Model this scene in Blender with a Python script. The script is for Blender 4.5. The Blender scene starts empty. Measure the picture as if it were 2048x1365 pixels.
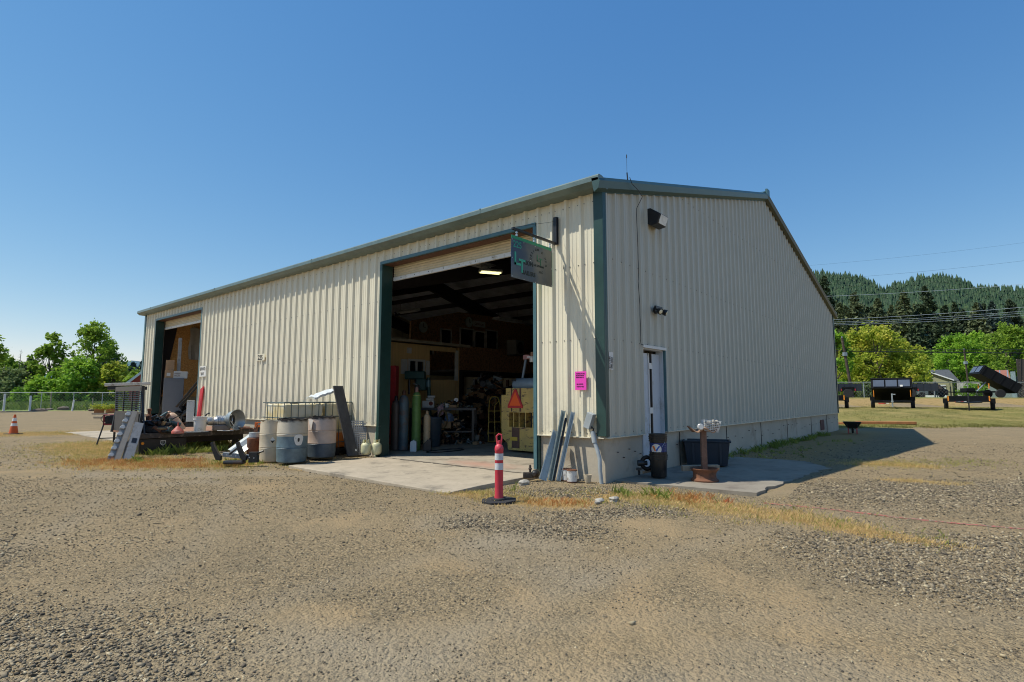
import bpy, math, random
import numpy as np
from mathutils import Vector, Matrix, Euler
random.seed(7); rng = np.random.default_rng(7)
S = bpy.context.scene
COL = S.collection
R = math.radians
PI = math.pi
# ------------------------------------------------------------------ camera
CAMX, CAMY, CAMH = -7.885, -4.674, 1.35
HD = R(40.08)
FW = (math.cos(HD), math.sin(HD)); RT = (math.sin(HD), -math.cos(HD))
RV = HD - PI/2
def FV(q): return RV-math.atan((q-1024)/1116)     # heading that squarely faces the viewpoint
#                      # heading of things that face the yard's viewer
cam = bpy.data.cameras.new('camera'); co = bpy.data.objects.new('camera', cam); COL.objects.link(co)
cam.sensor_width = 36; cam.lens = 1110/2048*36; cam.clip_end = 12000; cam.clip_start = .05
co.location = (CAMX, CAMY, CAMH); co.rotation_euler = (R(90+5.787), 0, RV)
S.camera = co
def at(r, t):                        # yard plan coordinates: r metres right of the axis, t metres ahead
    return (CAMX + FW[0]*t + RT[0]*r, CAMY + FW[1]*t + RT[1]*r)
def sstep(a, b, x):
    u = np.clip((x-a)/(b-a), 0, 1); return u*u*(3-2*u)
def terr(x, y):
    x = np.asarray(x, float); y = np.asarray(y, float)
    t = (x-CAMX)*FW[0]+(y-CAMY)*FW[1]; r = (x-CAMX)*RT[0]+(y-CAMY)*RT[1]
    z = .6*sstep(23, 36, t) + .68*sstep(40, 44.5, t)
    return z*sstep(13, 17.5, r - np.maximum(t-24, 0)*.15)
def tz(x, y): return float(terr(x, y))
# ------------------------------------------------------------------ materials
def nt(name):
    m = bpy.data.materials.new(name); m.use_nodes = True
    n = m.node_tree.nodes; l = m.node_tree.links
    return m, n, l, n['Principled BSDF']
def c4(c): return (c[0], c[1], c[2], 1)
def M(name, col, rough=.6, metal=0., var=.25, scale=6., bump=0., bscale=60., dirt=None, dscale=3., damt=.5, island=0., spec=None, stretch=None, alpha=None):
    m, n, l, b = nt(name)
    tc = n.new('ShaderNodeTexCoord'); vec = tc.outputs['Object']
    if stretch:
        mp = n.new('ShaderNodeMapping'); mp.inputs['Scale'].default_value = stretch; l.new(vec, mp.inputs['Vector']); vec = mp.outputs['Vector']
    no = n.new('ShaderNodeTexNoise'); no.inputs['Scale'].default_value = scale; no.inputs['Detail'].default_value = 6; no.inputs['Roughness'].default_value = .65
    l.new(vec, no.inputs['Vector'])
    mx = n.new('ShaderNodeMix'); mx.data_type = 'RGBA'
    mx.inputs[6].default_value = c4([max(0, v*(1-var)) for v in col]); mx.inputs[7].default_value = c4([min(1, v*(1+var)) for v in col])
    cr = n.new('ShaderNodeMapRange'); cr.inputs[1].default_value = .3; cr.inputs[2].default_value = .7
    l.new(no.outputs['Fac'], cr.inputs[0]); l.new(cr.outputs[0], mx.inputs[0])
    out = mx.outputs[2]
    if dirt:
        n2 = n.new('ShaderNodeTexNoise'); n2.inputs['Scale'].default_value = dscale; n2.inputs['Detail'].default_value = 8; n2.inputs['Roughness'].default_value = .7
        l.new(tc.outputs['Object'], n2.inputs['Vector'])
        r2 = n.new('ShaderNodeMapRange'); r2.inputs[1].default_value = .62-.3*damt; r2.inputs[2].default_value = .72-.2*damt; l.new(n2.outputs['Fac'], r2.inputs[0])
        m2 = n.new('ShaderNodeMix'); m2.data_type = 'RGBA'; m2.inputs[7].default_value = c4(dirt); l.new(r2.outputs[0], m2.inputs[0]); l.new(out, m2.inputs[6]); out = m2.outputs[2]
    if island:
        g = n.new('ShaderNodeNewGeometry'); h = n.new('ShaderNodeHueSaturation')
        mr = n.new('ShaderNodeMapRange'); mr.inputs[3].default_value = 1-island; mr.inputs[4].default_value = 1+island
        l.new(g.outputs['Random Per Island'], mr.inputs[0]); l.new(mr.outputs[0], h.inputs['Value']); l.new(out, h.inputs['Color']); out = h.outputs['Color']
    l.new(out, b.inputs['Base Color'])
    b.inputs['Roughness'].default_value = rough; b.inputs['Metallic'].default_value = metal
    if spec is not None: b.inputs['Specular IOR Level'].default_value = spec
    if alpha is not None: b.inputs['Alpha'].default_value = alpha
    if bump:
        n3 = n.new('ShaderNodeTexNoise'); n3.inputs['Scale'].default_value = bscale; n3.inputs['Detail'].default_value = 4; l.new(vec, n3.inputs['Vector'])
        bp = n.new('ShaderNodeBump'); bp.inputs['Strength'].default_value = bump; bp.inputs['Distance'].default_value = .01
        l.new(n3.outputs['Fac'], bp.inputs['Height']); l.new(bp.outputs[0], b.inputs['Normal'])
    return m
def leafmat(name, c1, c2, trans=.35, c3=None):
    m, n, l, b = nt(name)
    g = n.new('ShaderNodeNewGeometry'); tc = n.new('ShaderNodeTexCoord')
    no = n.new('ShaderNodeTexNoise'); no.inputs['Scale'].default_value = .55; no.inputs['Detail'].default_value = 3; l.new(tc.outputs['Object'], no.inputs['Vector'])
    ad = n.new('ShaderNodeMath'); ad.operation = 'MULTIPLY_ADD'; ad.inputs[1].default_value = .45; l.new(g.outputs['Random Per Island'], ad.inputs[0])
    sc = n.new('ShaderNodeMapRange'); sc.inputs[1].default_value = .35; sc.inputs[2].default_value = .65; sc.inputs[4].default_value = .6; l.new(no.outputs['Fac'], sc.inputs[0]); l.new(sc.outputs[0], ad.inputs[2])
    cr = n.new('ShaderNodeValToRGB'); cr.color_ramp.elements[0].color = c4(c1); cr.color_ramp.elements[1].color = c4(c2)
    if c3: e = cr.color_ramp.elements.new(.5); e.color = c4(c3)
    l.new(ad.outputs[0], cr.inputs[0]); l.new(cr.outputs[0], b.inputs['Base Color'])
    b.inputs['Roughness'].default_value = .6; b.inputs['Specular IOR Level'].default_value = .25
    t = n.new('ShaderNodeBsdfTranslucent'); l.new(cr.outputs[0], t.inputs[0]); mxs = n.new('ShaderNodeMixShader'); mxs.inputs[0].default_value = trans
    l.new(b.outputs[0], mxs.inputs[1]); l.new(t.outputs[0], mxs.inputs[2]); l.new(mxs.outputs[0], n['Material Output'].inputs['Surface'])
    return m
# ------------------------------------------------------------------ mesh building
class MB:
    def __init__(s): s.v = []; s.f = []
    def add(s, vs, fs):
        o = len(s.v); s.v += [tuple(v) for v in vs]; s.f += [tuple(i+o for i in f) for f in fs]; return s
    def box(s, c, d, rot=None, taper=1.):
        x, y, z = d[0]/2, d[1]/2, d[2]/2; t = taper
        vs = [Vector(p) for p in ((-x,-y,-z),(x,-y,-z),(x,y,-z),(-x,y,-z),(-x*t,-y*t,z),(x*t,-y*t,z),(x*t,y*t,z),(-x*t,y*t,z))]
        if rot is not None:
            m = Euler(rot).to_matrix() if not isinstance(rot, Matrix) else rot
            vs = [m @ v for v in vs]
        return s.add([v+Vector(c) for v in vs], [(0,3,2,1),(4,5,6,7),(0,1,5,4),(1,2,6,5),(2,3,7,6),(3,0,4,7)])
    def b2(s, a, b): return s.box([(a[i]+b[i])/2 for i in range(3)], [abs(b[i]-a[i]) for i in range(3)])
    def cyl(s, p0, p1, r0, r1=None, n=16, cap=True):
        if r1 is None: r1 = r0
        p0 = Vector(p0); p1 = Vector(p1); q = (p1-p0).to_track_quat('Z', 'Y')
        vs = [p0+q@Vector((r0*math.cos(2*PI*i/n), r0*math.sin(2*PI*i/n), 0)) for i in range(n)]+[p1+q@Vector((r1*math.cos(2*PI*i/n), r1*math.sin(2*PI*i/n), 0)) for i in range(n)]
        fs = [(i, (i+1)%n, (i+1)%n+n, i+n) for i in range(n)]
        if cap: fs += [tuple(range(n-1, -1, -1)), tuple(range(n, 2*n))]
        return s.add(vs, fs)
    def tube(s, pts, r, n=8, closed=False):
        pts = [Vector(p) for p in pts]; k = len(pts); vs = []; up = None
        for i, p in enumerate(pts):
            a = pts[(i-1)%k] if (i or closed) else p; b = pts[(i+1)%k] if (i < k-1 or closed) else p
            d = (b-a).normalized()
            if up is None: up = d.orthogonal().normalized()
            up = (up-d*up.dot(d)); up = up.normalized() if up.length > 1e-6 else d.orthogonal().normalized()
            sd = d.cross(up); rr = r[i] if isinstance(r, (list, tuple)) else r
            vs += [p+up*rr*math.cos(2*PI*j/n)+sd*rr*math.sin(2*PI*j/n) for j in range(n)]
        fs = []
        for i in range(k if closed else k-1):
            for j in range(n):
                a = i*n; b = ((i+1)%k)*n; fs.append((a+j, a+(j+1)%n, b+(j+1)%n, b+j))
        if not closed: fs += [tuple(range(n-1, -1, -1)), tuple((k-1)*n+j for j in range(n))]
        return s.add(vs, fs)
    def lathe(s, prof, c=(0,0,0), n=24, rot=None, cap=True):
        vs = []; m = Euler(rot).to_matrix() if rot else Matrix.Identity(3)
        for r, z in prof: vs += [m@Vector((r*math.cos(2*PI*i/n), r*math.sin(2*PI*i/n), z))+Vector(c) for i in range(n)]
        fs = []
        for k in range(len(prof)-1):
            for i in range(n): fs.append((k*n+i, k*n+(i+1)%n, (k+1)*n+(i+1)%n, (k+1)*n+i))
        if cap: fs += [tuple(range(n-1, -1, -1)), tuple((len(prof)-1)*n+i for i in range(n))]
        return s.add(vs, fs)
    def prism(s, poly, h0, h1, axis='z'):
        n = len(poly)
        def P(p, h): return {'z': (p[0], p[1], h), 'y': (p[0], h, p[1]), 'x': (h, p[0], p[1])}[axis]
        return s.add([P(p, h0) for p in poly]+[P(p, h1) for p in poly], [tuple(range(n-1, -1, -1)), tuple(range(n, 2*n))]+[(i, (i+1)%n, (i+1)%n+n, i+n) for i in range(n)])
    def xf(s, m):
        s.v = [tuple(m@Vector(v)) for v in s.v]; return s
    def build(s, name, mat, parent=None, loc=None, rot=None, bevel=0, smooth=False, fix=True):
        me = bpy.data.meshes.new(name); me.from_pydata([tuple(v) for v in s.v], [], s.f)
        if fix:
            import bmesh
            bm = bmesh.new(); bm.from_mesh(me); bmesh.ops.recalc_face_normals(bm, faces=bm.faces); bm.to_mesh(me); bm.free()
        me.materials.append(mat); o = bpy.data.objects.new(name, me); COL.objects.link(o)
        if parent: o.parent = parent
        if loc: o.location = loc
        if rot: o.rotation_euler = rot
        if smooth:
            me.shade_auto_smooth(angle=R(38)) if hasattr(me, 'shade_auto_smooth') else None
            for p in me.polygons: p.use_smooth = True
            try:
                me.set_sharp_from_angle(angle=R(38))
            except Exception: pass
        if bevel:
            bv = o.modifiers.new('bevel', 'BEVEL'); bv.width = bevel; bv.segments = 2; bv.limit_method = 'ANGLE'; bv.angle_limit = R(40)
        return o
def npmesh(name, V, F, mat, parent=None, smooth=False):
    V = np.ascontiguousarray(V, np.float32).reshape(-1, 3); F = np.ascontiguousarray(F, np.int32)
    k = F.shape[1]; me = bpy.data.meshes.new(name)
    me.vertices.add(len(V)); me.vertices.foreach_set('co', V.ravel()); me.loops.add(F.size); me.loops.foreach_set('vertex_index', F.ravel())
    me.polygons.add(len(F)); me.polygons.foreach_set('loop_start', np.arange(0, F.size, k, dtype=np.int32))
    try: me.polygons.foreach_set('loop_total', np.full(len(F), k, np.int32))
    except Exception: pass
    me.update(); me.validate(); me.materials.append(mat)
    if smooth: me.polygons.foreach_set('use_smooth', np.ones(len(F), bool))
    o = bpy.data.objects.new(name, me); COL.objects.link(o)
    if parent: o.parent = parent
    return o
def tag(o, label=None, cat=None, group=None, kind=None):
    if label: o['label'] = label
    if cat: o['category'] = cat
    if group: o['group'] = group
    if kind: o['kind'] = kind
    return o
def thing(name, label, cat, loc=(0,0,0), rz=0, group=None, rot=None):
    o = bpy.data.objects.new(name, None); COL.objects.link(o); o.location = loc; o.rotation_euler = rot or (0, 0, rz)
    o.empty_display_size = .1
    return tag(o, label, cat, group)
def dup(root, loc, rz=None, label=None, group=None, scale=None, rot=None):
    r = root.copy(); COL.objects.link(r); r.location = loc
    if rz is not None: r.rotation_euler = (0, 0, rz)
    if rot: r.rotation_euler = rot
    if scale: r.scale = scale if isinstance(scale, tuple) else (scale,)*3
    if label: r['label'] = label
    if group: r['group'] = group
    def rec(src, dst):
        for ch in [c for c in bpy.data.objects if c.parent == src]:
            c = ch.copy(); COL.objects.link(c); c.parent = dst; rec(ch, c)
    rec(root, r); return r
def txt(s, size, mat, parent, loc, rot, name='lettering', ext=.0015, align='LEFT', sx=1., bold=0):
    cu = bpy.data.curves.new('t', 'FONT'); cu.body = s; cu.size = size; cu.extrude = ext; cu.align_x = align; cu.resolution_u = 3; cu.offset = bold
    o = bpy.data.objects.new('t', cu); COL.objects.link(o); bpy.context.view_layer.update()
    me = bpy.data.meshes.new_from_object(o.evaluated_get(bpy.context.evaluated_depsgraph_get())); bpy.data.objects.remove(o)
    me.name = name; me.materials.clear(); me.materials.append(mat)
    o = bpy.data.objects.new(name, me); COL.objects.link(o); o.parent = parent; o.location = loc; o.rotation_euler = rot; o.scale = (sx, 1, 1)
    return o
# ------------------------------------------------------------------ sky + sun
SUN = Vector((-.45, .455, 1)).normalized()
el = math.asin(SUN.z); az = math.atan2(SUN.x, SUN.y)
w = bpy.data.worlds.new('World'); S.world = w; w.use_nodes = True
wn = w.node_tree.nodes; wl = w.node_tree.links; bg = wn['Background']
sky = wn.new('ShaderNodeTexSky'); sky.sky_type = 'NISHITA'; sky.sun_disc = False; sky.sun_elevation = el; sky.sun_rotation = az
sky.altitude = 300; sky.air_density = 1.0; sky.dust_density = .0; sky.ozone_density = 1.6
hs = wn.new('ShaderNodeHueSaturation'); hs.inputs['Saturation'].default_value = 1.12; hs.inputs['Value'].default_value = 1.0
wl.new(sky.outputs[0], hs.inputs['Color']); sp0 = wn.new('ShaderNodeSeparateColor'); cb0 = wn.new('ShaderNodeCombineColor'); wl.new(hs.outputs[0], sp0.inputs[0])
def wmath(op, a_, b_):
    x_ = wn.new('ShaderNodeMath'); x_.operation = op; wl.new(a_, x_.inputs[0]); x_.inputs[1].default_value = b_; return x_.outputs[0]
for ch_, pre_, gam_, gain_ in ((0, .118*.62, 1.08, 1.84), (1, .118, .78, .90), (2, .118*1.22, .5, .80)):
    wl.new(wmath('MULTIPLY', wmath('POWER', wmath('MULTIPLY', sp0.outputs[ch_], pre_), gam_), gain_/.1), cb0.inputs[ch_])
wl.new(cb0.outputs[0], bg.inputs['Color']); bg.inputs['Strength'].default_value = .1
sl = bpy.data.lights.new('sun', 'SUN'); sl.energy = 5.0; sl.angle = R(.5); sl.color = (1, .95, .82)
so = bpy.data.objects.new('sun', sl); COL.objects.link(so); so.rotation_euler = SUN.to_track_quat('Z', 'Y').to_euler(); so.location = (-20, 20, 40)
S.view_settings.view_transform = 'Standard'; S.view_settings.look = 'None'; S.view_settings.exposure = 0
S.cycles.max_bounces = 8; S.cycles.filter_width = 1.05; S.cycles.transparent_max_bounces = 24
# ------------------------------------------------------------------ shared materials
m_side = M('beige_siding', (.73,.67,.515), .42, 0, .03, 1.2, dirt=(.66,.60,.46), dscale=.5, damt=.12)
m_gable = M('shaded_siding', (.47,.45,.37), .42, 0, .03, 1.2, dirt=(.44,.42,.34), dscale=.5, damt=.12)  # darker copy of the beige siding, gable shade mixed into its colour
m_green = M('dark_green_trim', (.018,.052,.045), .38, 0, .15, 5)
m_gutter = M('gutter_metal', (.15,.20,.185), .35, .3, .15, 4)
m_trimblue = M('steel_blue_trim', (.06,.14,.16), .4, 0, .15, 5)
m_roof = M('roof_metal', (.04,.085,.08), .4, .2, .1, 3)
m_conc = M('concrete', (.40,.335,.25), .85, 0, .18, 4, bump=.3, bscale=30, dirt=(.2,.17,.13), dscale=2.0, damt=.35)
m_concd = M('dirty_concrete', (.27,.235,.185), .85, 0, .2, 3, bump=.3, bscale=30, dirt=(.17,.14,.11), dscale=1.5, damt=.4)  # darker, dirtier concrete of the pad, close to the gravel in tone
m_slab = M('concrete_slab', (.36,.31,.24), .75, 0, .2, 2, bump=.25, bscale=80, dirt=(.2,.17,.13), dscale=1.3, damt=.4)
m_black = M('black_paint', (.012,.013,.016), .4, .0, .4, 8)
m_blackr = M('black_rubber', (.02,.02,.022), .8, 0, .3, 12)
m_dsteel = M('dark_steel', (.05,.052,.056), .45, .7, .35, 6, dirt=(.09,.05,.03), dscale=5, damt=.3)
m_galv = M('galvanised_steel', (.48,.52,.55), .38, .75, .15, 9)
m_wht = M('white_paint', (.72,.72,.7), .5, 0, .08, 5, dirt=(.45,.42,.36), dscale=4, damt=.2)
m_rust = M('rust', (.2,.085,.045), .85, .1, .35, 14, bump=.4, bscale=80, dirt=(.09,.045,.03), dscale=7, damt=.5)
m_rustp = M('rusty_plate', (.3,.15,.09), .7, .1, .2, 5, dirt=(.17,.09,.06), dscale=4, damt=.5)
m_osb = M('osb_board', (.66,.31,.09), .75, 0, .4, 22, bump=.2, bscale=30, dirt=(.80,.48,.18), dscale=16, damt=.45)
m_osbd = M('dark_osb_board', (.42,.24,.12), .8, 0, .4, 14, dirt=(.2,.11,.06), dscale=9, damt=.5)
m_wood = M('weathered_wood', (.34,.27,.19), .85, 0, .3, 5, stretch=(1,1,.1), bump=.3, bscale=60)
m_woodd = M('dark_wood', (.055,.05,.047), .8, 0, .35, 8, stretch=(1,1,.08), bump=.3, bscale=60)
m_brownst = M('brown_primer_steel', (.13,.055,.03), .6, .2, .2, 5)
m_card = M('cardboard', (.42,.26,.14), .85, 0, .15, 6)
m_whplas = M('white_plastic', (.68,.66,.62), .45, 0, .06, 5, dirt=(.42,.38,.3), dscale=5, damt=.25)
m_red = M('red_paint', (.55,.03,.035), .45, 0, .15, 6)
m_ltext = M('black_print', (.02,.02,.02), .6, 0, 0)
m_yel = M('yellow_paint', (.62,.42,.06), .45, 0, .1, 6)
m_orange = M('orange_plastic', (.75,.16,.02), .45, 0, .1, 6)
m_chrome = M('cast_aluminium', (.5,.5,.5), .4, .8, .35, 18, bump=.5, bscale=60)
m_tyre = M('tyre_rubber', (.018,.018,.02), .85, 0, .3, 10)
m_glass = M('dark_window_glass', (.01,.012,.015), .08, 0, 0, spec=.8)
def bag(*a): return a
# ------------------------------------------------------------------ ground
def vnoise(x, y, s, seed=0):
    x = np.asarray(x)/s; y = np.asarray(y)/s; xi = np.floor(x).astype(np.int64); yi = np.floor(y).astype(np.int64); fx = x-xi; fy = y-yi
    fx = fx*fx*(3-2*fx); fy = fy*fy*(3-2*fy)
    def h(a, b):
        n = (a*374761393 + b*668265263 + seed*974711) & 0x7fffffff; n = ((n ^ (n >> 13))*1274126177) & 0x7fffffff
        return ((n ^ (n >> 16)) & 0xffff)/65535.
    return (h(xi, yi)*(1-fx)+h(xi+1, yi)*fx)*(1-fy)+(h(xi, yi+1)*(1-fx)+h(xi+1, yi+1)*fx)*fy
def fbm(x, y, s, seed=0, o=4):
    r = 0; a = .5
    for k in range(o): r = r+a*vnoise(x, y, s/2**k, seed+k); a *= .5
    return r/(1-.5**o)
def plan(x, y): return (x-CAMX)*RT[0]+(y-CAMY)*RT[1], (x-CAMX)*FW[0]+(y-CAMY)*FW[1]
def box_(x, y, x0, x1, y0, y1, e): return sstep(x0-e, x0+e, x)*(1-sstep(x1-e, x1+e, x))*sstep(y0-e, y0+e, y)*(1-sstep(y1-e, y1+e, y))
def gh(x, y):
    near = 1-sstep(20, 30, np.hypot(np.asarray(x)-CAMX, np.asarray(y)-CAMY))
    flat = sstep(.0, .6, np.maximum(-np.asarray(x)-.0, -np.asarray(y)))     # level at the walls
    return terr(x, y)+near*flat*(.05*(fbm(x, y, 2.6, 5)-.5)+.012*(fbm(x, y, .3, 9, 2)-.5))-.012-.05*box_(x,y,-2.3,.1,1.25,6.0,.12)-.06*box_(x,y,-2.0,-.2,1.0,1.25,.25)-.05*box_(x,y,.3,5.2,-2.2,.2,.1)-.08*box_(x,y,.05,18.9,.05,22.2,.1)-.05*box_(x,y,-2.4,.1,15.9,22.6,.1)
def blob(r, t, L):                   # soft union of capsules (r0,t0,r1,t1,radius)
    m = np.zeros_like(r)
    for r0, t0, r1, t1, rad in L:
        dr = r1-r0; dt = t1-t0; q = np.clip(((r-r0)*dr+(t-t0)*dt)/max(dr*dr+dt*dt, 1e-6), 0, 1)
        d = np.hypot(r-r0-q*dr, t-t0-q*dt)/rad; m = np.maximum(m, np.clip(1.35-d, 0, 1))
    return np.clip(m, 0, 1)
GRASSZ = [(-.9,8.3,-.2,7.8,.28),(-.1,7.6,.7,7.4,.35),(1.4,7.95,2.1,7.6,.4),(2.1,7.5,3.2,6.5,.42),(3.2,6.5,3.75,5.75,.26),(3.75,5.7,4.05,5.3,.16),
          (-8.9,12.3,-7.4,11.5,.8),(-7.8,11.3,-5.6,11.5,.5),(-12.4,16.5,-9.5,13.5,.9),(-6.2,12.2,-5.0,12.9,.45),(-20,20.3,-14,22,1.0),(-15,22.5,-13,22,.7),
          (7.0,11.6,8.2,11.2,.35),(3.0,8.9,3.9,9.6,.25),(-3.95,11.0,-4.25,11.15,.2),(6.2,9.3,7,8.9,.2)]
COARSE = [(2.9,5.2,5.6,5.2,.55),(3.0,4.4,6,4.2,.65),(-4.2,3.2,-2.2,2.8,.8),(-3.5,2.4,-1.6,2.3,.5),(-9,7,-5,4.5,.8),(.6,6.6,1.8,6.9,.35),(-.1,7.9,1.3,8.2,.4),(5,8,9,8.5,1.2),(-.4,6.3,.6,5.9,.4)]
DIRT = [(.4,3.3,3.0,3.4,.45),(.8,2.75,3,2.8,.35),(-.6,3.4,-.2,3.35,.22),(.15,3.9,.5,3.8,.25),(1.2,4.4,2.6,3.9,.4),(-1.4,3.7,-1.1,3.6,.15),(.2,2.7,.5,2.9,.3),(-.8,4.8,-.5,4.7,.2),(-2.8,5.8,-1.6,6.2,.35),(-4,8.6,-3.2,8.8,.3),(-12,11,-8,10,.5),(.8,6.9,1.8,6.0,.3)]
PALE = [(-7.3,9.8,-3.6,10.1,.35),(-.5,6.3,.5,4.5,.5),(-6,8.8,-5,9,.3),(-1.2,3.0,2.5,2.4,.5)]
def grid(xs, ys, zf, keep=None):
    X, Y = np.meshgrid(xs, ys); Z = zf(X, Y); V = np.stack([X, Y, Z], -1).reshape(-1, 3); nx = len(xs); ny = len(ys)
    i = np.arange((ny-1)*(nx-1)); a = (i//(nx-1))*nx+i % (nx-1); F = np.stack([a, a+1, a+nx+1, a+nx], 1)
    return V, F
def axis_pts(lo, hi, fine):
    a = list(np.arange(lo, hi, fine)); st = fine; v = hi
    while v < 5000: a.append(v); st *= 1.13; v += st
    st = fine; v = lo-fine; b = []
    while v > -5000: b.append(v); st *= 1.13; v -= st
    return np.array(b[::-1]+a)
V, F = grid(axis_pts(-13, 12, .11), axis_pts(-9, 15, .11), gh)
gm, n, l, b = nt('gravel_ground')
tc = n.new('ShaderNodeTexCoord'); at1 = n.new('ShaderNodeAttribute'); at1.attribute_name = 'zone'; sp = n.new('ShaderNodeSeparateColor'); l.new(at1.outputs['Color'], sp.inputs[0])
def N(ty, **k):
    x = n.new(ty)
    for a_, v_ in k.items(): setattr(x, a_, v_)
    return x
def mix(a_, b_, f_):
    x = n.new('ShaderNodeMix'); x.data_type = 'RGBA'
    for i_, v_ in ((6, a_), (7, b_), (0, f_)):
        if isinstance(v_, tuple): x.inputs[i_].default_value = c4(v_)
        elif isinstance(v_, (int, float)): x.inputs[i_].default_value = v_
        else: l.new(v_, x.inputs[i_])
    return x.outputs[2]
def noise(s_, d_=6, r_=.6):
    x = n.new('ShaderNodeTexNoise'); x.inputs['Scale'].default_value = s_; x.inputs['Detail'].default_value = d_; x.inputs['Roughness'].default_value = r_; l.new(tc.outputs['Object'], x.inputs['Vector']); return x.outputs['Fac']
def ramp(f_, a_, b_):
    x = n.new('ShaderNodeMapRange'); x.inputs[1].default_value = a_; x.inputs[2].default_value = b_; l.new(f_, x.inputs[0]); return x.outputs[0]
v1 = N('ShaderNodeTexVoronoi'); v1.inputs['Scale'].default_value = 75; l.new(tc.outputs['Object'], v1.inputs['Vector'])
v2 = N('ShaderNodeTexVoronoi'); v2.inputs['Scale'].default_value = 30; l.new(tc.outputs['Object'], v2.inputs['Vector'])
sc1 = N('ShaderNodeSeparateColor'); l.new(v1.outputs['Color'], sc1.inputs[0]); sc2 = N('ShaderNodeSeparateColor'); l.new(v2.outputs['Color'], sc2.inputs[0])
base = mix((.15,.125,.09), (.40,.325,.22), sc1.outputs[0])
base = mix(base, mix((.10,.085,.065), (.36,.295,.205), sc2.outputs[1]), ramp(noise(18, 3), .50, .6))
base = mix(base, (.31,.25,.17), ramp(noise(1.1, 8, .7), .42, .72)); dk_ = N('ShaderNodeMath', operation='MULTIPLY'); l.new(ramp(noise(.42, 7, .7), .48, .66), dk_.inputs[0]); dk_.inputs[1].default_value = .3; base = mix(base, (.15,.135,.105), dk_.outputs[0])
tan = mix((.42,.325,.21), (.30,.235,.155), noise(9))
dm = N('ShaderNodeMath', operation='MULTIPLY_ADD'); l.new(noise(22, 6, .75), dm.inputs[0]); dm.inputs[1].default_value = 1.1; l.new(sp.outputs[0], dm.inputs[2]); base = mix(base, tan, ramp(dm.outputs[0], .70, 1.35))
dm2 = N('ShaderNodeMath', operation='MULTIPLY_ADD'); l.new(noise(16, 6, .75), dm2.inputs[0]); dm2.inputs[1].default_value = 1.1; l.new(sp.outputs[1], dm2.inputs[2]); base = mix(base, mix((.48,.34,.16), (.28,.20,.11), noise(30)), ramp(dm2.outputs[0], .7, 1.3))
base = mix(base, mix((.38,.34,.28), (.24,.21,.17), noise(25)), sp.outputs[2])
hv = N('ShaderNodeMix'); hv.data_type = 'RGBA'; hv.blend_type = 'MULTIPLY'; hv.inputs[0].default_value = 1; hv.inputs[7].default_value = (1.0,.93,.79,1); l.new(base, hv.inputs[6]); l.new(hv.outputs[2], b.inputs['Base Color']); b.inputs['Roughness'].default_value = .95; b.inputs['Specular IOR Level'].default_value = .15
ma = N('ShaderNodeMath', operation='MULTIPLY_ADD'); l.new(v1.outputs['Distance'], ma.inputs[0]); ma.inputs[1].default_value = -.5
ma2 = N('ShaderNodeMath', operation='MULTIPLY_ADD'); l.new(v2.outputs['Distance'], ma2.inputs[0]); ma2.inputs[1].default_value = -1.; l.new(noise(60, 4), ma2.inputs[2]); l.new(ma2.outputs[0], ma.inputs[2])
bp = N('ShaderNodeBump'); bp.inputs['Strength'].default_value = .9; bp.inputs['Distance'].default_value = .018; l.new(ma.outputs[0], bp.inputs['Height']); l.new(bp.outputs[0], b.inputs['Normal'])
go = npmesh('gravel_ground', V, F, gm, smooth=True); tag(go, kind='structure')
r_, t_ = plan(V[:, 0], V[:, 1]); nz = fbm(V[:, 0], V[:, 1], .5, 3)-.5
col = np.zeros((len(V), 4), np.float32); col[:, 3] = 1
db = blob(r_, t_, [(a,b,c,d,e*1.7) for a,b,c,d,e in DIRT]); str_ = fbm(V[:,0]*1.0+V[:,1]*.4, V[:,1]*2.2-V[:,0]*1.2, .9, 17, 5)
col[:, 0] = np.clip((str_-.60+.24*db)*2.4, 0, .62)*(1-.85*blob(r_, t_, COARSE))*(t_ < 25)
sh = sstep(2.5, 4, V[:, 0])*(1-sstep(18, 20, V[:, 0]))*sstep(-2.6, -1.2, V[:, 1])*(1-sstep(1, 3, V[:, 1]))
col[:, 1] = np.clip(np.maximum(blob(r_, t_, GRASSZ)*.8, sh*.6)+nz*1.2*(blob(r_, t_, GRASSZ) > .02), 0, .9)
col[:, 2] = np.clip(blob(r_, t_, PALE)*.5+nz*1.*(blob(r_, t_, PALE) > .02), 0, .7)
rut = 0
for k_ in range(5):
    c_r = [(-14,2.5,11.4),(-14,2.5,9.9),(9,-4,13.2),(9,-4,11.8),(2,-9,12.6)][k_]; rut = np.maximum(rut, np.exp(-((np.hypot(r_-c_r[0], t_-c_r[1])-c_r[2])/.16)**2)*fbm(V[:,0], V[:,1], 1.5, 40+k_))
col[:, 2] = np.clip(col[:, 2]+rut*.55*(t_ < 16), 0, .8)
ca = go.data.color_attributes.new('zone', 'FLOAT_COLOR', 'POINT'); ca.data.foreach_set('color', col.ravel())
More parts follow.
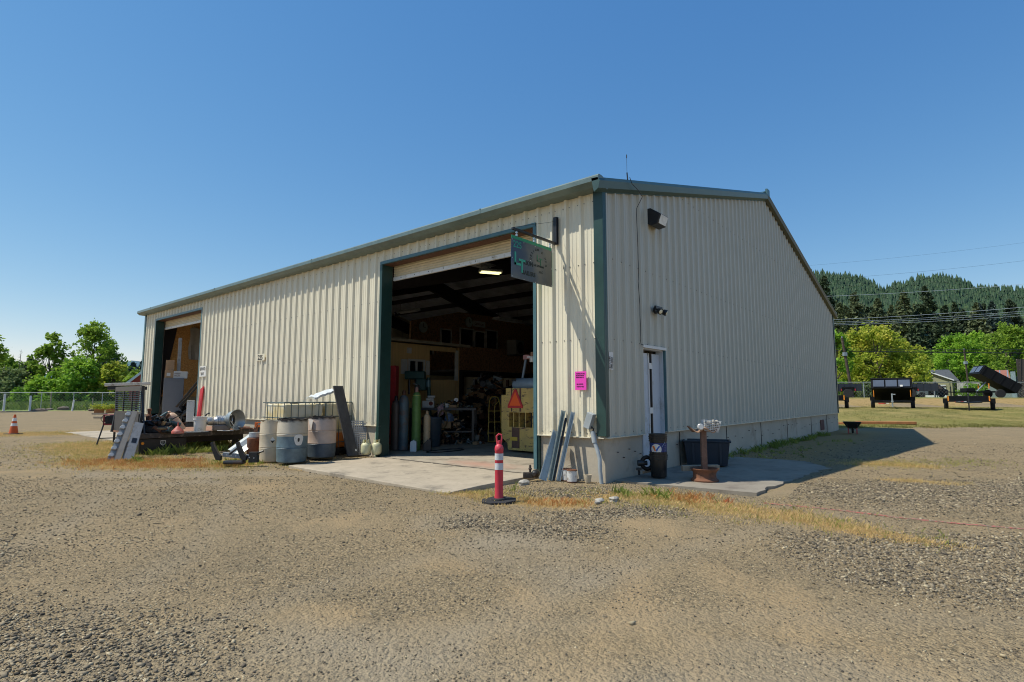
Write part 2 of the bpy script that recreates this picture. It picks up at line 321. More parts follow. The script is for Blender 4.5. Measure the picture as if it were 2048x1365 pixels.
# loose stones
APR = [(-2.16,5.95),(-2.3,1.2),(-1.55,1.3),(-.02,1.35),(-.02,5.9)]
def inapron(x, y): return ((x > -2.32) & (x < 0.02) & (y > 1.2) & (y < 6.0)) | ((x > .3) & (x < 5.3) & (y > -2.2+.1*(x-4)) & (y < 0)) | ((x > -.0) & (y > 0))
def stones(cnt, t0, t1, s0, s1, dens, seed, thin=0):
    g = np.random.default_rng(seed); t = np.sqrt(g.uniform(t0*t0, t1*t1, cnt)); r = g.uniform(-1, 1, cnt)*(t*.97+2.6); fade_ = (1-sstep(12, 19, t))*(1-sstep(.8, 1, np.abs(r)/(t*.97+2.6))*.9)*sstep(.2, 1.4, t)
    x = CAMX+FW[0]*t+RT[0]*r; y = CAMY+FW[1]*t+RT[1]*r
    cz = blob(r, t, COARSE); dz = blob(r, t, DIRT); gz = blob(r, t, GRASSZ)
    p = np.clip(dens*(.35+1.3*fbm(x, y, .8, 21))-.5*dz-.6*gz+cz*.9, .02, 1)
    if thin: p = cz*1.2
    p = p*fade_; k = (g.uniform(0, 1, cnt) < p) & ~inapron(x, y); x = x[k]; y = y[k]; cz = cz[k]; m = len(x)
    s = s0+(s1-s0)*g.uniform(0, 1, m)**3; s = s*(1+.5*cz)
    base = np.array([(-1,-1,-1),(1,-1,-1),(1,1,-1),(-1,1,-1),(-1,-1,1),(1,-1,1),(1,1,1),(-1,1,1)], float)
    q = base[None]*g.uniform(.3, 1.1, (m, 8, 3)); q[:, :, 2] *= .6; q[:, :, 0] *= g.uniform(.8, 1.35, (m, 1)); q *= s[:, None, None]/2
    a = g.uniform(0, 6.28, m); b_ = g.uniform(-.5, .5, m); ca_, sa = np.cos(a)[:, None], np.sin(a)[:, None]
    zt = q[:, :, 2]+q[:, :, 0]*np.sin(b_)[:, None]; X = q[:, :, 0]*ca_-q[:, :, 1]*sa; Y = q[:, :, 0]*sa+q[:, :, 1]*ca_
    P = np.stack([X+x[:, None], Y+y[:, None], zt+(gh(x, y)+s*.14)[:, None]], -1)
    f = np.array([(0,3,2,1),(4,5,6,7),(0,1,5,4),(1,2,6,5),(2,3,7,6),(3,0,4,7)]); Fq = (f[None]+(np.arange(m)*8)[:, None, None]).reshape(-1, 4)
    return P.reshape(-1, 3), Fq
A = [stones(150000, .3, 5.2, .004, .015, .6, 1), stones(95000, 5.2, 9.5, .007, .022, .55, 2), stones(72000, 9.5, 19, .012, .035, .45, 3), stones(125000, .5, 9, .007, .023, 1, 4, 1), stones(220, 2.5, 9, .018, .045, .9, 6)]
off = 0; Vs = []; Fs = []
for v_, f_ in A: Vs.append(v_); Fs.append(f_+off); off += len(v_)
m_stone, n, l, b = nt('gravel_stone')
g_ = n.new('ShaderNodeNewGeometry'); cr = n.new('ShaderNodeValToRGB'); e = cr.color_ramp.elements; e[0].color = c4((.055,.048,.04)); e[1].color = c4((.52,.43,.28)); x_ = e.new(.35); x_.color = c4((.185,.15,.105)); x_ = e.new(.85); x_.color = c4((.33,.27,.18))
l.new(g_.outputs['Random Per Island'], cr.inputs[0]); l.new(cr.outputs[0], b.inputs['Base Color']); b.inputs['Roughness'].default_value = .9; b.inputs['Specular IOR Level'].default_value = .2
tag(npmesh('loose_gravel', np.concatenate(Vs), np.concatenate(Fs), m_stone), 'loose grey and brown crushed gravel stones lying over the yard', 'gravel', kind='stuff')
# aprons, lawn
mb = MB(); mb.prism([(p[0], p[1]) for p in APR], -.12, .004); mb.build('concrete_apron', m_conc, bevel=.01).__setitem__('kind', 'structure')
random.seed(15); pd = [(.25,-.02)]
for (xa, ya), (xb, yb) in (((.45,-2.1),(4.3,-2.35)),((4.3,-2.35),(5.3,-1.7)),((5.3,-1.7),(5.2,-.02))):
    for k in range(22): u = k/22; pd.append((xa+(xb-xa)*u+random.uniform(-.05,.05), ya+(yb-ya)*u+random.uniform(-.05,.05)))
pd.append((5.2,-.02)); mb = MB(); mb.prism(pd, -.1, .003); mb.build('concrete_pad', m_concd).__setitem__('kind', 'structure')
mb = MB(); mb.b2((-2.45,15.9,-.1), (-.02,22.6,.006)); mb.build('concrete_strip', m_conc).__setitem__('kind', 'structure')
m_redline = M('red_marking_paint', (.5,.09,.07), .9, 0, .3, 20, dirt=(.2,.17,.12), dscale=26, damt=.75)
mb = MB(); pts = [at(3.25+.0, 7.35), at(4.0, 6.9), at(4.6, 6.4), at(5.3, 5.95), at(6.4, 5.4), at(7.4,4.9)]
def strip(mb, pts, w, dz=.006, seg=40, wob=.02):
    P = []
    for i in range(len(pts)-1):
        for k in range(seg): u = k/seg; P.append((pts[i][0]*(1-u)+pts[i+1][0]*u, pts[i][1]*(1-u)+pts[i+1][1]*u))
    vs = []; 
    for i, p in enumerate(P):
        q = P[min(i+1, len(P)-1)]; o = P[max(i-1, 0)]; d = Vector((q[0]-o[0], q[1]-o[1])).normalized(); nx, ny = -d.y, d.x
        ww = w*random.uniform(.5, 1.2); sh_ = random.uniform(-wob, wob)
        for s_ in (-1, 1): x = p[0]+nx*(s_*ww/2+sh_); y = p[1]+ny*(s_*ww/2+sh_); vs.append((x, y, float(gh(x, y))+dz))
    mb.add(vs, [(2*i, 2*i+1, 2*i+3, 2*i+2) for i in range(len(P)-1)])
strip(mb, pts, .07); mb.build('painted_line', m_redline, fix=False).__setitem__('kind', 'structure')
m_lawn, n, l, b = nt('dry_lawn'); tc = n.new('ShaderNodeTexCoord')
c_ = mix(mix((.21,.19,.065), (.38,.29,.11), ramp(noise(.5, 8, .75), .4, .62)), mix((.13,.15,.035), (.3,.25,.08), noise(6, 5)), ramp(noise(.16, 6, .6), .42, .6))
sx = n.new('ShaderNodeSeparateXYZ'); l.new(tc.outputs['Object'], sx.inputs[0]); bank = N('ShaderNodeMapRange'); bank.inputs[1].default_value = .62; bank.inputs[2].default_value = .75; l.new(sx.outputs[2], bank.inputs[0])
bank2 = N('ShaderNodeMapRange'); bank2.inputs[1].default_value = 1.2; bank2.inputs[2].default_value = 1.28; bank2.inputs[3].default_value = .9; bank2.inputs[4].default_value = 0; l.new(sx.outputs[2], bank2.inputs[0])
mm = N('ShaderNodeMath', operation='MULTIPLY'); l.new(bank.outputs[0], mm.inputs[0]); l.new(bank2.outputs[0], mm.inputs[1])
c_ = mix(c_, mix((.44,.30,.14), (.32,.22,.09), noise(1.5, 8, .7)), mm.outputs[0]); c_ = mix(c_, (.10,.085,.03), ramp(noise(3, 9, .8), .52, .75)); l.new(c_, b.inputs['Base Color']); b.inputs['Roughness'].default_value = .95; b.inputs['Specular IOR Level'].default_value = .1
bp = N('ShaderNodeBump'); bp.inputs['Strength'].default_value = 1; bp.inputs['Distance'].default_value = .12; l.new(noise(2.5, 8, .8), bp.inputs['Height']); l.new(bp.outputs[0], b.inputs['Normal'])
def lawnz(X, Y):
    r, t = plan(X, Y); e_ = (t-25.0-.02*(r-14)+1.6*(fbm(X, Y, 1.6, 12)-.5)); e2 = 49-t
    return terr(X, Y)+np.clip(np.minimum(e_, e2)*.05, -.12, .045)+np.where(r > 12, 0, -1.)
V, F = grid(np.arange(13, 62, .35), np.arange(-34, 16, .35), lawnz); tag(npmesh('lawn', V, F, m_lawn, smooth=True), kind='structure')
m_road = M('asphalt', (.055,.055,.055), .9, 0, .2, 3)
mb = MB(); P4 = [at(16, 50), at(80, 50), at(80, 57), at(16, 57)]; mb.add([(p[0], p[1], 1.285) for p in P4], [(0,1,2,3)]); mb.build('road', m_road).__setitem__('kind', 'structure')
m_mead = M('green_meadow', (.12,.19,.03), .95, 0, .5, 1.2, dirt=(.26,.24,.08), dscale=.4, damt=.4)
def meadz(X, Y):
    r, t = plan(X, Y); return np.clip((t-56.3)*.1+(fbm(X, Y, 3, 31)-.5)*.4, -.1, .03)+sstep(56, 150, t)*.3
V, F = grid(np.arange(-60, 40, 1.2), np.arange(40, 230, 1.2), meadz); tag(npmesh('meadow', V, F, m_mead, smooth=True), kind='structure')
V, F = grid(np.arange(55, 140, 1.5), np.arange(-90, 40, 1.5), lambda X, Y: terr(X, Y)+np.clip((plan(X, Y)[1]-57.5)*.1, -.1, .04)+(fbm(X, Y, 9, 5)-.5)*.1); tag(npmesh('roadside_grass', V, F, m_mead, smooth=True), kind='structure')
# grass blades
def blades(name, label, mat, spots, hmin, hmax, wd, seed, cat='grass', clump=.0):
    g = np.random.default_rng(seed); X = []; Y = []; H = []
    for (x0, y0, x1, y1, rad, cnt, hs_) in spots:
        if clump:
            nc = max(3, int(cnt*clump)); u = g.uniform(0, 1, nc); cx = x0+(x1-x0)*u+g.normal(0, rad*.55, nc); cy = y0+(y1-y0)*u+g.normal(0, rad*.55, nc); k = g.integers(0, nc, cnt)
            X.append(cx[k]+g.normal(0, .035, cnt)); Y.append(cy[k]+g.normal(0, .035, cnt)); hh = g.uniform(.5, 1.2, nc)[k]
        else:
            u = g.uniform(0, 1, cnt); X.append(x0+(x1-x0)*u+g.normal(0, rad*.5, cnt)); Y.append(y0+(y1-y0)*u+g.normal(0, rad*.5, cnt)); hh = 1
        H.append(np.full(cnt, hs_)*hh)
    X = np.concatenate(X); Y = np.concatenate(Y); H = np.concatenate(H)*g.uniform(hmin, hmax, len(X)); m = len(X)
    k = ~((X > .0) & (Y > 0) & (Y < 22.3) & (X < 19)); X = X[k]; Y = Y[k]; H = H[k]; m = len(X)
    a = g.uniform(0, 6.28, m); ln = g.uniform(.1, .9, m)*H; dx = np.cos(a); dy = np.sin(a); z = gh(X, Y)
    px_ = -dy*wd*g.uniform(.5, 1.2, m); py_ = dx*wd*g.uniform(.5, 1.2, m)
    P = np.stack([np.stack([X-px_, Y-py_, z], -1), np.stack([X+px_, Y+py_, z], -1), np.stack([X+dx*ln*.4+px_*.6, Y+dy*ln*.4+py_*.6, z+H*.65], -1), np.stack([X+dx*ln, Y+dy*ln, z+H], -1)], 1)
    return tag(npmesh(name, P.reshape(-1, 3), np.arange(m*4).reshape(-1, 4), mat), label, cat, kind='stuff')
def capW(L, per):
    out = []
    for r0, t0, r1, t1, rad in L: p = at(r0, t0); q = at(r1, t1); out.append((p[0], p[1], q[0], q[1], rad, int(per*(rad*2)*(math.hypot(r1-r0, t1-t0)+rad)), 1.))
    return out
m_straw = leafmat('straw_grass', (.66,.47,.20), (.36,.33,.09), .4, (.72,.52,.24))
m_redgr = leafmat('red_brown_weeds', (.40,.08,.04), (.58,.36,.12), .35, (.55,.30,.10))
m_grn = leafmat('green_weeds', (.08,.13,.02), (.42,.42,.10), .35, (.20,.26,.05))
blades('dry_grass', 'dry straw coloured grass growing in strips over the gravel', m_straw, capW([(a,b,c,d,e*1.35) for a,b,c,d,e in GRASSZ], 2000), .01, .052, .003, 41, clump=.14)
m_straw2 = leafmat('green_straw_mix', (.20,.24,.05), (.60,.45,.16), .4, (.38,.36,.10))
blades('mixed_low_weeds', 'low mixed green and straw weeds thinning into the gravel around the corner', m_straw2, capW([(-.9,8.5,.3,7.7,.5),(1.0,7.9,3.4,6.6,.7),(3.2,6.4,4.2,5.4,.35),(-9.5,12.6,-5.2,11.3,1.2),(-13,16.8,-9,13.2,1.4),(7,11.4,10,12,.8),(2.4,9.0,4.2,9.8,.5)], 420), .01, .06, .003, 46, 'weeds', clump=.25)
rb = capW([(-8.9,12.0,-7.0,11.3,.6),(-7.0,11.1,-5.5,11.2,.3),(2.2,7.75,2.6,7.4,.28),(.2,7.35,.9,7.3,.18),(-7.6,11.9,-6.6,12.0,.3)], 1600)
blades('red_brown_weeds', 'low red brown weeds around the rusty flatbed and drums', m_redgr, rb, .015, .085, .0035, 42, 'weeds', clump=.09)
gp = [(3.6,-.2,15,-.25,.2,2200,1.2),(5.2,-.7,13,-1.3,.6,700,.6),(-3.3,10.3,-.6,10.2,.22,2200,1.2),(-3.0,11,-.8,12.5,.7,2500,1.8)]+capW([(1.45,7.95,2.1,7.7,.16),(-8,12,-7.6,11.7,.2),(-5.9,11.5,-5.2,11.7,.3),(-.1,8.35,0.05,8.4,.06)], 1100)
blades('green_weeds', 'green weeds along the shaded foundation and under the flatbed', m_grn, gp, .03, .14, .005, 43, 'weeds', clump=.06)
lb = []
for k in range(34): r0 = 14+k*.55; p = at(r0, 25.0+random.uniform(-.3, .8)); lb.append((p[0], p[1], p[0], p[1], .55, 260, 1.))
for k in range(210): t0 = random.uniform(25.5, 42); p = at(random.uniform(.58*t0, .97*t0), t0); lb.append((p[0], p[1], p[0], p[1], .8, 130, 1.1))
m_lawnb = leafmat('lawn_blades', (.22,.2,.06), (.36,.29,.11), .3, (.17,.18,.045))
blades('lawn_tufts', 'short dry lawn grass tufts along the gravel edge', m_lawnb, lb, .03, .10, .012, 44)
mdb = []
for k in range(420): t0 = random.uniform(59, 88); p = at(random.uniform(-.97, -.60)*t0, t0); mdb.append((p[0], p[1], p[0], p[1], 1.6, 60, 1.))
m_mdb = leafmat('meadow_blades', (.10,.17,.03), (.22,.27,.07), .35, (.15,.22,.05))
blades('tall_meadow_grass', 'tall green meadow grass beyond the chain link fence', m_mdb, mdb, .35, .95, .05, 45)
# ------------------------------------------------------------------ the metal building
L_, W_, EZ, SL = 22.3, 19.0, 4.84, .262
bld = thing('metal_building', 'large beige ribbed metal shop building with dark green trim and two open bays', 'building', (0, 0, 0))
def ribprof(s0, s1):
    pts = {s0: 0., s1: 0.}
    k = math.floor(s0/.305)-1
    while k*.305 < s1+.3:
        c = k*.305+.1
        for ds, d in ((-.052,0),(-.02,.044),(.02,.044),(.052,0),(.098,0),(.108,.006),(.122,.006),(.132,0),(.18,0),(.19,.006),(.204,.006),(.214,0)):
            if s0 < c+ds < s1: pts[round(c+ds, 4)] = d
        k += 1
    return sorted(pts.items())
def siding(P, s0, s1, zb, zt, ops):
    cuts = sorted(set([s0, s1]+[o[i] for o in ops for i in (0, 1)])); pr = dict(ribprof(s0, s1))
    ks = sorted(pr)
    for c in cuts:
        if c not in pr:
            a = max(k for k in ks if k < c); b_ = min(k for k in ks if k > c); pr[c] = pr[a]+(pr[b_]-pr[a])*(c-a)/(b_-a)
    ks = sorted(pr); mb = MB()
    for a, b_ in zip(ks[:-1], ks[1:]):
        m_ = (a+b_)/2; z0 = zb
        for o in ops:
            if o[0] < m_ < o[1]: z0 = o[2]
        mb.add([P(a, pr[a], z0), P(b_, pr[b_], z0), P(b_, pr[b_], zt(b_)), P(a, pr[a], zt(a))], [(0,1,2,3)])
    return mb
D1 = (1.42, 5.9, 4.46); D2 = (16.35, 20.9, 4.46); MD = (1.31, 2.22, 2.26)
siding(lambda s, d, z: (-d, s, z), 0, L_, .70, lambda s: EZ, [D1, D2]).build('long_side_wall', m_side, bld, fix=False)
gz = lambda s: EZ+SL*(s if s < 9.5 else W_-s)
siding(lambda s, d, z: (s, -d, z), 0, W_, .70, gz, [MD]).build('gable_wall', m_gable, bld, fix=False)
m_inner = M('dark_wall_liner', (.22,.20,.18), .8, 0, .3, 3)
mb = MB(); mb.b2((W_-.03, 0, 0), (W_, L_, EZ)); mb.build('rear_side_wall', m_side, bld)
mb = MB(); mb.prism([(0,0),(W_,0),(W_,EZ),(9.5,EZ+SL*9.5),(0,EZ)], L_-.03, L_, 'y'); mb.build('far_gable_wall', m_side, bld)
# liner set inside the front walls so the inside is dark and solid
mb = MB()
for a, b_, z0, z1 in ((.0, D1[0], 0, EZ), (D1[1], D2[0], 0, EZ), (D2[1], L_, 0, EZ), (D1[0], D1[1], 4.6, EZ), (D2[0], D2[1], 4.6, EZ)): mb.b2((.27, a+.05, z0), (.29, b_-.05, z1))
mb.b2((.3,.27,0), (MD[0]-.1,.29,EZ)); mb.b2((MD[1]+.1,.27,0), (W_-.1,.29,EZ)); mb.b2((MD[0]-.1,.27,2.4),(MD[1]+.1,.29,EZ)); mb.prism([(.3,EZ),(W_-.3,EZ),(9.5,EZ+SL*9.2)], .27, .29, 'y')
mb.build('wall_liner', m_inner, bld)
# screws
m_screw = M('screw_heads', (.22,.21,.19), .5, .5, 0)
mb = MB()
for z in (2.32, 3.6, 4.66, .76):
    k = 0
    while k*.305+.1 < L_:
        for ds in (-.066, .066):
            s = k*.305+.1+ds
            if not any(o[0]-.02 < s < o[1]+.02 and z < o[2]+.05 for o in (D1, D2)) and s < L_: mb.box((-.004, s, z), (.01, .014, .014))
        k += 1
mb.build('screw', m_screw, bld).__setitem__('kind', 'stuff')
mb = MB()
for z in (2.32, 3.7, .76, 5.6):
    k = 0
    while k*.305+.1 < W_:
        for ds in (-.066, .066):
            s = k*.305+.1+ds
            if z < gz(s)-.1 and not (MD[0]-.02 < s < MD[1]+.02 and z < MD[2]): mb.box((s, -.004, z), (.014, .01, .014))
        k += 1
mb.build('screw', m_screw, bld).__setitem__('kind', 'stuff')
# foundation
mb = MB(); 
for a, b_ in ((.02, D1[0]-.03), (D1[1]+.03, D2[0]), (D2[1], L_)): mb.b2((.02, a, -.3), (.25, b_, .70))
mb.b2((.25, .02, -.3), (MD[0], .26, .70)); mb.b2((MD[1], .02, -.3), (W_, .26, .70)); mb.b2((W_-.25,.26,-.3),(W_-.01,L_,.7)); mb.b2((.3,L_-.25,-.3),(W_-.3,L_-.01,.7))
m_found = M('stem_wall_concrete', (.44,.385,.30), .88, 0, .10, 1.5, bump=.35, bscale=25, dirt=(.32,.26,.19), dscale=1.1, damt=.25)
mb.build('foundation', m_found, bld)
mb = MB()
for x in (2.9, 5.6, 8.3, 11, 14.2, 16.8): mb.b2((x, .008, 0), (x+.015, .019, .66))
random.seed(3)
for k in range(30): x = 2.8+k*.55; mb.box((x+random.uniform(-.1,.1), -.005, .42+random.uniform(-.12,.1)), (.016,.03,.014))
for k in range(5): mb.box((.4+k*.2, .0, random.uniform(.3,.5)), (.014,.03,.014))
mb.build('form_tie', m_dsteel, bld).__setitem__('kind', 'stuff')
mb = MB(); mb.b2((15.65, -.005, .12), (16.25, .015, .5)); mb.build('foundation_vent', M('rusty_vent', (.13,.05,.035), .8, 0, .2, 9), bld)
mb = MB()
for a, b_ in ((0, D1[0]-.02), (D1[1], D2[0]), (D2[1], L_)): mb.b2((-.05, a, .685), (.02, b_, .70))
mb.b2((0, -.05, .685), (MD[0], .02, .70)); mb.b2((MD[1], -.05, .685), (W_, .02, .70)); mb.build('base_trim', m_side, bld)
# corner and door trim
mb = MB(); mb.b2((-.052, -.052, .72), (-.005, .13, EZ-.02)); mb.b2((-.005, -.052, .72), (.06, -.005, EZ-.02)); mb.build('corner_trim', m_green, bld, bevel=.005)
mb = MB(); mb.b2((-.045, L_-.1, .7), (-.005, L_+.04, EZ)); mb.build('corner_trim', m_trimblue, bld)
mb = MB(); mb.b2((W_-.06, -.045, .7), (W_+.045, -.005, EZ)); mb.build('corner_trim', m_green, bld)
for (a, b_, z) in (D1, D2):
    mb = MB(); mb.b2((-.056, a-.06, z), (.26, b_+.08, z+.07)); mb.build('door_header', m_trimblue, bld)
    mb = MB(); mb.b2((.0, a, z-.012), (.25, b_, z-.001)); mb.build('header_soffit', m_brownst, bld)
    mb = MB(); mb.b2((-.054, a-.07, .1), (.01, a-.001, z)); mb.b2((.01, a-.05, .1), (.25, a-.001, z)); mb.build('door_jamb', m_trimblue if a < 5 else m_trimblue, bld)
    mb = MB(); mb.b2((-.052, b_, .0), (.25, b_+.09, z)); mb.build('door_jamb', m_green, bld, bevel=.004)
    # roll-up curtain with slats, bottom bar
    mb = MB(); zc = z-.30
    pr = []
    for k in range(19): zz = z+.05-k*(.35/18); pr.append((.30-.014*abs(math.sin(k*PI/3)), zz))
    vs = [(x, a, zz) for x, zz in pr]+[(x, b_, zz) for x, zz in pr]; nn = len(pr)
    mb.add(vs, [(i, i+1, nn+i+1, nn+i) for i in range(nn-1)]); rd = mb.build('roll_up_door', M('door_slats', (.62,.53,.36), .45, 0, .1, 4), bld, fix=False)
    mb = MB(); mb.b2((.27, a+.01, zc-.05), (.315, b_-.01, zc+.035)); mb.build('bottom_bar', m_whplas, rd)
    mb = MB(); 
    for k in range(9):
        y = a+.3+k*(b_-a-.6)/8; mb.cyl((.268, y, zc), (.262, y, zc), .011, n=8)
    mb.build('bolt', m_dsteel, rd).__setitem__('kind', 'stuff')
# conduit-coloured trim below the near jamb
mb = MB(); mb.b2((-.03, D1[0]-.11, .02), (.02, D1[0]-.03, .69)); mb.build('jamb_foot', m_green, bld)
mb = MB(); mb.b2((-.05, D1[1]+.0, .0), (-.03, D1[1]+.12, .55)); mb.build('jamb_foot', M('faded_green', (.25,.36,.28), .6, 0, .1, 6), bld)
# roof
def zr(x): return EZ+SL*(x if x < 9.5 else W_-x)
mb = MB()
for x0, x1 in ((-.25, 9.5), (9.5, W_+.25)):
    vs = [(x, y, zr(x)+dz) for dz in (.09, .14) for x, y in ((x0,-.08),(x1,-.08),(x1,L_+.1),(x0,L_+.1))]
    mb.add(vs, [(0,1,2,3),(4,5,6,7),(0,1,5,4),(1,2,6,5),(2,3,7,6),(3,0,4,7)])
    k = 0
    while k*.305 < L_:
        y = k*.305; xa = x0-.03 if x0 < 0 else x0
        vs = [(x, y+dy, zr(x)+dz) for x in (xa, x1) for dy, dz in ((-.045,.14),(-.02,.175),(.02,.175),(.045,.14))]
        mb.add(vs, [(0,1,2,3),(4,5,6,7),(0,1,5,4),(1,2,6,5),(2,3,7,6)]); k += 1
rf = mb.build('roof', m_roof, bld)
mb = MB(); mb.prism([(9.1,zr(9.1)+.17),(9.5,zr(9.5)+.24),(9.9,zr(9.1)+.17)], -.1, L_+.12, 'y'); mb.build('ridge_cap', m_trimblue, rf)
mb = MB(); mb.b2((9.38, -.16, zr(9.5)+.06), (9.62, -.1, zr(9.5)+.26)); mb.build('ridge_end_cap', m_trimblue, rf)
mb = MB(); pr = [(-.005,4.80),(-.22,4.81),(-.31,4.88),(-.31,4.955),(-.285,4.985),(-.2,4.985),(-.005,4.94)]
mb.prism([(p[0], p[1]) for p in pr], -.13, L_+.15, 'y'); mb.build('eave_gutter', m_gutter, bld)
mb = MB(); mb.prism([(W_-(-.005)-.0,4.80),(W_+.22,4.81),(W_+.31,4.88),(W_+.31,4.97),(W_+.005,5.04)], -.13, L_+.15, 'y'); mb.build('eave_gutter', m_green, bld)
mb = MB()
for k in range(4): y = 2.5+k*6.1; mb = MB(); mb.b2((-.313, y, 4.885), (-.30, y+.03, 4.98)); mb.build('gutter_joint', m_gutter, bld)
pass
for x0, x1 in ((-.31, 9.5), (W_+.31, 9.5)):
    mb = MB()
    pp = [(-.035, -.02), (-.05, -.07), (-.13, -.02), (-.16, .10), (-.12, .165), (-.0, .17)]
    vs = [(x, y, zr(min(max(x, -.31), 19.31)) + dz) for x in (x0, x1) for y, dz in pp]; k = len(pp)
    mb.add(vs, [tuple(range(k)), tuple(range(2*k-1, k-1, -1))]+[(i, (i+1)%k, (i+1)%k+k, i+k) for i in range(k)]); 
    mb.build('rake_trim', m_roof if x0 < 0 else M('dark_rake', (.045,.05,.03), .5, 0, .1, 5), bld)
mb = MB(); m_soft = m_trimblue
vs = [(x, y, zr(x)+dz) for x in (0, 9.5) for y, dz in ((-.008,-.03),(-.045,-.03),(-.045,-.075),(-.008,-.075))]; mb.add(vs, [(0,1,2,3),(7,6,5,4)]+[(i, (i+1)%4, (i+1)%4+4, i+4) for i in range(4)]); mb.build('rake_flashing', m_trimblue, bld)
# slab
mb = MB(); mb.b2((-.02, .3, -.2), (W_-.3, L_-.3, .008)); mb.build('floor_slab', m_slab).__setitem__('kind', 'structure')
# frames, purlins
m_frame = M('dark_red_frame_steel', (.028,.022,.024), .6, 0, .15, 4)
for y in (7.5, 15, 22.0):
    mb = MB()
    mb.prism([(.3,.12),(.5,.12),(1.05,4.15),(9.5,zr(9.5)-.95),(17.95,4.15),(18.5,.12),(18.7,.12),(18.7,EZ-.3),(9.5,zr(9.5)-.3),(.3,EZ-.3)], y-.09, y+.09, 'y'); mb.build('rigid_frame', m_frame, bld)
for i in range(7):
    for sgn in (0, 1):
        x = .9+i*1.3; xx = x if not sgn else W_-x; mb = MB(); mb.b2((xx-.04, .3, zr(xx)-.22), (xx+.04, L_-.3, zr(xx)-.0)); mb.build('purlin', m_frame, bld)
m_ins = M('roof_insulation', (.62,.63,.66), .9, 0, .2, 2, bump=.5, bscale=5)
mb = MB()
for x0, x1 in ((.0, 9.5), (9.5, 19.0)):
    mb.add([(x0,.0,zr(x0)+.01),(x1,.0,zr(x1)+.01),(x1,L_,zr(x1)+.01),(x0,L_,zr(x0)+.01)], [(0,1,2,3)])
mb.build('ceiling_liner', m_ins, bld, fix=False)
# man door
m_door = M('white_door', (.50,.53,.56), .5, 0, .06, 4, dirt=(.38,.38,.36), dscale=3, damt=.25)
mb = MB(); mb.b2((MD[0]-.0, -.0, .05), (MD[0]+.03, .14, MD[2])); mb.b2((MD[1]-.03, -.0, .05), (MD[1], .14, MD[2])); mb.b2((MD[0], 0, MD[2]-.03), (MD[1], .14, MD[2])); fr = mb.build('door_frame', m_door, bld)
mb = MB(); mb.b2((MD[1], -.05, .68), (MD[1]+.035, .0, MD[2])); mb.build('side_trim', m_trimblue, fr)
mb = MB(); mb.b2((MD[0]-.02, -.055, MD[2]-.01), (MD[1]+.04, -.0, MD[2]+.04)); mb.build('head_trim', m_whplas, fr)
mb = MB(); mb.b2((MD[0]+.03, .07, .04), (1.70, .11, 2.17)); dl = mb.build('door', m_door, bld, bevel=.004)
mb = MB(); mb.b2((1.70, .055, .04), (1.735, .13, 2.17)); mb.build('door_edge', m_whplas, dl)
mb = MB(); mb.b2((1.83, .07, .04), (MD[1]-.03, .11, 2.17)); dl2 = mb.build('door', m_door, bld, bevel=.004)
mb = MB(); mb.b2((1.80, .05, .04), (1.83, .12, 2.17)); mb.build('door_edge', m_dsteel, dl2)
for z in (1.05, 1.88): mb = MB(); mb.b2((1.70, .045, z), (1.84, .056, z+.11)); mb.build('hinge', m_whplas, dl)
mb = MB(); mb.b2((1.6,.5,.12),(2.0,.52,2.3)); mb.build('dark_gap_sheet', m_black, bld)  # black sheet standing in for the dark interior seen through the door gap

n = m_slab.node_tree.nodes; l = m_slab.node_tree.links; b = n['Principled BSDF']; tc = n.new('ShaderNodeTexCoord')
old = b.inputs['Base Color'].links[0].from_socket; mpn = n.new('ShaderNodeMapping'); mpn.inputs['Location'].default_value = (-.55,-1.55,0); mpn.inputs['Scale'].default_value = (1.3,.5,1); l.new(tc.outputs['Object'], mpn.inputs[0])
vl = n.new('ShaderNodeVectorMath'); vl.operation = 'LENGTH'; l.new(mpn.outputs[0], vl.inputs[0]); ad_ = n.new('ShaderNodeMath'); ad_.operation = 'MULTIPLY_ADD'; ad_.inputs[1].default_value = -.9; l.new(noise(3, 7, .7), ad_.inputs[0]); l.new(vl.outputs['Value'], ad_.inputs[2])
rs_ = ramp(ad_.outputs[0], .2, -.35); rm_ = n.new('ShaderNodeMath'); rm_.operation = 'MULTIPLY'; rm_.inputs[1].default_value = .55; l.new(rs_, rm_.inputs[0]); l.new(mix(old, (.46,.20,.14), rm_.outputs[0]), b.inputs['Base Color'])
m_joint = M('dirt_joint', (.10,.085,.065), .95, 0, .4, 20, bump=.5)
mb = MB(); random.seed(8); P = []
for i in range(60): y = 1.4+i*4.45/59; P.append((-.05+random.uniform(-.02,.02), y, random.uniform(.015,.05)*(1.6 if 20 < i < 50 else 1)))
vs = []
for x, y, w_ in P: vs += [(x-w_, y, .0075), (x+w_*.4, y, .0105)]
mb.add(vs, [(2*i, 2*i+1, 2*i+3, 2*i+2) for i in range(59)]); mb.build('dirt_joint', m_joint, fix=False)['kind'] = 'structure'

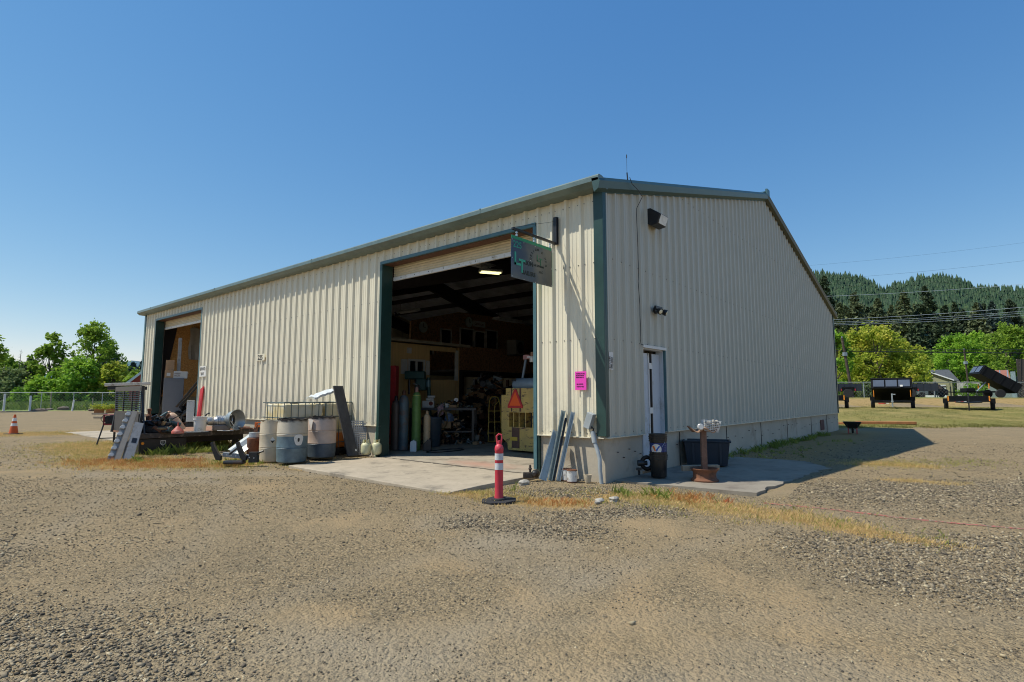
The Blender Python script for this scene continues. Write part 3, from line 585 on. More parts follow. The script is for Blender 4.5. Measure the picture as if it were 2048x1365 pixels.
n = m_side.node_tree.nodes; l = m_side.node_tree.links; b = n['Principled BSDF']; tc = n.new('ShaderNodeTexCoord'); old = b.inputs['Base Color'].links[0].from_socket
sxz = n.new('ShaderNodeSeparateXYZ'); l.new(tc.outputs['Object'], sxz.inputs[0])
def mth(op, a_, b_):
    x_ = n.new('ShaderNodeMath'); x_.operation = op
    for i_, v_ in enumerate((a_, b_)):
        if isinstance(v_, (int, float)): x_.inputs[i_].default_value = v_
        else: l.new(v_, x_.inputs[i_])
    return x_.outputs[0]
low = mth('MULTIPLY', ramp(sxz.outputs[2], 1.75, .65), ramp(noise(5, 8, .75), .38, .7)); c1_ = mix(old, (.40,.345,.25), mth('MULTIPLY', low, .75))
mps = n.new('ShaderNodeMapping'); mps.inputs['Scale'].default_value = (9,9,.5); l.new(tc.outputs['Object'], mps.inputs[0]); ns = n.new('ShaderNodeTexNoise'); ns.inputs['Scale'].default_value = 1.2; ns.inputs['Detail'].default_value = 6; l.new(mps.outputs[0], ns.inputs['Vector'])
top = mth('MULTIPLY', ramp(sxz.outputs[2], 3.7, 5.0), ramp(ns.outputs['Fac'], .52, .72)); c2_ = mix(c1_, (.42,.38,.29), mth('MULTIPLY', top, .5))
l.new(c2_, b.inputs['Base Color'])
bpn = n.new('ShaderNodeBump'); bpn.inputs['Strength'].default_value = .25; bpn.inputs['Distance'].default_value = .02; l.new(noise(1.6, 2, .4), bpn.inputs['Height']); l.new(bpn.outputs[0], b.inputs['Normal'])
# ------------------------------------------------------------------ things on the building
def wall_pack():
    t = thing('wall_light', 'black hooded wall light with frosted lens high on the gable wall', 'light', (1.62, -.04, 4.62))
    mb = MB(); mb.prism([(0,0),(0,.30),(-.06,.30),(-.26,.16),(-.20,-.02),(-.06,-.04)], 0, .36, 'x'); mb.xf(Matrix.Identity(3).to_4x4()); mb.build('housing', m_black, t, bevel=.008)
    mb = MB(); mb.add([(.03,-.268,.145),(.33,-.268,.145),(.33,-.208,-.01),(.03,-.208,-.01)], [(0,1,2,3)]); mb.add([(.03,-.262,.145),(.33,-.262,.145),(.33,-.20,-.01),(.03,-.20,-.01)], [(3,2,1,0)])
    mb.build('lens', M('frosted_lens', (.62,.66,.68), .3, 0, .2, 12), t, fix=False)
    mb = MB(); mb.b2((.03,.0,.02),(.33,.02,.28)); mb.build('back_plate', m_black, t)
wall_pack()
t = thing('flood_light', 'small black twin motion flood light above the white side door', 'light', (1.68, -.04, 2.93))
mb = MB(); mb.cyl((.14,0,.06), (.14,-.05,.06), .07, n=16); mb.b2((.02,-.09,.07),(.30,-.05,.13)); mb.build('base', m_black, t, bevel=.006)
for x, a in ((.06, -.35), (.25, .35)):
    mb = MB(); mb.lathe([(.03,0),(.055,.03),(.06,.09),(.05,.09)], (x,-.10,.04), 14, (R(115), 0, a)); hd = mb.build('lamp_head', m_black, t, smooth=True)
    mb = MB(); mb.lathe([(.048,.085),(.03,.1)], (x,-.10,.04), 14, (R(115), 0, a)); mb.build('bulb', M('bulb_glass', (.75,.7,.5), .2, 0, .05, 5), hd, smooth=True)
# hanging sign
sg = thing('hanging_sign', 'dark steel shop sign with green lettering hanging from a black wall arm', 'sign', (0, .91, 4.05))
mb = MB(); mb.b2((-.075,-.035,-.02),(-.04,.035,.48)); mb.b2((-.04,-.05,-.02),(-.03,.05,.48)); mb.build('wall_bracket', m_black, sg, bevel=.003)
mb = MB(); mb.b2((-1.24,-.02,-.02),(-.075,.02,.02)); mb.build('arm', m_black, sg, bevel=.003)
mb = MB(); mb.tube([(-1.22,0,.02), (-.07,0,.40)], .003, 5); mb.build('stay_cable', m_dsteel, sg)
for x in (-1.13, -.67, -.22):
    mb = MB(); mb.cyl((x,0,-.02),(x,0,-.10),.008,n=8); mb.box((x,0,-.045),(.03,.03,.02)); mb.box((x,0,-.09),(.035,.02,.03)); mb.build('hanger', m_galv, sg)
m_sgreen = M('sign_green', (.01,.26,.13), .4, .2, .1, 6); m_sgreen2 = M('sign_green_letters', (.01,.34,.24), .4, 0, .05, 6); m_sdark = M('sign_dark_letters', (.004,.02,.02), .5, .2, .1, 6)
mb = MB(); mb.b2((-1.25,.006,-.78),(-.15,.012,-.105)); mb.build('green_backer', m_sgreen, sg)
m_sgn, n, l, b = nt('blued_steel'); tc = n.new('ShaderNodeTexCoord')
l.new(mix((.05,.08,.13), (.13,.14,.145), ramp(noise(1.6, 4, .5), .4, .62)), b.inputs['Base Color']); b.inputs['Metallic'].default_value = .75; b.inputs['Roughness'].default_value = .36
mb = MB(); mb.b2((-1.27,-.002,-.80),(-.17,.004,-.16)); mb.build('panel', m_sgn, sg, bevel=.0015)
RX = (R(90), 0, 0)
txt('225', .15, m_sgreen2, sg, (-1.23,-.004,-.295), RX, 'number')
def LT(x, z, s, m, name='logo'):
    mb = MB()
    for a, b_ in (((0,.0),(.06,.32)),((.0,.0),(.24,.055)),((.16,.12),(.42,.175)),((.26,-.16),(.32,.12))): mb.b2((x+a[0]*s,-.006,z+a[1]*s),(x+b_[0]*s,-.0025,z+b_[1]*s))
    return mb.build(name, m, sg)
LT(-1.19, -.58, .66, m_sgreen2); LT(-.60, -.42, .36, M('sign_green_dull', (.03,.16,.09), .5, .2, .1, 6))
txt('AWSON', .105, m_sdark, sg, (-1.08,-.004,-.535), RX, sx=.95, bold=.002); txt('RAILERS', .105, m_sdark, sg, (-1.0,-.004,-.705), RX, sx=.95, bold=.002)
txt('541 579-0440', .05, m_sdark, sg, (-.69,-.004,-.515), RX, bold=.001); txt('LLC', .06, m_sdark, sg, (-.53,-.004,-.61), RX)
for i, ch in enumerate('DESIGN & MFG'):
    a = PI*(1.0-i/11.); txt(ch, .06, m_sdark, sg, (-.54+.19*math.cos(a)-.02,-.004,-.43+.19*math.sin(a)), (R(90), -(a-PI/2), 0), 'arc_letter')
mb = MB()
for x, z in ((-1.25,-.18),(-1.25,-.48),(-1.25,-.78),(-.95,-.79),(-.65,-.79),(-.36,-.79),(-.19,-.78),(-.19,-.48),(-.95,-.18),(-.65,-.18),(-.78,-.44)): mb.cyl((x,-.001,z),(x,-.006,z),.007,n=6)
mb.build('rivets', m_whplas, sg).__setitem__('kind', 'stuff')
mb = MB(); mb.b2((-.175,.0,-.18),(-.125,.006,-.115)); mb.build('tag_plate', m_whplas, sg)
# notices
def notice(name, label, X0, X1, z0, z1, mat, lines, plane='x', cat='notice'):
    t = thing(name, label, cat, (0,0,0)); mb = MB(); d = -.056
    if plane == 'x': mb.b2((d, X0, z0), (d+.006, X1, z1))
    else: mb.b2((X0, d, z0), (X1, d+.006, z1))
    mb.build('sheet', mat, t)
    for s, size, px, pz, sx_ in lines:
        loc = (d-.003, px, pz) if plane == 'x' else (px, d-.003, pz)
        txt(s, size, m_ltext, t, loc, (R(90), 0, R(-90)) if plane == 'x' else RX, sx=sx_)
    return t
m_pink = M('fluorescent_pink_paper', (.80,.05,.45), .7, 0, .04, 3)
notice('flyer', 'bright pink paper flyer taped to the ribbed wall near the corner', .31, .53, 1.47, 1.78, m_pink, [('NOTICE TO ALL', .026, .505, 1.735, .9), ('DELIVERY DRIVERS', .021, .51, 1.705, .9), ('PLEASE CHECK IN', .021, .51, 1.675, .9), ('SEE OFFICE', .026, .50, 1.56, 1), ('THANK YOU', .024, .50, 1.52, 1)], cat='flyer')
notice('wall_sign', 'white SERVICE BAY sign on the wall beside the far bay door', 15.66, 16.2, 2.06, 2.43, m_whplas, [('SERVICE', .15, 16.18, 2.28, .8), ('BAY', .15, 16.08, 2.11, .95)], cat='sign')
t = thing('house_number', 'black 225 numerals on a pale plate on the long ribbed wall', 'sign'); mb = MB(); mb.b2((-.05, 11.5, 2.44), (-.047, 11.95, 2.64)); mb.build('plate', m_side, t); txt('225', .2, m_ltext, t, (-.054, 11.92, 2.47), (R(90), 0, R(-90)), bold=.004)
t = notice('warning_sign', 'small white warning sign with sideways print beside the green corner trim', .07, .20, 1.80, 2.09, m_whplas, [], 'y', 'sign')
for s_, x_, sz in (('DANGER', .105, .05), ('KEEP CLEAR', .15, .035), ('THIS DOOR', .19, .035)): txt(s_, sz, m_ltext, t, (x_, -.060, 1.82), (R(90), R(-90), 0))
mb = MB(); mb.tube([(.62,-.17,5.15),(.62,-.16,5.28)], .012, 8); mb.tube([(.62,-.16,5.28),(.62,-.16,5.62)], .003, 6); mb.tube([(.62,-.16,5.55),(.62,-.16,5.60)], .008, 6)
tag(mb.build('antenna', m_dsteel), 'thin whip antenna standing on the roof edge near the corner', 'antenna')
mb = MB(); pts = [(.66,-.19,5.2),(.72,-.2,5.1),(.95,-.2,5.05),(1.13,-.19,4.98),(1.15,-.06,4.8)]; random.seed(5)
for k in range(12): pts.append((1.15+random.uniform(-.02,.02)+.02*k/4, -.05, 4.7-k*.21))
pts += [(1.22,-.05,2.3),(1.30,-.06,2.29)]
mb.tube(pts, .006, 6); tag(mb.build('cable', m_dsteel), 'thin grey cable hanging down the gable wall from the antenna', 'cable')
# ------------------------------------------------------------------ yard items
# channelizer post
p = at(-.17, 7.42); z = float(gh(*p)); t = thing('channelizer_post', 'faded pink red channelizer post with two white bands on a black base', 'post', (p[0], p[1], z), RV)
m_pred = M('faded_red_plastic', (.55,.035,.06), .5, 0, .12, 7, dirt=(.62,.16,.16), dscale=5, damt=.2)
mb = MB(); mb.prism([(.21*math.cos(PI/8+i*PI/4)*1.15, .21*math.sin(PI/8+i*PI/4)) for i in range(8)], 0, .035); mb.lathe([(.1,.035),(.09,.06),(.06,.06)], n=16); mb.build('base', m_blackr, t, rot=(.03,-.03,0), bevel=.006)
mb = MB(); mb.lathe([(.062,.05),(.055,.1),(.055,.66),(.058,.665),(.058,.70),(.045,.735),(.024,.75),(.024,.79),(.0,.80)], n=20); mb.build('post', m_pred, t, smooth=True)
mb = MB(); mb.tube([(-.022,0,.75),(-.03,0,.80),(-.035,0,.85),(-.005,0,.88),(.03,0,.87),(.035,0,.83),(.028,0,.78),(.02,0,.75)], .012, 8); mb.build('handle', m_pred, t, smooth=True)
for z0 in (.42, .545): mb = MB(); mb.lathe([(.0565,z0),(.0565,z0+.085)], n=20, cap=False); mb.build('reflective_band', M('grey_white_band', (.55,.56,.58), .5, 0, .15, 14), t, smooth=True)
# drums
def drum(loc, rz, label, c_top, c_low, split, seed, sc=1.):
    t = thing('plastic_drum', label, 'drum', loc, rz, 'open plastic drums by the long wall'); random.seed(seed)
    m, n_, l_, b_ = nt('drum_plastic'); global n, l, tc
    n, l = n_, l_; tc = n.new('ShaderNodeTexCoord'); s = n.new('ShaderNodeSeparateXYZ'); l.new(tc.outputs['Object'], s.inputs[0])
    st = ramp(s.outputs[2], split-.006, split+.006); up = mix(c_top, [v*.78 for v in c_top].__iter__() and tuple(v*.78 for v in c_top), ramp(noise(4, 8, .7), .4, .7)); lo = mix(c_low, tuple(v*.6 for v in c_low), ramp(noise(6, 8, .7), .4, .7))
    cc = mix(lo, up, st)
    if seed != 3:
        ad = n.new('ShaderNodeMath'); ad.operation = 'MULTIPLY_ADD'; ad.inputs[1].default_value = .16; l.new(noise(7, 4), ad.inputs[0]); l.new(s.outputs[2], ad.inputs[2])
        cc = mix(cc, (.025,.02,.018), ramp(ad.outputs[0], .88, .935))
    l.new(cc, b_.inputs['Base Color']); b_.inputs['Roughness'].default_value = .5; b_.inputs['Subsurface Weight'].default_value = 0
    H = .88*sc; R_ = .295*sc
    pr = [(R_*.9,0),(R_*.98,.02),(R_*1.,.1)]
    for zb_ in (.30, .58): pr += [(R_*1.02,zb_-.035),(R_*1.035,zb_-.012),(R_*1.0,zb_),(R_*1.035,zb_+.012),(R_*1.02,zb_+.035)]
    pr += [(R_*1.0,.78),(R_*.96,.845),(R_*.985,.85),(R_*.99,H),(R_*.93,H),(R_*.90,.80),(R_*.9,.1),(.0,.1)]
    mb = MB(); mb.lathe(pr, n=40, cap=False); mb.v = [(x, y, z+(0.012*math.sin(math.atan2(y,x)*5+seed)+.008*math.sin(math.atan2(y,x)*13) if z > .82 else 0)) for x, y, z in mb.v]; bd = mb.build('body', m, t, smooth=True)
    return t
d1 = drum((-1.92, 6.28, .03), RV, 'front drum, cream above and grey blue below, with a white label and scorched rim', (.55,.48,.37), (.13,.19,.22), .53, 1)
d2 = drum((-1.11, 6.50, .05), RV, 'right drum, pinkish tan above and dark blue grey below, with a torn scorched rim', (.56,.43,.35), (.08,.11,.14), .30, 2)
d3 = drum((-2.01, 6.94, .0), RV, 'smaller plain cream drum with a dark diamond label behind the front drum', (.60,.50,.36), (.6,.5,.38), .02, 3, .84)
def cyl_patch(mat, parent, R_, a0, a1, shape, name, n_=14):
    mb = MB(); vs = []
    for (u, z) in shape: a = a0+(a1-a0)*u; vs.append((R_*math.cos(a), R_*math.sin(a), z))
    mb.add(vs, [tuple(range(len(vs)))]); return mb.build(name, mat, parent, fix=False)
def arcrect(R_, a0, a1, z0, z1, k=10):
    mb = MB(); vs = [(R_*math.cos(a0+(a1-a0)*i/k), R_*math.sin(a0+(a1-a0)*i/k), z) for z in (z0, z1) for i in range(k+1)]; mb.add(vs, [(i, i+1, k+2+i, k+1+i) for i in range(k)]); return mb
blobp = [(.5+.5*math.cos(a)*(1+.12*math.sin(3*a)), .46+.13*math.sin(a)*(1+.15*math.cos(2*a))) for a in [i*2*PI/22 for i in range(22)]]
def curved_blob(Rr, a0, a1, pts, mat, par, name):
    mb = MB(); c = (.5, sum(z for u, z in pts)/len(pts)); rings = [1, .66, .33]; vs = []
    for k in rings:
        for u, z in pts: uu = c[0]+(u-c[0])*k; zz = c[1]+(z-c[1])*k; a = a0+(a1-a0)*uu; vs.append((Rr*math.cos(a), Rr*math.sin(a), zz))
    a = a0+(a1-a0)*.5; vs.append((Rr*math.cos(a), Rr*math.sin(a), c[1])); q = len(pts); fs = []
    for r_i in range(2): fs += [(r_i*q+i, r_i*q+(i+1)%q, (r_i+1)*q+(i+1)%q, (r_i+1)*q+i) for i in range(q)]
    fs += [(2*q+i, 2*q+(i+1)%q, 3*q) for i in range(q)]; mb.add(vs, fs); return mb.build(name, mat, par, fix=False)
lb_ = curved_blob(.312, R(-62), R(-28), blobp, m_whplas, d1, 'label')
curved_blob(.3135, R(-50), R(-42), [(u, .46+(z-.46)*.35) for u, z in blobp], m_black, lb_, 'label_mark')
curved_blob(.2745*1.02, R(-76), R(-56), [(0,.46),(.5,.53),(1,.46),(.5,.39)], m_whplas, d3, 'diamond_label'); curved_blob(.2765*1.02, R(-75), R(-57), [(0,.455),(1,.455),(.5,.395)], m_black, d3, 'diamond_lower_half')
mb = MB(); mb.add([(-.26,-.16,.87),(-.05,-.30,.85),(-.10,-.335,.60),(-.07,-.31,.80)], [(0,1,3),(0,3,2)]); 
mb = MB(); mb.add([(-.285,-.10,.86),(-.10,-.30,.82),(-.13,-.315,.58),(-.24,-.21,.83)], [(0,3,2),(3,1,2)]); mb.build('torn_flap', M('torn_plastic', (.62,.55,.48), .5, 0, .05, 5), d2, fix=False)
# steel totes in cages
def tote(loc, rz, w_, label):
    t = thing('bulk_tote', label, 'tote', loc, rz, 'caged liquid totes against the wall')
    m, n_, l_, b_ = nt('tote_plastic'); global n, l, tc
    n, l = n_, l_; tc = n.new('ShaderNodeTexCoord'); s = n.new('ShaderNodeSeparateXYZ'); l.new(tc.outputs['Object'], s.inputs[0])
    cc = mix((.62,.17,.02), mix((.62,.50,.25), (.70,.64,.48), ramp(noise(2.5, 3), .4, .6)), ramp(s.outputs[2], .5, .56)); l.new(cc, b_.inputs['Base Color']); b_.inputs['Roughness'].default_value = .4
    mb = MB(); mb.b2((.03,.03,.16),(w_-.03,.92,1.20)); mb.build('tank', m, t, bevel=.05)
    mb = MB(); mb.cyl((w_/2,.5,1.2),(w_/2,.5,1.24),.09,n=16); mb.build('cap', m_black, t)
    m_ctop = M('cage_tube', (.13,.16,.15), .45, .5, .2, 6)
    mb = MB(); nx = 4 if w_ < .9 else 6
    for z_ in (.3, .58, .90, 1.23):
        mb.tube([(0,0,z_),(w_,0,z_),(w_,.95,z_),(0,.95,z_)], .011, 6, closed=True)
    for i in range(nx+1): x_ = w_*i/nx; mb.tube([(x_,-.012,.14),(x_,-.012,1.23)], .009, 6)
    for i in range(1, 4): mb.tube([(0-.012,.95*i/4,.14),(-.012,.95*i/4,1.23)], .009, 6); mb.tube([(w_+.012,.95*i/4,.14),(w_+.012,.95*i/4,1.23)], .009, 6)
    mb.build('cage', m_ctop, t)
    mb = MB(); mb.b2((0,0,.10),(w_,.95,.15)); 
    for x_ in (.0, w_/2-.05, w_-.1): mb.b2((x_,0,0),(x_+.1,.95,.10))
    mb.build('pallet', m_black, t)
    return t
tt = tote((-1.76, 6.98, .0), 0, 1.0, 'left caged tote with a clear milky tank behind the drums'); tote((-.72, 7.02, 0), 0, .70, 'right caged yellow tote with orange liquid behind the leaning plank')
mb = MB(); mb.b2((.62,-.02,.62),(.98,-.016,.88)); mb.build('grey_plate', M('grey_plate', (.2,.24,.25), .6, 0, .1, 5), tt)
def sheet(name, label, cat, pts, th, mat, **k):   # a flat board from four corners in space
    a, b_, c, d = [Vector(p) for p in pts]; nn = (b_-a).cross(d-a).normalized()*th; mb = MB()
    vs = [a, b_, c, d, a+nn, b_+nn, c+nn, d+nn]; mb.add(vs, [(0,3,2,1),(4,5,6,7),(0,1,5,4),(1,2,6,5),(2,3,7,6),(3,0,4,7)])
    o = mb.build(name, mat, bevel=k.get('bevel', 0)); return tag(o, label, cat, k.get('group'))
sheet('plank', 'wide dark plank leaning across the front of the yellow tote', 'plank', [(-.62,6.25,.03),(-.36,6.23,.03),(-.38,6.90,1.60),(-.62,6.92,1.60)], .04, m_woodd)
o = bpy.data.objects['plank']; mb = MB(); mb.box((-.40,6.245,.16),(.035,.004,.05), rot=(R(-23),0,0)); mb.build('barcode_label', m_whplas, o)
mb = MB(); random.seed(9); vs = []
for i in range(9):
    for j in range(4): vs.append((-1.02+.065*i, 7.0+.12*j+.0, 1.28+.022*i+random.uniform(0,.035)+(.03 if j in (1,2) else 0)))
fs = [(i*4+j, i*4+j+1, i*4+j+5, i*4+j+4) for i in range(8) for j in range(3)]; mb.add(vs, fs)
o = mb.build('crumpled_sheet', M('white_film', (.62,.66,.7), .35, 0, .1, 8), fix=False); sm = o.modifiers.new('t', 'SOLIDIFY'); sm.thickness = .05
tag(o, 'crumpled pale plastic sheet lying on top of the left tote', 'plastic sheet')
sheet('panel_offcut', 'weathered grey panel leaning on the wall left of the totes', 'panel', [(-1.05,9.0,.1),(-.45,8.8,.1),(-.08,8.9,1.15),(-.12,9.22,1.22)], .02, M('grey_panel', (.2,.2,.19), .7, 0, .25, 4))
# perforated grille
t = thing('perforated_grille', 'grey plastic grille with square holes leaning on the wall behind the propane tanks', 'grille', (-.2, 6.50, .03), R(0))
mb = MB(); W2 = .40; H2 = .78; nx, nz_ = 9, 15
for i in range(nx+1): x_ = i*W2/nx; mb.b2((x_-.011,-.01,0),(x_+.011,.01,H2))
for j in range(nz_+1): z_ = j*H2/nz_; mb.b2((-.01,-.008,z_-.011),(W2+.01,.008,z_+.011))
o = mb.build('lattice', M('grey_plastic', (.30,.29,.28), .6, 0, .1, 5), t, rot=(R(-14),0,R(-36)), loc=(-.22,.05,0))
# propane tanks
t = thing('propane_tank', 'left of the two cream propane tanks beside the leaning plank', 'tank', (-.28, 6.04, .06), RV, 'two cream propane tanks')
m_prop = M('cream_tank', (.60,.58,.36), .45, 0, .1, 5, dirt=(.4,.33,.2), dscale=6, damt=.2)
mb = MB(); mb.lathe([(.07,0),(.125,.02),(.15,.06),(.155,.11),(.155,.27),(.14,.33),(.10,.365),(.04,.38),(0,.38)], n=28); mb.build('cylinder', m_prop, t, smooth=True)
mb = MB(); mb.lathe([(.10,0),(.10,.03)], n=20, cap=False); mb.build('foot_ring', m_prop, t)
mb = MB()
for a in range(24):
    if a in (4,5,6,16,17,18): continue
    a0 = a*PI/12; a1 = a0+PI/12; mb.add([(.10*math.cos(q_), .10*math.sin(q_), z_) for z_ in (.34,.47) for q_ in (a0, a1)], [(0,1,3,2)])
o = mb.build('collar', m_prop, t, fix=False); sm = o.modifiers.new('s', 'SOLIDIFY'); sm.thickness = .006
mb = MB(); mb.cyl((0,0,.36),(0,0,.44),.02,n=10); mb.cyl((0,0,.44),(0,0,.455),.035,n=10); mb.build('valve', M('brass', (.45,.32,.12), .35, .8, .1, 5), t)
t.scale = (.72,)*3; dup(t, (-.09, 5.90, .06), RV+.6, 'right of the two cream propane tanks nearest the green door jamb')
# ------------------------------------------------------------------ near corner clutter
def channel(name, label, base, top, w_, d_, mat, group=None, up=(-.77,-.64,0)):
    a = Vector(base); c = Vector(top); z_ = (c-a).normalized(); y_ = Vector(up); y_ = (y_-z_*y_.dot(z_)).normalized(); x_ = y_.cross(z_); Lg = (c-a).length
    mb = MB(); mb.b2((-w_/2,0,0),(w_/2,.003,Lg)); mb.b2((-w_/2,0,0),(-w_/2+.003,d_,Lg)); mb.b2((w_/2-.003,0,0),(w_/2,d_,Lg)); mb.b2((-w_/2,d_,0),(-w_/2+.015,d_-.003,Lg)); mb.b2((w_/2-.015,d_,0),(w_/2,d_-.003,Lg))
    M4 = Matrix((x_, y_, z_)).transposed().to_4x4(); M4.translation = a; o = mb.build(name, mat); o.matrix_world = M4
    return tag(o, label, 'metal channel', group)
m_galv2 = M('pale_galvanised', (.36,.40,.41), .45, .6, .15, 9); m_gg = M('grey_green_metal', (.27,.31,.28), .5, .4, .15, 9)
gn = 'metal channels leaning at the corner'
channel('metal_channel', 'short pale galvanised channel leaning in front of the taller ones', (-.46,.92,.0), (-.14,.86,.78), .13, .05, m_galv2, gn)
channel('metal_channel', 'tall grey green channel leaning leftmost against the ribbed wall', (-.42,.80,.0), (-.08,.76,1.12), .07, .06, m_gg, gn)
channel('metal_channel', 'tall pale channel leaning rightmost of the stack at the corner', (-.36,.68,.0), (-.06,.58,1.10), .07, .045, m_galv2, gn)
channel('metal_channel', 'narrow dark edged channel between the two tall ones', (-.40,.74,.0), (-.09,.70,1.0), .04, .03, m_dsteel, gn)
def paint_can(loc, label, rz=0):
    t = thing('paint_can', label, 'paint can', loc, rz, 'drip stained paint cans at the corner')
    mb = MB(); mb.lathe([(.082,0),(.082,.185)], n=24); mb.build('can', M('stained_white_can', (.62,.62,.6), .4, .1, .1, 8, dirt=(.2,.14,.1), dscale=14, damt=.35), t, smooth=True)
    mb = MB(); mb.lathe([(.086,0),(.086,.012)], n=24); mb.lathe([(.087,.178),(.087,.192),(.07,.192),(.07,.186)], n=24, cap=True); mb.build('rim', m_rust, t)
    mb = MB(); mb.tube([(.085*math.cos(a), .085*math.sin(a)-.01*math.sin(a), .16-.09*math.sin(a)) for a in [PI+i*PI/10 for i in range(11)]], .002, 5); mb.build('handle', m_dsteel, t)
    return t
p1 = (-.27,.56); paint_can((-.24,.60,0), 'left paint can, mostly clean white with a drip, beside the channels'); paint_can((-.31,.44,0), 'right paint can, rusty rimmed and heavily dripped, at the corner', 1.2)
# conduit with junction box
t = thing('electrical_conduit', 'grey bent conduit with a junction box leaning at the building corner', 'conduit', (0,0,0))
m_pvc = M('grey_pvc', (.34,.37,.38), .5, 0, .12, 6)
mb = MB(); mb.tube([(-.10,.02,-.02),(-.11,.04,.2),(-.10,.05,.38),(-.09,.10,.52),(-.085,.16,.66),(-.08,.19,.80)], .033, 12); mb.build('pipe', m_pvc, t, smooth=True)
mb = MB(); mb.tube([(-.088,.145,.62),(-.08,.18,.78)], .042, 12); mb.build('coupling', m_pvc, t, smooth=True)
mb = MB(); mb.box((-.085,.235,.97),(.11,.12,.26), rot=(R(20),0,0)); mb.build('junction_box', m_pvc, t, bevel=.008)
mb = MB(); mb.tube([(-.08,.19,.78),(-.075,.17,.84),(-.085,.22,.88)], .013, 8); mb.build('wire', m_black, t)
# stone, plank bits, old pump, broken pot
t = thing('clay_pot', 'small cream broken pot standing beside the conduit foot', 'pot', (-.19,.22,.0)); mb = MB(); mb.lathe([(.045,0),(.06,.08),(.065,.12),(.055,.12),(.045,.03),(0,.03)], n=14, cap=False); mb.build('pot', M('cream_clay', (.5,.42,.3), .8, 0, .2, 8), t)
t = thing('gear_casting', 'small rusty pipe fitting lying at the apron edge beside the green jamb foot', 'pipe fitting', (-.42,1.17,0), RV)
mb = MB(); mb.lathe([(.045,-.05),(.065,-.05),(.07,0),(.055,.06),(.03,.09),(.02,.09)], (0.06,-.02,.08), 16, (R(90),0,R(-20))); mb.build('flange', m_dsteel, t); mb = MB(); mb.box((-.06,.03,.05),(.18,.1,.09)); mb.cyl((-.03,.02,.08),(-.03,.02,.22),.02,n=10); mb.cyl((-.03,.02,.14),(-.03,.02,.17),.032,n=6); mb.build('casting', M('greasy_casting', (.07,.055,.045), .7, .3, .4, 12, bump=.5), t, bevel=.01)
t = thing('old_pump', 'old black and red cast iron pump standing on the pad by the side door', 'pump', (1.0, -.22, .03), RV)
m_dred = M('dark_red_iron', (.17,.035,.02), .6, .2, .3, 9, bump=.4)
mb = MB(); mb.tube([(.09*math.cos(a), 0, .20+.10*math.sin(a)) for a in [i*PI/8 for i in range(16)]], .035, 10, closed=True); mb.build('volute', M('black_iron', (.02,.018,.017), .5, .4, .3, 9), t, smooth=True)
mb = MB(); mb.lathe([(.0,-.16),(.05,-.16),(.055,-.06),(.04,-.05),(.04,.0)], (0,.0,.2), 14, (0,R(90),0)); mb.b2((-.18,-.03,.08),(-.10,.03,.12)); mb.cyl((-.14,0,.0),(-.14,0,.10),.02,n=8); mb.build('coupling', m_dsteel, t, smooth=True)
mb = MB(); mb.lathe([(.05,0),(.085,.02),(.09,.14),(.075,.15),(.06,.2),(.03,.22),(0,.22)], (.1,0,.2), 18, (0,R(90),0)); mb.b2((.1,-.07,.0),(.26,.07,.05)); mb.b2((.15,-.03,.05),(.22,.03,.13)); mb.build('motor', m_dred, t, bevel=.006)
# stacked buckets
m_bk, n, l, b = nt('dirty_black_bucket'); tc = n.new('ShaderNodeTexCoord'); l.new(mix((.014,.013,.012), (.09,.07,.055), ramp(noise(5, 8, .7), .52, .75)), b.inputs['Base Color']); b.inputs['Roughness'].default_value = .4
def bucket(t, h, m, r0=.125, r1=.15, nm='bucket_body'):
    mb = MB(); mb.lathe([(r0,0),(r0+.003,.004),(r1-.01,h*.78),(r1+.004,h*.79),(r1+.004,h*.82),(r1-.004,h*.825),(r1-.004,h*.88),(r1+.006,h*.885),(r1+.006,h*.91),(r1,h*.915),(r1,h*.97),(r1+.009,h*.975),(r1+.009,h),(r1-.008,h),(r0-.006,.01),(0,.01)], n=32, cap=False); return mb.build(nm, m, t, smooth=True)
gb = 'black buckets stacked beside the side door'
bx, by = .98, -.44
t = thing('bucket', 'lowest dirty black bucket of the stack beside the side door', 'bucket', (bx, by, .02), RV, gb); bucket(t, .37, m_bk)
t = thing('bucket', 'upper black oil bucket with a blue label and round white logo on the stack', 'bucket', (bx, by, .32), RV, gb); bucket(t, .37, m_bk)
m_blab = M('blue_label', (.008,.03,.16), .35, 0, .1, 5)
lab = arcrect(.1475, R(-178), R(-12), .055, .27, 20); lab.v = [(x*(.90+.36*z), y*(.90+.36*z), z) for x, y, z in lab.v]; lo = lab.build('label', m_blab, t, fix=False)
def conep(a, z, off): r_ = (.1475*(.90+.36*z))+off; return (r_*math.cos(a), r_*math.sin(a), z)
def decal(shape, ac, zc, s, mat, nm, off):   # flat outline wrapped on the bucket
    mb = MB(); q = len(shape); rings = (1, .6, .25); vs = []; cx = sum(p[0] for p in shape)/q; cz = sum(p[1] for p in shape)/q
    for k in rings:
        for x, z in shape: xx = cx+(x-cx)*k; zz = cz+(z-cz)*k; vs.append(conep(ac+xx*s/.14, zc+zz*s, off))
    vs.append(conep(ac+cx*s/.14, zc+cz*s, off)); fs = []
    for r_i in range(2): fs += [(r_i*q+i, r_i*q+(i+1)%q, (r_i+1)*q+(i+1)%q, (r_i+1)*q+i) for i in range(q)]
    fs += [(2*q+i, 2*q+(i+1)%q, 3*q) for i in range(q)]; mb.add(vs, fs); return mb.build(nm, mat, lo, fix=False)
ac = R(-118)
decal([(math.cos(i*PI/12), math.sin(i*PI/12)) for i in range(24)], ac, .165, .088, m_whplas, 'logo_disc', .0015)
decal([(-.75,.62),(-.30,.62),(-.02,-.35),(-.28,-.35)], ac, .165, .088, M('logo_orange', (.8,.18,.02), .4), 'logo_mark', .003)
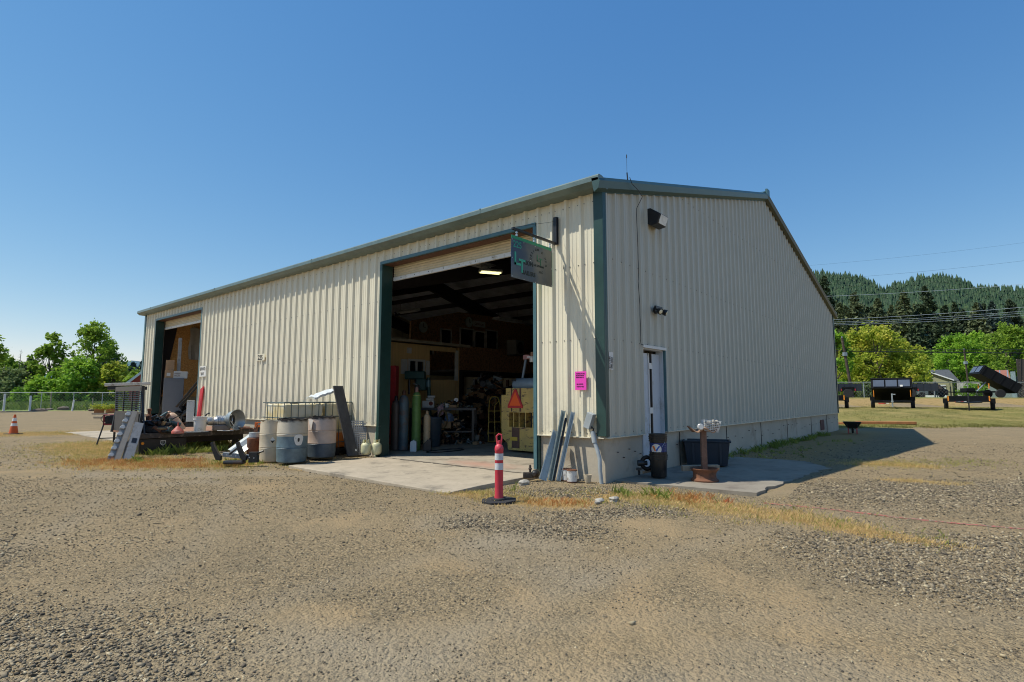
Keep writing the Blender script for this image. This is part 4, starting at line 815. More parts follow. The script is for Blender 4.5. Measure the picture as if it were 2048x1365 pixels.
decal([(.45,.62),(.80,.62),(.12,-.45),(-.08,-.10)], ac, .165, .088, M('logo_blue', (.01,.12,.5), .4), 'logo_mark', .003)
decal([(-.7,-.48),(.7,-.48),(.7,-.62),(-.7,-.62)], ac, .165, .088, m_ltext, 'logo_word', .003)
for z_ in (.23, .20, .17, .14, .11): decal([(-.5,.06),(.5,.06),(.5,-.06),(-.5,-.06)], R(-50), z_, .05, M('label_grey', (.2,.24,.35), .5), 'label_text', .002)
mb = MB(); mb.tube([conep(R(-60)-i*.06, .29-.012*i, .012+.002*i) for i in range(8)], .003, 6); mb.build('wire_handle', m_galv, t)
t = thing('bucket', 'topmost black bucket nested in the labelled bucket by the side door', 'bucket', (bx, by, .375), RV, gb); bucket(t, .36, m_bk, .122, .148)
t = thing('bucket', 'middle dirty black bucket hidden under the labelled bucket', 'bucket', (bx, by, .14), RV, gb); 
mb = MB(); mb.lathe([(.128,.1),(.14,.2),(.144,.3),(.135,.3),(.12,.1)], n=24, cap=False); mb.build('bucket_body', m_bk, t, smooth=True)
# wheel rim stand
cx_, cy_ = 1.14, -1.16; t = thing('rim_stand', 'rusty stand of a steel post on an old wheel rim with a curved top', 'stand', (cx_, cy_, .005), RV)
mb = MB(); mb.lathe([(.17,.0),(.215,.0),(.22,.02),(.19,.045),(.18,.06),(.178,.12),(.188,.15),(.212,.175),(.218,.19),(.226,.195),(.224,.205),(.205,.20),(.17,.15),(.165,.06)], n=36, cap=False); mb.lathe([(.0,.10),(.178,.10),(.178,.115),(.0,.115)], n=24, cap=False); mb.build('wheel_rim', m_rust, t, smooth=True)
m_post = M('rusty_post', (.17,.095,.065), .8, .1, .25, 12, dirt=(.3,.24,.2), dscale=30, damt=.15)
mb = MB(); mb.box((0,.0,.47),(.085,.07,.74)); mb.build('post', m_post, t, bevel=.003)
mb = MB(); vs = []
K = 26
for i in range(K+1):
    u = -1+2*i/K; x_ = u*.25; z_ = .865+.035*math.cos(u*2*PI); wd = .12*(1-.6*abs(u)**4)
    for y_ in (-wd, -wd*.4, wd*.4, wd): vs.append((x_, y_, z_-abs(y_)*.35))
mb.add(vs, [(i*4+j, i*4+j+1, i*4+j+5, i*4+j+4) for i in range(K) for j in range(3)]); o = mb.build('curved_top', M('rusty_leaf', (.33,.2,.13), .75, .1, .3, 16), t, smooth=True, fix=False, loc=(-.0,0,-.02)); sm = o.modifiers.new('s', 'SOLIDIFY'); sm.thickness = .012
t = thing('stone_basket', 'white wire basket of pale stones on the curved top of the rim stand', 'basket', (cx_+.05, cy_-.10, .80), RV+.1, rot=(0,R(6),RV))
mb = MB(); w0, w1 = .105, .135
for k in range(7):
    u = k/6; a = w0+(w1-w0)*u; z_ = .17*u; mb.tube([(-a,-a*.7,z_),(a,-a*.7,z_),(a,a*.7,z_),(-a,a*.7,z_)], .0035, 5, closed=True)
for k in range(9):
    v = -1+k/4
    for s_ in (-1, 1): mb.tube([(v*w0,s_*w0*.7,0),(v*w1,s_*w1*.7,.17)], .003, 5); mb.tube([(s_*w0,v*w0*.7,0),(s_*w1,v*w1*.7,.17)], .003, 5)
mb.build('basket', m_wht, t)
m_pstone = M('pale_stones', (.38,.35,.30), .8, 0, .2, 14)
random.seed(21)
def rock(mb, c, s, seed=0, fl=.7):
    random.seed(seed); import bmesh
    bm = bmesh.new(); bmesh.ops.create_icosphere(bm, subdivisions=2, radius=1); ph = [random.uniform(0,6) for _ in range(6)]
    for v in bm.verts:
        k = 1+.18*math.sin(v.co.x*3+ph[0])+.15*math.sin(v.co.y*4+ph[1])+.14*math.sin(v.co.z*4+ph[2])+random.uniform(-.07,.07); v.co *= k
    vs = [(c[0]+v.co.x*s[0], c[1]+v.co.y*s[1], c[2]+v.co.z*s[2]) for v in bm.verts]; fs = [tuple(v.index for v in f.verts) for f in bm.faces]; bm.free(); mb.add(vs, fs)
mb = MB()
for k in range(34): rock(mb, (random.uniform(-.1,.1), random.uniform(-.06,.06), .03+.15*k/34+random.uniform(-.01,.01)), (.03,.027,.02), 100+k); random.seed(500+k)
mb.build('stones', m_pstone, t).__setitem__('kind', 'stuff')
t = thing('glass_jar', 'small clear glass jar lid on the curved top of the rim stand', 'jar', (cx_-.06, cy_+.06, .84), RV); mb = MB(); mb.lathe([(.045,0),(.05,.01),(.05,.05),(.04,.06),(.0,.06)], (-.0,-.09,.03), 16, (R(80),0,0)); mb.build('jar', M('clear_glass', (.6,.6,.58), .1, 0, .05, 5, alpha=.7), t, smooth=True)
mb = MB(); mb.box((1.42,-.98,.17),(.62,.11,.09), rot=(0,R(-1),RV)); tag(mb.build('timber_block', m_wood, bevel=.004), 'short weathered timber lying across the rusty wheel rim', 'timber')
# dark storage tote
p = (3.2,-.42); t = thing('storage_tub', 'dark blue plastic storage tub standing on the shaded pad', 'tub', (p[0], p[1], .025), FV(1415))
mb = MB(); w_, d_, h_ = .43, .26, .48; vs = []
for z_, k, rr in ((0,.86,0),(h_*.93,.98,0),(h_*.93,1.04,0),(h_,1.05,0),(h_,.97,0),(.03,.83,0)): vs += [(sx_*w_*k, sy_*d_*k, z_) for sx_, sy_ in ((-1,-1),(1,-1),(1,1),(-1,1))]
mb.add(vs, [(k*4+i, k*4+(i+1)%4, k*4+4+(i+1)%4, k*4+4+i) for k in range(5) for i in range(4)]+[(20,21,22,23),(3,2,1,0)])
m_tub = M('navy_plastic', (.012,.022,.035), .45, 0, .1, 5); mb.build('tub_body', m_tub, t, bevel=.008)
for x_ in (-.25, 0, .25): mb = MB(); mb.b2((x_-.02,-.268,.05),(x_+.02,-.235,.43)); mb.build('rib', m_tub, t)
# wheelbarrow
t = thing('wheelbarrow', 'black wheelbarrow standing at the far corner of the building', 'wheelbarrow', (16.3,-.92,.0), FV(1706)); t.scale = (.72,)*3
mb = MB(); vs = []
for z_, w_, d_ in ((.30,.22,.30),(.62,.42,.5),(.60,.40,.48),(.32,.20,.28)): vs += [(-w_,-d_,z_),(w_,-d_,z_),(w_,d_,z_),(-w_,d_,z_)]
mb.add(vs, [(k*4+i, k*4+(i+1)%4, k*4+4+(i+1)%4, k*4+4+i) for k in range(3) for i in range(4)]+[(3,2,1,0),(12,13,14,15)]); mb.build('tray', m_black, t, bevel=.03)
for s_ in (-1, 1):
    mb = MB(); mb.tube([(s_*.24,-.75,.52),(s_*.2,-.2,.33),(s_*.06,.62,.2)], .018, 8); mb.build('handle', m_woodd, t)
    mb = MB(); mb.tube([(s_*.2,-.30,.33),(s_*.2,-.34,.02),(s_*.17,-.1,.02),(s_*.17,-.02,.3)], .014, 6); mb.build('leg', m_red, t)
mb = MB(); mb.lathe([(.08,-.04),(.17,-.05),(.2,-.03),(.2,.03),(.17,.05),(.08,.04)], (0,.55,.2), 20, (0,R(90),0)); mb.build('wheel', m_tyre, t, smooth=True)
# timber at lawn edge
m_redwood = M('orange_timber', (.42,.17,.06), .8, 0, .2, 4)
for i, (r0, r1, t0, lab_) in enumerate(((16.1,18.5,26.2,'long orange timber lying at the lawn edge behind the wheelbarrow'), (13.9,15.6,26.8,'shorter orange timber at the lawn edge beside the building corner'))):
    a = at(r0, t0); c = at(r1, t0-.5); mb = MB(); Lx = math.hypot(c[0]-a[0], c[1]-a[1]); mb.box((0,0,0),(Lx,.25,.12)); o = mb.build('timber', m_redwood, bevel=.01); o.location = ((a[0]+c[0])/2, (a[1]+c[1])/2, tz((a[0]+c[0])/2, (a[1]+c[1])/2)+.10); o.rotation_euler = (0, 0, math.atan2(c[1]-a[1], c[0]-a[0])); tag(o, lab_, 'timber', 'orange timbers along the lawn edge')
# loose rocks near the corner
for i, (r0, t0, s_, lb_) in enumerate(((1.15,7.45,.07,'pale flat rock in the dry grass near the corner, left of a pair'), (1.35,7.5,.09,'larger pale rock in the dry grass near the corner'), (1.1,7.3,.05,'smallest pale rock in front of the pair near the corner'), (.2,8.9,.12,'broken concrete lump at the foot of the corner'))):
    p = at(r0, t0); mb = MB(); rock(mb, (0,0,0), (s_,s_*.7,s_*.45), 60+i); o = mb.build('rock', m_pstone); o.location = (p[0], p[1], float(gh(*p))+.02); tag(o, lb_, 'rock', 'pale rocks by the corner')
# ------------------------------------------------------------------ flatbed and the clutter on it
def px(p_, t): r = (p_-1024)/1110*(t*.995-.09); return at(r, t)
fb = thing('truck_flatbed', 'removed black truck flatbed with rusty deck, louvred headache rack and side toolbox', 'truck bed', (-3.45, 10.5, 0), R(-2))
mb = MB(); mb.b2((0,.02,.45),(2.85,2.4,.50)); mb.build('deck', m_rustp, fb)
mb = MB(); mb.b2((-.03,-.06,.38),(2.88,.015,.505)); mb.b2((2.85,.02,.38),(2.90,2.4,.505)); mb.build('side_rail', M('worn_edge_steel', (.07,.062,.055), .6, .4, .4, 6, dirt=(.25,.2,.16), dscale=9, damt=.25), fb, bevel=.006)
mb = MB(); 
for y in (.5, 1.9): mb.b2((.1,y,.2),(2.6,y+.1,.38))
for x in (.05, 2.35): mb.b2((x,.4,0),(x+.12,.6,.2)); mb.b2((x,1.85,0),(x+.12,2.05,.2))
mb.build('subframe', m_black, fb)
mb = MB(); mb.b2((.02,.0,.02),(1.03,.55,.37)); tb = mb.build('toolbox', m_black, fb, bevel=.01)
mb = MB(); mb.b2((.06,-.012,.05),(.99,.0,.34)); mb.build('door', m_black, tb, bevel=.004)
mb = MB(); mb.cyl((.09,-.012,.27),(.09,-.03,.27),.032,n=16); mb.build('amber_marker', M('amber_lens', (.8,.28,.02), .25, 0, .05, 5), tb)
mb = MB(); mb.prism([(.46,.32),(.57,.32),(.57,.24),(.515,.19),(.46,.24)], -.014, -.018, 'y'); bdg = mb.build('badge', m_whplas, tb)
mb = MB(); mb.prism([(.475,.305),(.555,.305),(.555,.25),(.515,.21),(.475,.25)], -.018, -.019, 'y'); mb.build('badge_field', m_dsteel, bdg); txt('S', .07, m_whplas, bdg, (.493,-.021,.245), RX)
mb = MB()
for y in (.0, 2.3): mb.tube([(-.02,y,.45),(.05,y,1.0),(.03,y,1.62)], .035, 6)
mb.b2((.0,-.03,1.50),(.05,2.33,1.62)); mb.b2((.02,0,.95),(.05,2.3,1.0)); rk = mb.build('headache_rack', m_black, fb)
for k in range(9):
    mb = MB(); mb.box((.03,1.15,1.05+k*.052),(.05,2.25,.008), rot=(0,R(25),0)); mb.build('louvre', m_black, rk)
for y in (.75, 1.5): mb = MB(); mb.b2((.0,y,1.0),(.03,y+.03,1.5)); mb.build('upright', m_black, rk)
mb = MB(); mb.b2((.0,.1,.5),(.03,2.2,.95)); mb.build('lower_panel', M('grey_black_steel', (.045,.045,.05), .5, .3, .2, 4), rk)
# items on the deck
def junk(name, label, cat, loc, n_, spread, mats, seed, size=(.03,.12), H=.3, group=None):
    random.seed(seed); t = thing(name, label, cat, loc, RV); per = {}
    for k in range(n_):
        m = random.choice(mats); mb = per.setdefault(m.name, (m, MB()))[1]; x_ = random.gauss(0, spread*.45); x_ = max(-spread, min(spread, x_)); y_ = random.uniform(-.2,.25); zmax = H*(1-(abs(x_)/spread)**1.5); z_ = random.uniform(.02, max(.04, zmax)); s = random.uniform(*size); q = random.random()
        if q < .35: mb.box((x_,y_,z_),(s*random.uniform(.6,2.2),s,s*random.uniform(.4,1)), rot=(random.uniform(-.5,.5),random.uniform(-.6,.6),random.uniform(0,3)))
        elif q < .7:
            a = Vector((random.uniform(-1,1),random.uniform(-1,1),random.uniform(-.6,.6))).normalized()*s; mb.cyl((x_-a.x,y_-a.y,z_-a.z),(x_+a.x,y_+a.y,z_+a.z),s*random.uniform(.2,.5),n=12)
        elif q < .85: mb.lathe([(s*.4,-s*.1),(s*.8,-s*.1),(s*.8,s*.1),(s*.4,s*.1)], (x_,y_,z_), 14, (random.uniform(0,1.6),random.uniform(0,1.6),0), cap=False)
        else: mb.tube([(x_+random.uniform(-s,s)*1.5,y_+random.uniform(-s,s),z_+random.uniform(-s,s)) for _ in range(4)], s*.12, 6)
    for i, (nm, (m, mb)) in enumerate(per.items()): mb.build(['block', 'castings', 'pipework', 'brackets', 'fittings'][i % 5], m, t).__setitem__('kind', 'stuff')
    return t
m_grease = M('greasy_iron', (.022,.024,.028), .45, .5, .4, 12, bump=.5); m_teal = M('dull_teal_paint', (.05,.085,.09), .5, .3, .3, 9)
z0 = .505
p = px(318, 13.6); j = junk('engine_parts', 'dark greasy heap of old engine parts on the left end of the flatbed', 'engine parts', (p[0], p[1], z0), 130, .46, [m_grease, m_grease, m_dsteel, m_rust, m_teal], 31, H=.42)
mb = MB(); mb.b2((-.44,-.2,.0),(.3,.22,.16)); mb.b2((-.4,-.15,.16),(.0,.15,.28)); mb.b2((.02,-.12,.16),(.26,.12,.24)); mb.build('engine_block', m_grease, j, bevel=.02)
mb = MB(); mb.cyl((.17,-.05,.22),(.17,-.15,.22),.05,n=16); mb.cyl((.05,-.2,.1),(.3,-.2,.1),.03,n=12); mb.build('starter', M('tan_casting', (.3,.2,.1), .6, .3, .3, 12), j)
p = px(296, 14.2); t = thing('rusty_pipe_fitting', 'small rust brown pipe fitting standing upright behind the engine parts', 'pipe fitting', (p[0], p[1], z0+.36)); mb = MB(); mb.lathe([(.06,-.36),(.07,0),(.07,.02),(.04,.06),(.035,.14),(.05,.15),(.05,.19),(.02,.2)], n=14); mb.build('fitting', m_rust, t)
p = px(362, 13.9); t = thing('concrete_form_tube', 'orange brown cylinder with a black strap leaning on the flatbed', 'cylinder', (p[0], p[1], z0+.02), rot=(R(12), R(-32), RV))
mb = MB(); mb.lathe([(.0,0),(.11,0),(.125,.02),(.125,.40),(.10,.47),(.06,.50),(.055,.55),(.03,.57),(.0,.57)], n=26); mb.build('cylinder', M('tan_orange_paint', (.55,.30,.19), .5, 0, .15, 5, dirt=(.62,.5,.36), dscale=5, damt=.5), t, smooth=True)
mb = MB(); mb.lathe([(.128,.33),(.128,.355)], n=26, cap=False); mb.build('strap', m_black, t)
p = px(356, 13.15); t = thing('funnel', 'dusty red plastic funnel standing upside down on the flatbed edge', 'funnel', (p[0], p[1]+.03, z0), RV)
mb = MB(); mb.lathe([(.125,0),(.13,.005),(.13,.05),(.12,.065),(.035,.16),(.02,.17),(.012,.26),(.0,.26)], n=26, cap=False); mb.build('funnel', M('dusty_red', (.45,.10,.075), .6, 0, .12, 7, dirt=(.5,.28,.22), dscale=6, damt=.3), t, smooth=True)
p = px(399, 13.8); t = thing('white_bucket', 'white plastic bucket without handle standing on the flatbed', 'bucket', (p[0], p[1], z0), RV); bucket(t, .37, m_whplas)
# transmission
p = px(449, 14.4); t = thing('transmission', 'old aluminium transmission with open bell housing lying on the flatbed', 'transmission', (p[0], p[1], z0), FV(449)+.15)
mb = MB(); mb.lathe([(.02,-.5),(.05,-.5),(.06,-.42),(.10,-.40),(.11,-.3),(.085,-.26),(.12,-.2),(.13,0),(.15,.1),(.155,.16)], (0,.0,.24), 26, (0,R(90),R(0)), cap=False)
for k in range(9): mb.lathe([(.12,-.2+k*.035),(.142,-.195+k*.035),(.142,-.18+k*.035),(.12,-.175+k*.035)], (0,0,.24), 20, (0,R(90),0), cap=False)
mb.build('gearbox', m_chrome, t, smooth=True)
mb = MB(); vs = []; K = 28
for rr, x_ in ((.14,.12),(.22,.2),(.27,.33),(.255,.33),(.205,.2)):
    for i in range(K): a = 2*PI*i/K; s_ = rr*(1+.12*max(0, math.cos(a*2+.8))); vs.append((x_+.06*math.cos(a), s_*math.cos(a), .27+s_*math.sin(a)))
mb.add(vs, [(r_i*K+i, r_i*K+(i+1)%K, (r_i+1)*K+(i+1)%K, (r_i+1)*K+i) for r_i in range(4) for i in range(K)]); mb.build('bell_housing', m_galv2, t, smooth=True, rot=(0,0,R(-38)), loc=(0,.03,0))
mb = MB(); mb.lathe([(.05,.14),(.13,.15),(.14,.19),(.06,.2)], (0,0,.25), 24, (0,R(90),R(-35)), cap=False); mb.build('gear_ring', m_dsteel, t)
mb = MB(); mb.b2((-.28,-.14,.0),(.12,.14,.15)); mb.build('oil_pan', M('grey_brown_pan', (.22,.19,.17), .5, .3, .1, 5), t, bevel=.03)
mb = MB(); mb.tube([(-.4,-.12,.18),(-.52,-.12,.22),(-.45,-.14,.42),(-.38,-.14,.45)], .018, 8); mb.lathe([(.02,-.05),(.06,-.04),(.06,.04),(.02,.05)], (-.42,0,.22), 12, (0,R(90),0)); mb.build('linkage', m_black, t)
mb = MB(); mb.tube([(.0,-.16,.26),(.1,-.22,.24),(.17,-.26,.12),(.16,-.24,.0),(.0,-.22,.0),(-.2,-.2,.01)], .009, 6); mb.build('wire', m_wht, t)
for i, (a, b_) in enumerate(((478, 14.9), (490, 14.6))): p = px(a, b_); mb = MB(); mb.box((0,0,0),(.45-.1*i,.3,.02), rot=(R(4),R(-3),.4+i)); o = mb.build('rusty_plate', m_rust); o.location = (p[0], p[1], z0+.05+.0*i); tag(o, ['flat rusty plate lying behind the transmission on the flatbed', 'smaller rusty plate at the right end of the flatbed'][i], 'metal plate')
for i in range(2): p = px(378+22*i, 13.5); mb = MB(); mb.b2((-.25,-.025,0),(.25,.025,.012)); [mb.b2((-.22+k*.08,-.03,.012),(-.2+k*.08,.03,.02)) for k in range(6)]; o = mb.build('track_bar', m_galv2); o.location = (p[0], p[1]+.2*i, z0+.003); o.rotation_euler = (0,0,-.5); tag(o, ['slotted steel bar lying between the funnel and white bucket', 'slotted steel bar lying behind the white bucket'][i], 'metal bar')
# white topped frame behind the rack
p = px(250, 17.2); t = thing('work_table', 'tall black frame with a long weathered white top behind the headache rack', 'table', (p[0], p[1], 0), FV(250))
mb = MB(); mb.box((0,0,1.75),(1.15,.6,.09), rot=(0,R(-3),0)); mb.build('top', M('weathered_white_top', (.6,.57,.5), .7, 0, .2, 9, dirt=(.3,.27,.22), dscale=8, damt=.4), t, bevel=.01)
mb = MB(); mb.b2((-.5,-.25,1.58),(.5,.25,1.68)); mb.build('underframe', m_black, t)
for x_ in (-.25, .25): mb = MB(); mb.b2((x_-.03,-.2,0),(x_+.03,-.14,1.6)); mb.build('leg', m_black, t)
# generator on stand
p = px(222, 16.2); t = thing('generator', 'red framed generator on a black angled stand left of the flatbed', 'generator', (p[0], p[1], 0), FV(222)); t.scale = (.9,.9,.9)
mb = MB(); mb.b2((-.22,-.2,.62),(.25,.2,.68)); mb.b2((-.22,-.2,.92),(.25,.2,.95))
for x_ in (-.22,.21): 
    for y_ in (-.2,.16): mb.b2((x_,y_,.62),(x_+.04,y_+.04,.95))
mb.build('red_frame', M('dark_red_frame', (.22,.02,.03), .5), t)
mb = MB(); mb.b2((-.16,-.21,.66),(.2,.16,.9)); mb.b2((-.05,-.23,.7),(.22,-.2,.93)); mb.cyl((-.1,0,.8),(-.2,0,.8),.09,n=14); mb.build('engine', m_grease, t, bevel=.02)
mb = MB(); mb.tube([(-.2,-.24,.70),(-.28,-.24,.82),(-.22,-.24,.93)], .01, 6); mb.tube([(.22,-.24,.9),(.34,-.24,.85),(.36,-.24,.5),(.25,-.24,.35)], .012, 6); mb.build('hose', m_black, t)
for x_, dx in ((-.2,-.14),(.22,.05)):
    for y_ in (-.2,.2): mb = MB(); mb.tube([(x_,y_,.62),(x_+dx,y_*1.2,.0)], .022, 6); mb.build('leg', m_black, t)
mb = MB(); mb.b2((-.3,-.24,.2),(.26,-.2,.23)); mb.build('crossbar', m_dsteel, t)
# rails leaning on the rack
def plank3(name, label, base, top, w_, d_, mat, cat='rail', group=None, extra=None):
    a = Vector(base); c = Vector(top); z_ = (c-a).normalized(); y_ = Vector((-math.sin(FV(250)),math.cos(FV(250)),0)); y_ = (y_-z_*y_.dot(z_)).normalized(); x_ = y_.cross(z_); Lg = (c-a).length
    t = thing(name, label, cat, (0,0,0), group=group); M4 = Matrix((x_, y_, z_)).transposed().to_4x4(); M4.translation = a; t.matrix_world = M4
    mb = MB(); mb.b2((-w_/2,0,0),(w_/2,.006,Lg)); mb.b2((-w_/2,0,0),(-w_/2+.008,d_,Lg)); mb.b2((w_/2-.008,0,0),(w_/2,d_,Lg)); mb.build('channel', mat, t)
    return t, Lg
m_tanal = M('tan_aluminium', (.36,.31,.25), .55, .2, .15, 6); m_greyal = M('dusty_aluminium', (.33,.32,.30), .5, .3, .2, 6, dirt=(.2,.15,.1), dscale=7, damt=.3)
A_ = lambda q_, t_, z_: (px(q_, t_)[0], px(q_, t_)[1], z_)
m_pans = M('pale_scoops', (.42,.43,.43), .5, 0, .1, 9)
gl = 'aluminium rails leaning at the rack'
t, Lg = plank3('scalloped_rail', 'leftmost leaning rail with a row of white scooped steps', A_(226,12.2,.0), A_(259,12.9,1.03), .16, .05, m_greyal, group=gl)
for k in range(7):
    zc = .06+k*(Lg-.1)/6.6; mb = MB(); mb.prism([(-.085,zc),(.0,zc),(.02,zc+.045),(-.01,zc+.085),(-.06,zc+.08),(-.09,zc+.04)], -.045, .0, 'y'); mb.build('step', m_pans, t, bevel=.008)
t, Lg = plank3('rail', 'long tan aluminium rail leaning beside the stepped rail', A_(237,12.1,.0), A_(267,12.8,1.04), .11, .06, m_tanal, group=gl)
t, Lg = plank3('rail', 'thin tan rail squeezed between the two wide ones', A_(248,12.2,.0), A_(266,12.8,.78), .05, .06, m_tanal, group=gl)
t, Lg = plank3('rail', 'wide grey box rail with a black slot, rightmost of those leaning', A_(259,12.2,.0), A_(277,12.7,.78), .18, .08, m_greyal, group=gl)
mb = MB(); mb.b2((-.04,-.003,.42),(.05,.0,.54)); mb.build('slot', m_black, t)
t, Lg = plank3('rail', 'thin black blue rod leaning at the right end of the headache rack', A_(289,12.9,.5), A_(277,13.2,1.58), .04, .03, m_black, group=gl)
# folded sheets, barrel, axle
t = thing('folded_sheet_metal', 'bent pale sheet metal leaning from the weeds onto the end of the flatbed', 'sheet metal', (0,0,0))
prof = [(0,0),(.12,.03),(.17,-.06),(.30,-.03),(.36,.05),(.46,.03)]
a0 = Vector(A_(457,12.9,.16)); a1 = Vector(A_(500,13.3,.50)); side = (Vector(A_(505,12.6,.30))-Vector(A_(480,13.0,.30))); sd = side.normalized(); up = Vector((0,0,1)); mb = MB(); vs = []
for q_ in (a0, a1):
    for u, h in prof: vs.append(q_+sd*u*1.1-up*u*.35+up*h)
mb.add(vs, [(i, i+1, i+7, i+6) for i in range(5)]); o = mb.build('sheet', M('pale_sheet_metal', (.55,.57,.54), .4, .3, .12, 6), t, fix=False); sm = o.modifiers.new('s', 'SOLIDIFY'); sm.thickness = .008
p = px(509, 12.9); t = thing('burn_barrel', 'rusty brown steel pot with a pale blue rim, left of the cream drum', 'barrel', (p[0], p[1], .0), RV)
mb = MB(); mb.lathe([(.12,0),(.15,.05),(.15,.36),(.16,.40),(.155,.42),(.10,.44),(.0,.44)], n=24); mb.build('pot', m_rust, t, smooth=True)
mb = MB(); mb.lathe([(.12,.44),(.12,.54),(.125,.55),(.0,.55)], n=22); mb.build('can', M('pale_blue_can', (.4,.45,.48), .5, .2, .15, 7), t)
mb = MB(); mb.box((.02,0,.6),(.07,.05,.12)); mb.cyl((.02,0,.6),(.07,-.03,.72),.015,n=8); mb.build('handle', m_rust, t)
p = px(472, 11.15); t = thing('trailer_suspension', 'black and grey trailer axle with upright brackets lying in the weeds', 'axle', (p[0], p[1], .03), RV)
mb = MB(); mb.box((.05,.05,.16),(.62,.09,.085), rot=(0,R(6),0)); mb.build('axle_beam', M('grey_paint_steel', (.24,.26,.28), .5, .2, .15, 7), t, bevel=.008)
mb = MB(); mb.box((.0,-.02,.045),(.40,.16,.075)); mb.build('lower_beam', m_dsteel, t, bevel=.03)
for x_, s_ in ((-.33,-1), (.17,-1)):
    mb = MB(); pr = [(x_-.14,.42),(x_-.09,.45),(x_-.07,.38),(x_+.02,.22),(x_+.08,.16),(x_+.07,.08),(x_-.02,.10),(x_-.10,.28)]; mb.prism(pr, -.08, .0, 'y'); mb.build('bracket', m_black, t, bevel=.006)
mb = MB(); mb.tube([(-.12,.0,.2),(.05,.0,.33),(.12,.0,.34)], .02, 6); mb.tube([(.3,.0,.1),(.48,.0,.24),(.55,0,.26)], .022, 6); mb.box((.36,.02,.14),(.16,.12,.2)); mb.build('hanger', m_black, t)
mb = MB()
for k in range(8): mb.cyl((-.24+.09*k,-.03,.2-.01*k),(-.24+.09*k,-.05,.2-.01*k),.012,n=6)
mb.build('bolts', m_galv, t).__setitem__('kind', 'stuff')
mb = MB(); p = px(533, 13.8); mb.b2((-.28,-.05,.0),(.28,.05,.05)); mb.b2((-.28,-.05,.10),(.28,.05,.12)); [mb.b2((x_-.02,-.05,.05),(x_+.02,.05,.10)) for x_ in (-.26,0,.26)]; t = thing('orange_pallet', 'orange plastic pallet edge showing above the cream drum', 'pallet', (p[0], p[1], .62), RV); mb.build('deck', m_orange, t)
mb = MB(); [mb.b2((x_-.03,-.04,-.62),(x_+.03,.04,0)) for x_ in (-.2,.2)]; mb.build('support', m_black, t)
# traffic cone
p = px(29, 20.6); t = thing('traffic_cone', 'orange traffic cone with two white bands at the left edge of the yard', 'cone', (p[0], p[1], .0), RV)
mb = MB(); mb.b2((-.2,-.2,0),(.2,.2,.035)); mb.build('base', m_blackr, t, bevel=.01)
mb = MB(); mb.lathe([(.14,.035),(.03,.72),(.0,.72)], n=22); mb.build('cone', M('faded_orange', (.62,.11,.02), .6, 0, .12, 6), t, smooth=True)
for a_, b_ in ((.30,.40),(.48,.60)): mb = MB(); f = lambda z_: .14-.11*(z_-.035)/.685+.003; mb.lathe([(f(a_),a_),(f(b_),b_)], n=22, cap=False); mb.build('band', m_wht, t, smooth=True)
# door-2 bay contents
mb = MB(); mb.prism([(.62,1.38),(5,1.38),(5,4.75),(1.12,4.75),(1.05,4.15)], 21.86, 21.9, 'y'); tag(mb.build('osb_wall_panel', m_osb), 'orange brown chipboard wall panel inside the far bay', 'wall panel')
p = px(337, 20.9); t = thing('cabinet', 'tall flat grey cabinet inside the far bay door', 'cabinet', (p[0]+.15, p[1]+.1, .01), FV(339)); mb = MB(); mb.b2((-.34,0,0),(.32,.5,2.06)); mb.build('body', M('grey_cabinet', (.16,.16,.17), .6, 0, .08, 3), t, bevel=.01)
mb = MB(); mb.b2((-.33,-.006,.02),(.31,.0,1.93)); mb.build('door', M('grey_cabinet_door', (.17,.17,.18), .6, 0, .08, 3), t)
bp0 = (p[0]+.15, p[1]+.1)
def boxat(name, label, cat, dx, dy, z_, w_, d_, h_, mat, group=None, loc0=bp0, rz=FV(339), extra=None):
    c, s = math.cos(rz), math.sin(rz); t = thing(name, label, cat, (loc0[0]+dx*c-dy*s, loc0[1]+dx*s+dy*c, z_), rz, group)
    mb = MB(); mb.b2((-w_/2,-d_/2,0),(w_/2,d_/2,h_)); mb.build('carton' if 'box' in name else 'body', mat, t, bevel=.004)
    return t
m_wbox = M('white_carton', (.62,.6,.56), .7, 0, .06, 5)
t = boxat('cardboard_box', 'brown cardboard box with a white label on the grey cabinet', 'box', -.19, .2, 2.07, .27, .3, .30, m_card); mb = MB(); mb.b2((-.07,-.156,.08),(.05,-.151,.2)); mb.build('label', m_wbox, t)
t = boxat('cardboard_box', 'white printed carton, left of the two on the grey cabinet', 'box', .09, .2, 2.07, .26, .3, .27, m_wbox); txt('FRESH', .07, m_dred, t, (-.1,-.155,.15), RX); txt('FRUIT', .07, m_dred, t, (-.1,-.155,.07), RX)
t = boxat('cardboard_box', 'white carton with an open flap at the right of the grey cabinet top', 'box', .32, .2, 2.07, .2, .3, .26, m_wbox); mb = MB(); mb.box((.13,-.1,.2),(.1,.1,.006), rot=(0,R(55),0)); mb.build('flap', m_wbox, t)
boxat('cardboard_box', 'plain brown carton stacked above the labelled box in the far bay', 'box', -.17, .35, 2.38, .28, .3, .38, m_card)
o = boxat('square_duct', 'tall narrow grey duct standing behind the cartons in the far bay', 'duct', .12, .5, 2.3, .12, .1, 1.35, m_greyal)
mb = MB(); vs = []; 
for i in range(9):
    for j_ in range(11): u = i/8; v = j_/10; vs.append((1.55+u*.75+.03*math.sin(v*7), 21.82-.03*math.sin(u*14)*(.4+v)-.03, 4.35-v*1.35+.08*math.sin(u*6)*(1-v)))
mb.add(vs, [(i*11+j_, i*11+j_+1, i*11+j_+12, i*11+j_+11) for i in range(8) for j_ in range(10)]); tag(mb.build('canvas_tarp', M('beige_canvas', (.42,.38,.32), .85, 0, .15, 6), fix=False, smooth=True), 'beige canvas tarp hanging on the chipboard wall in the far bay', 'tarp')
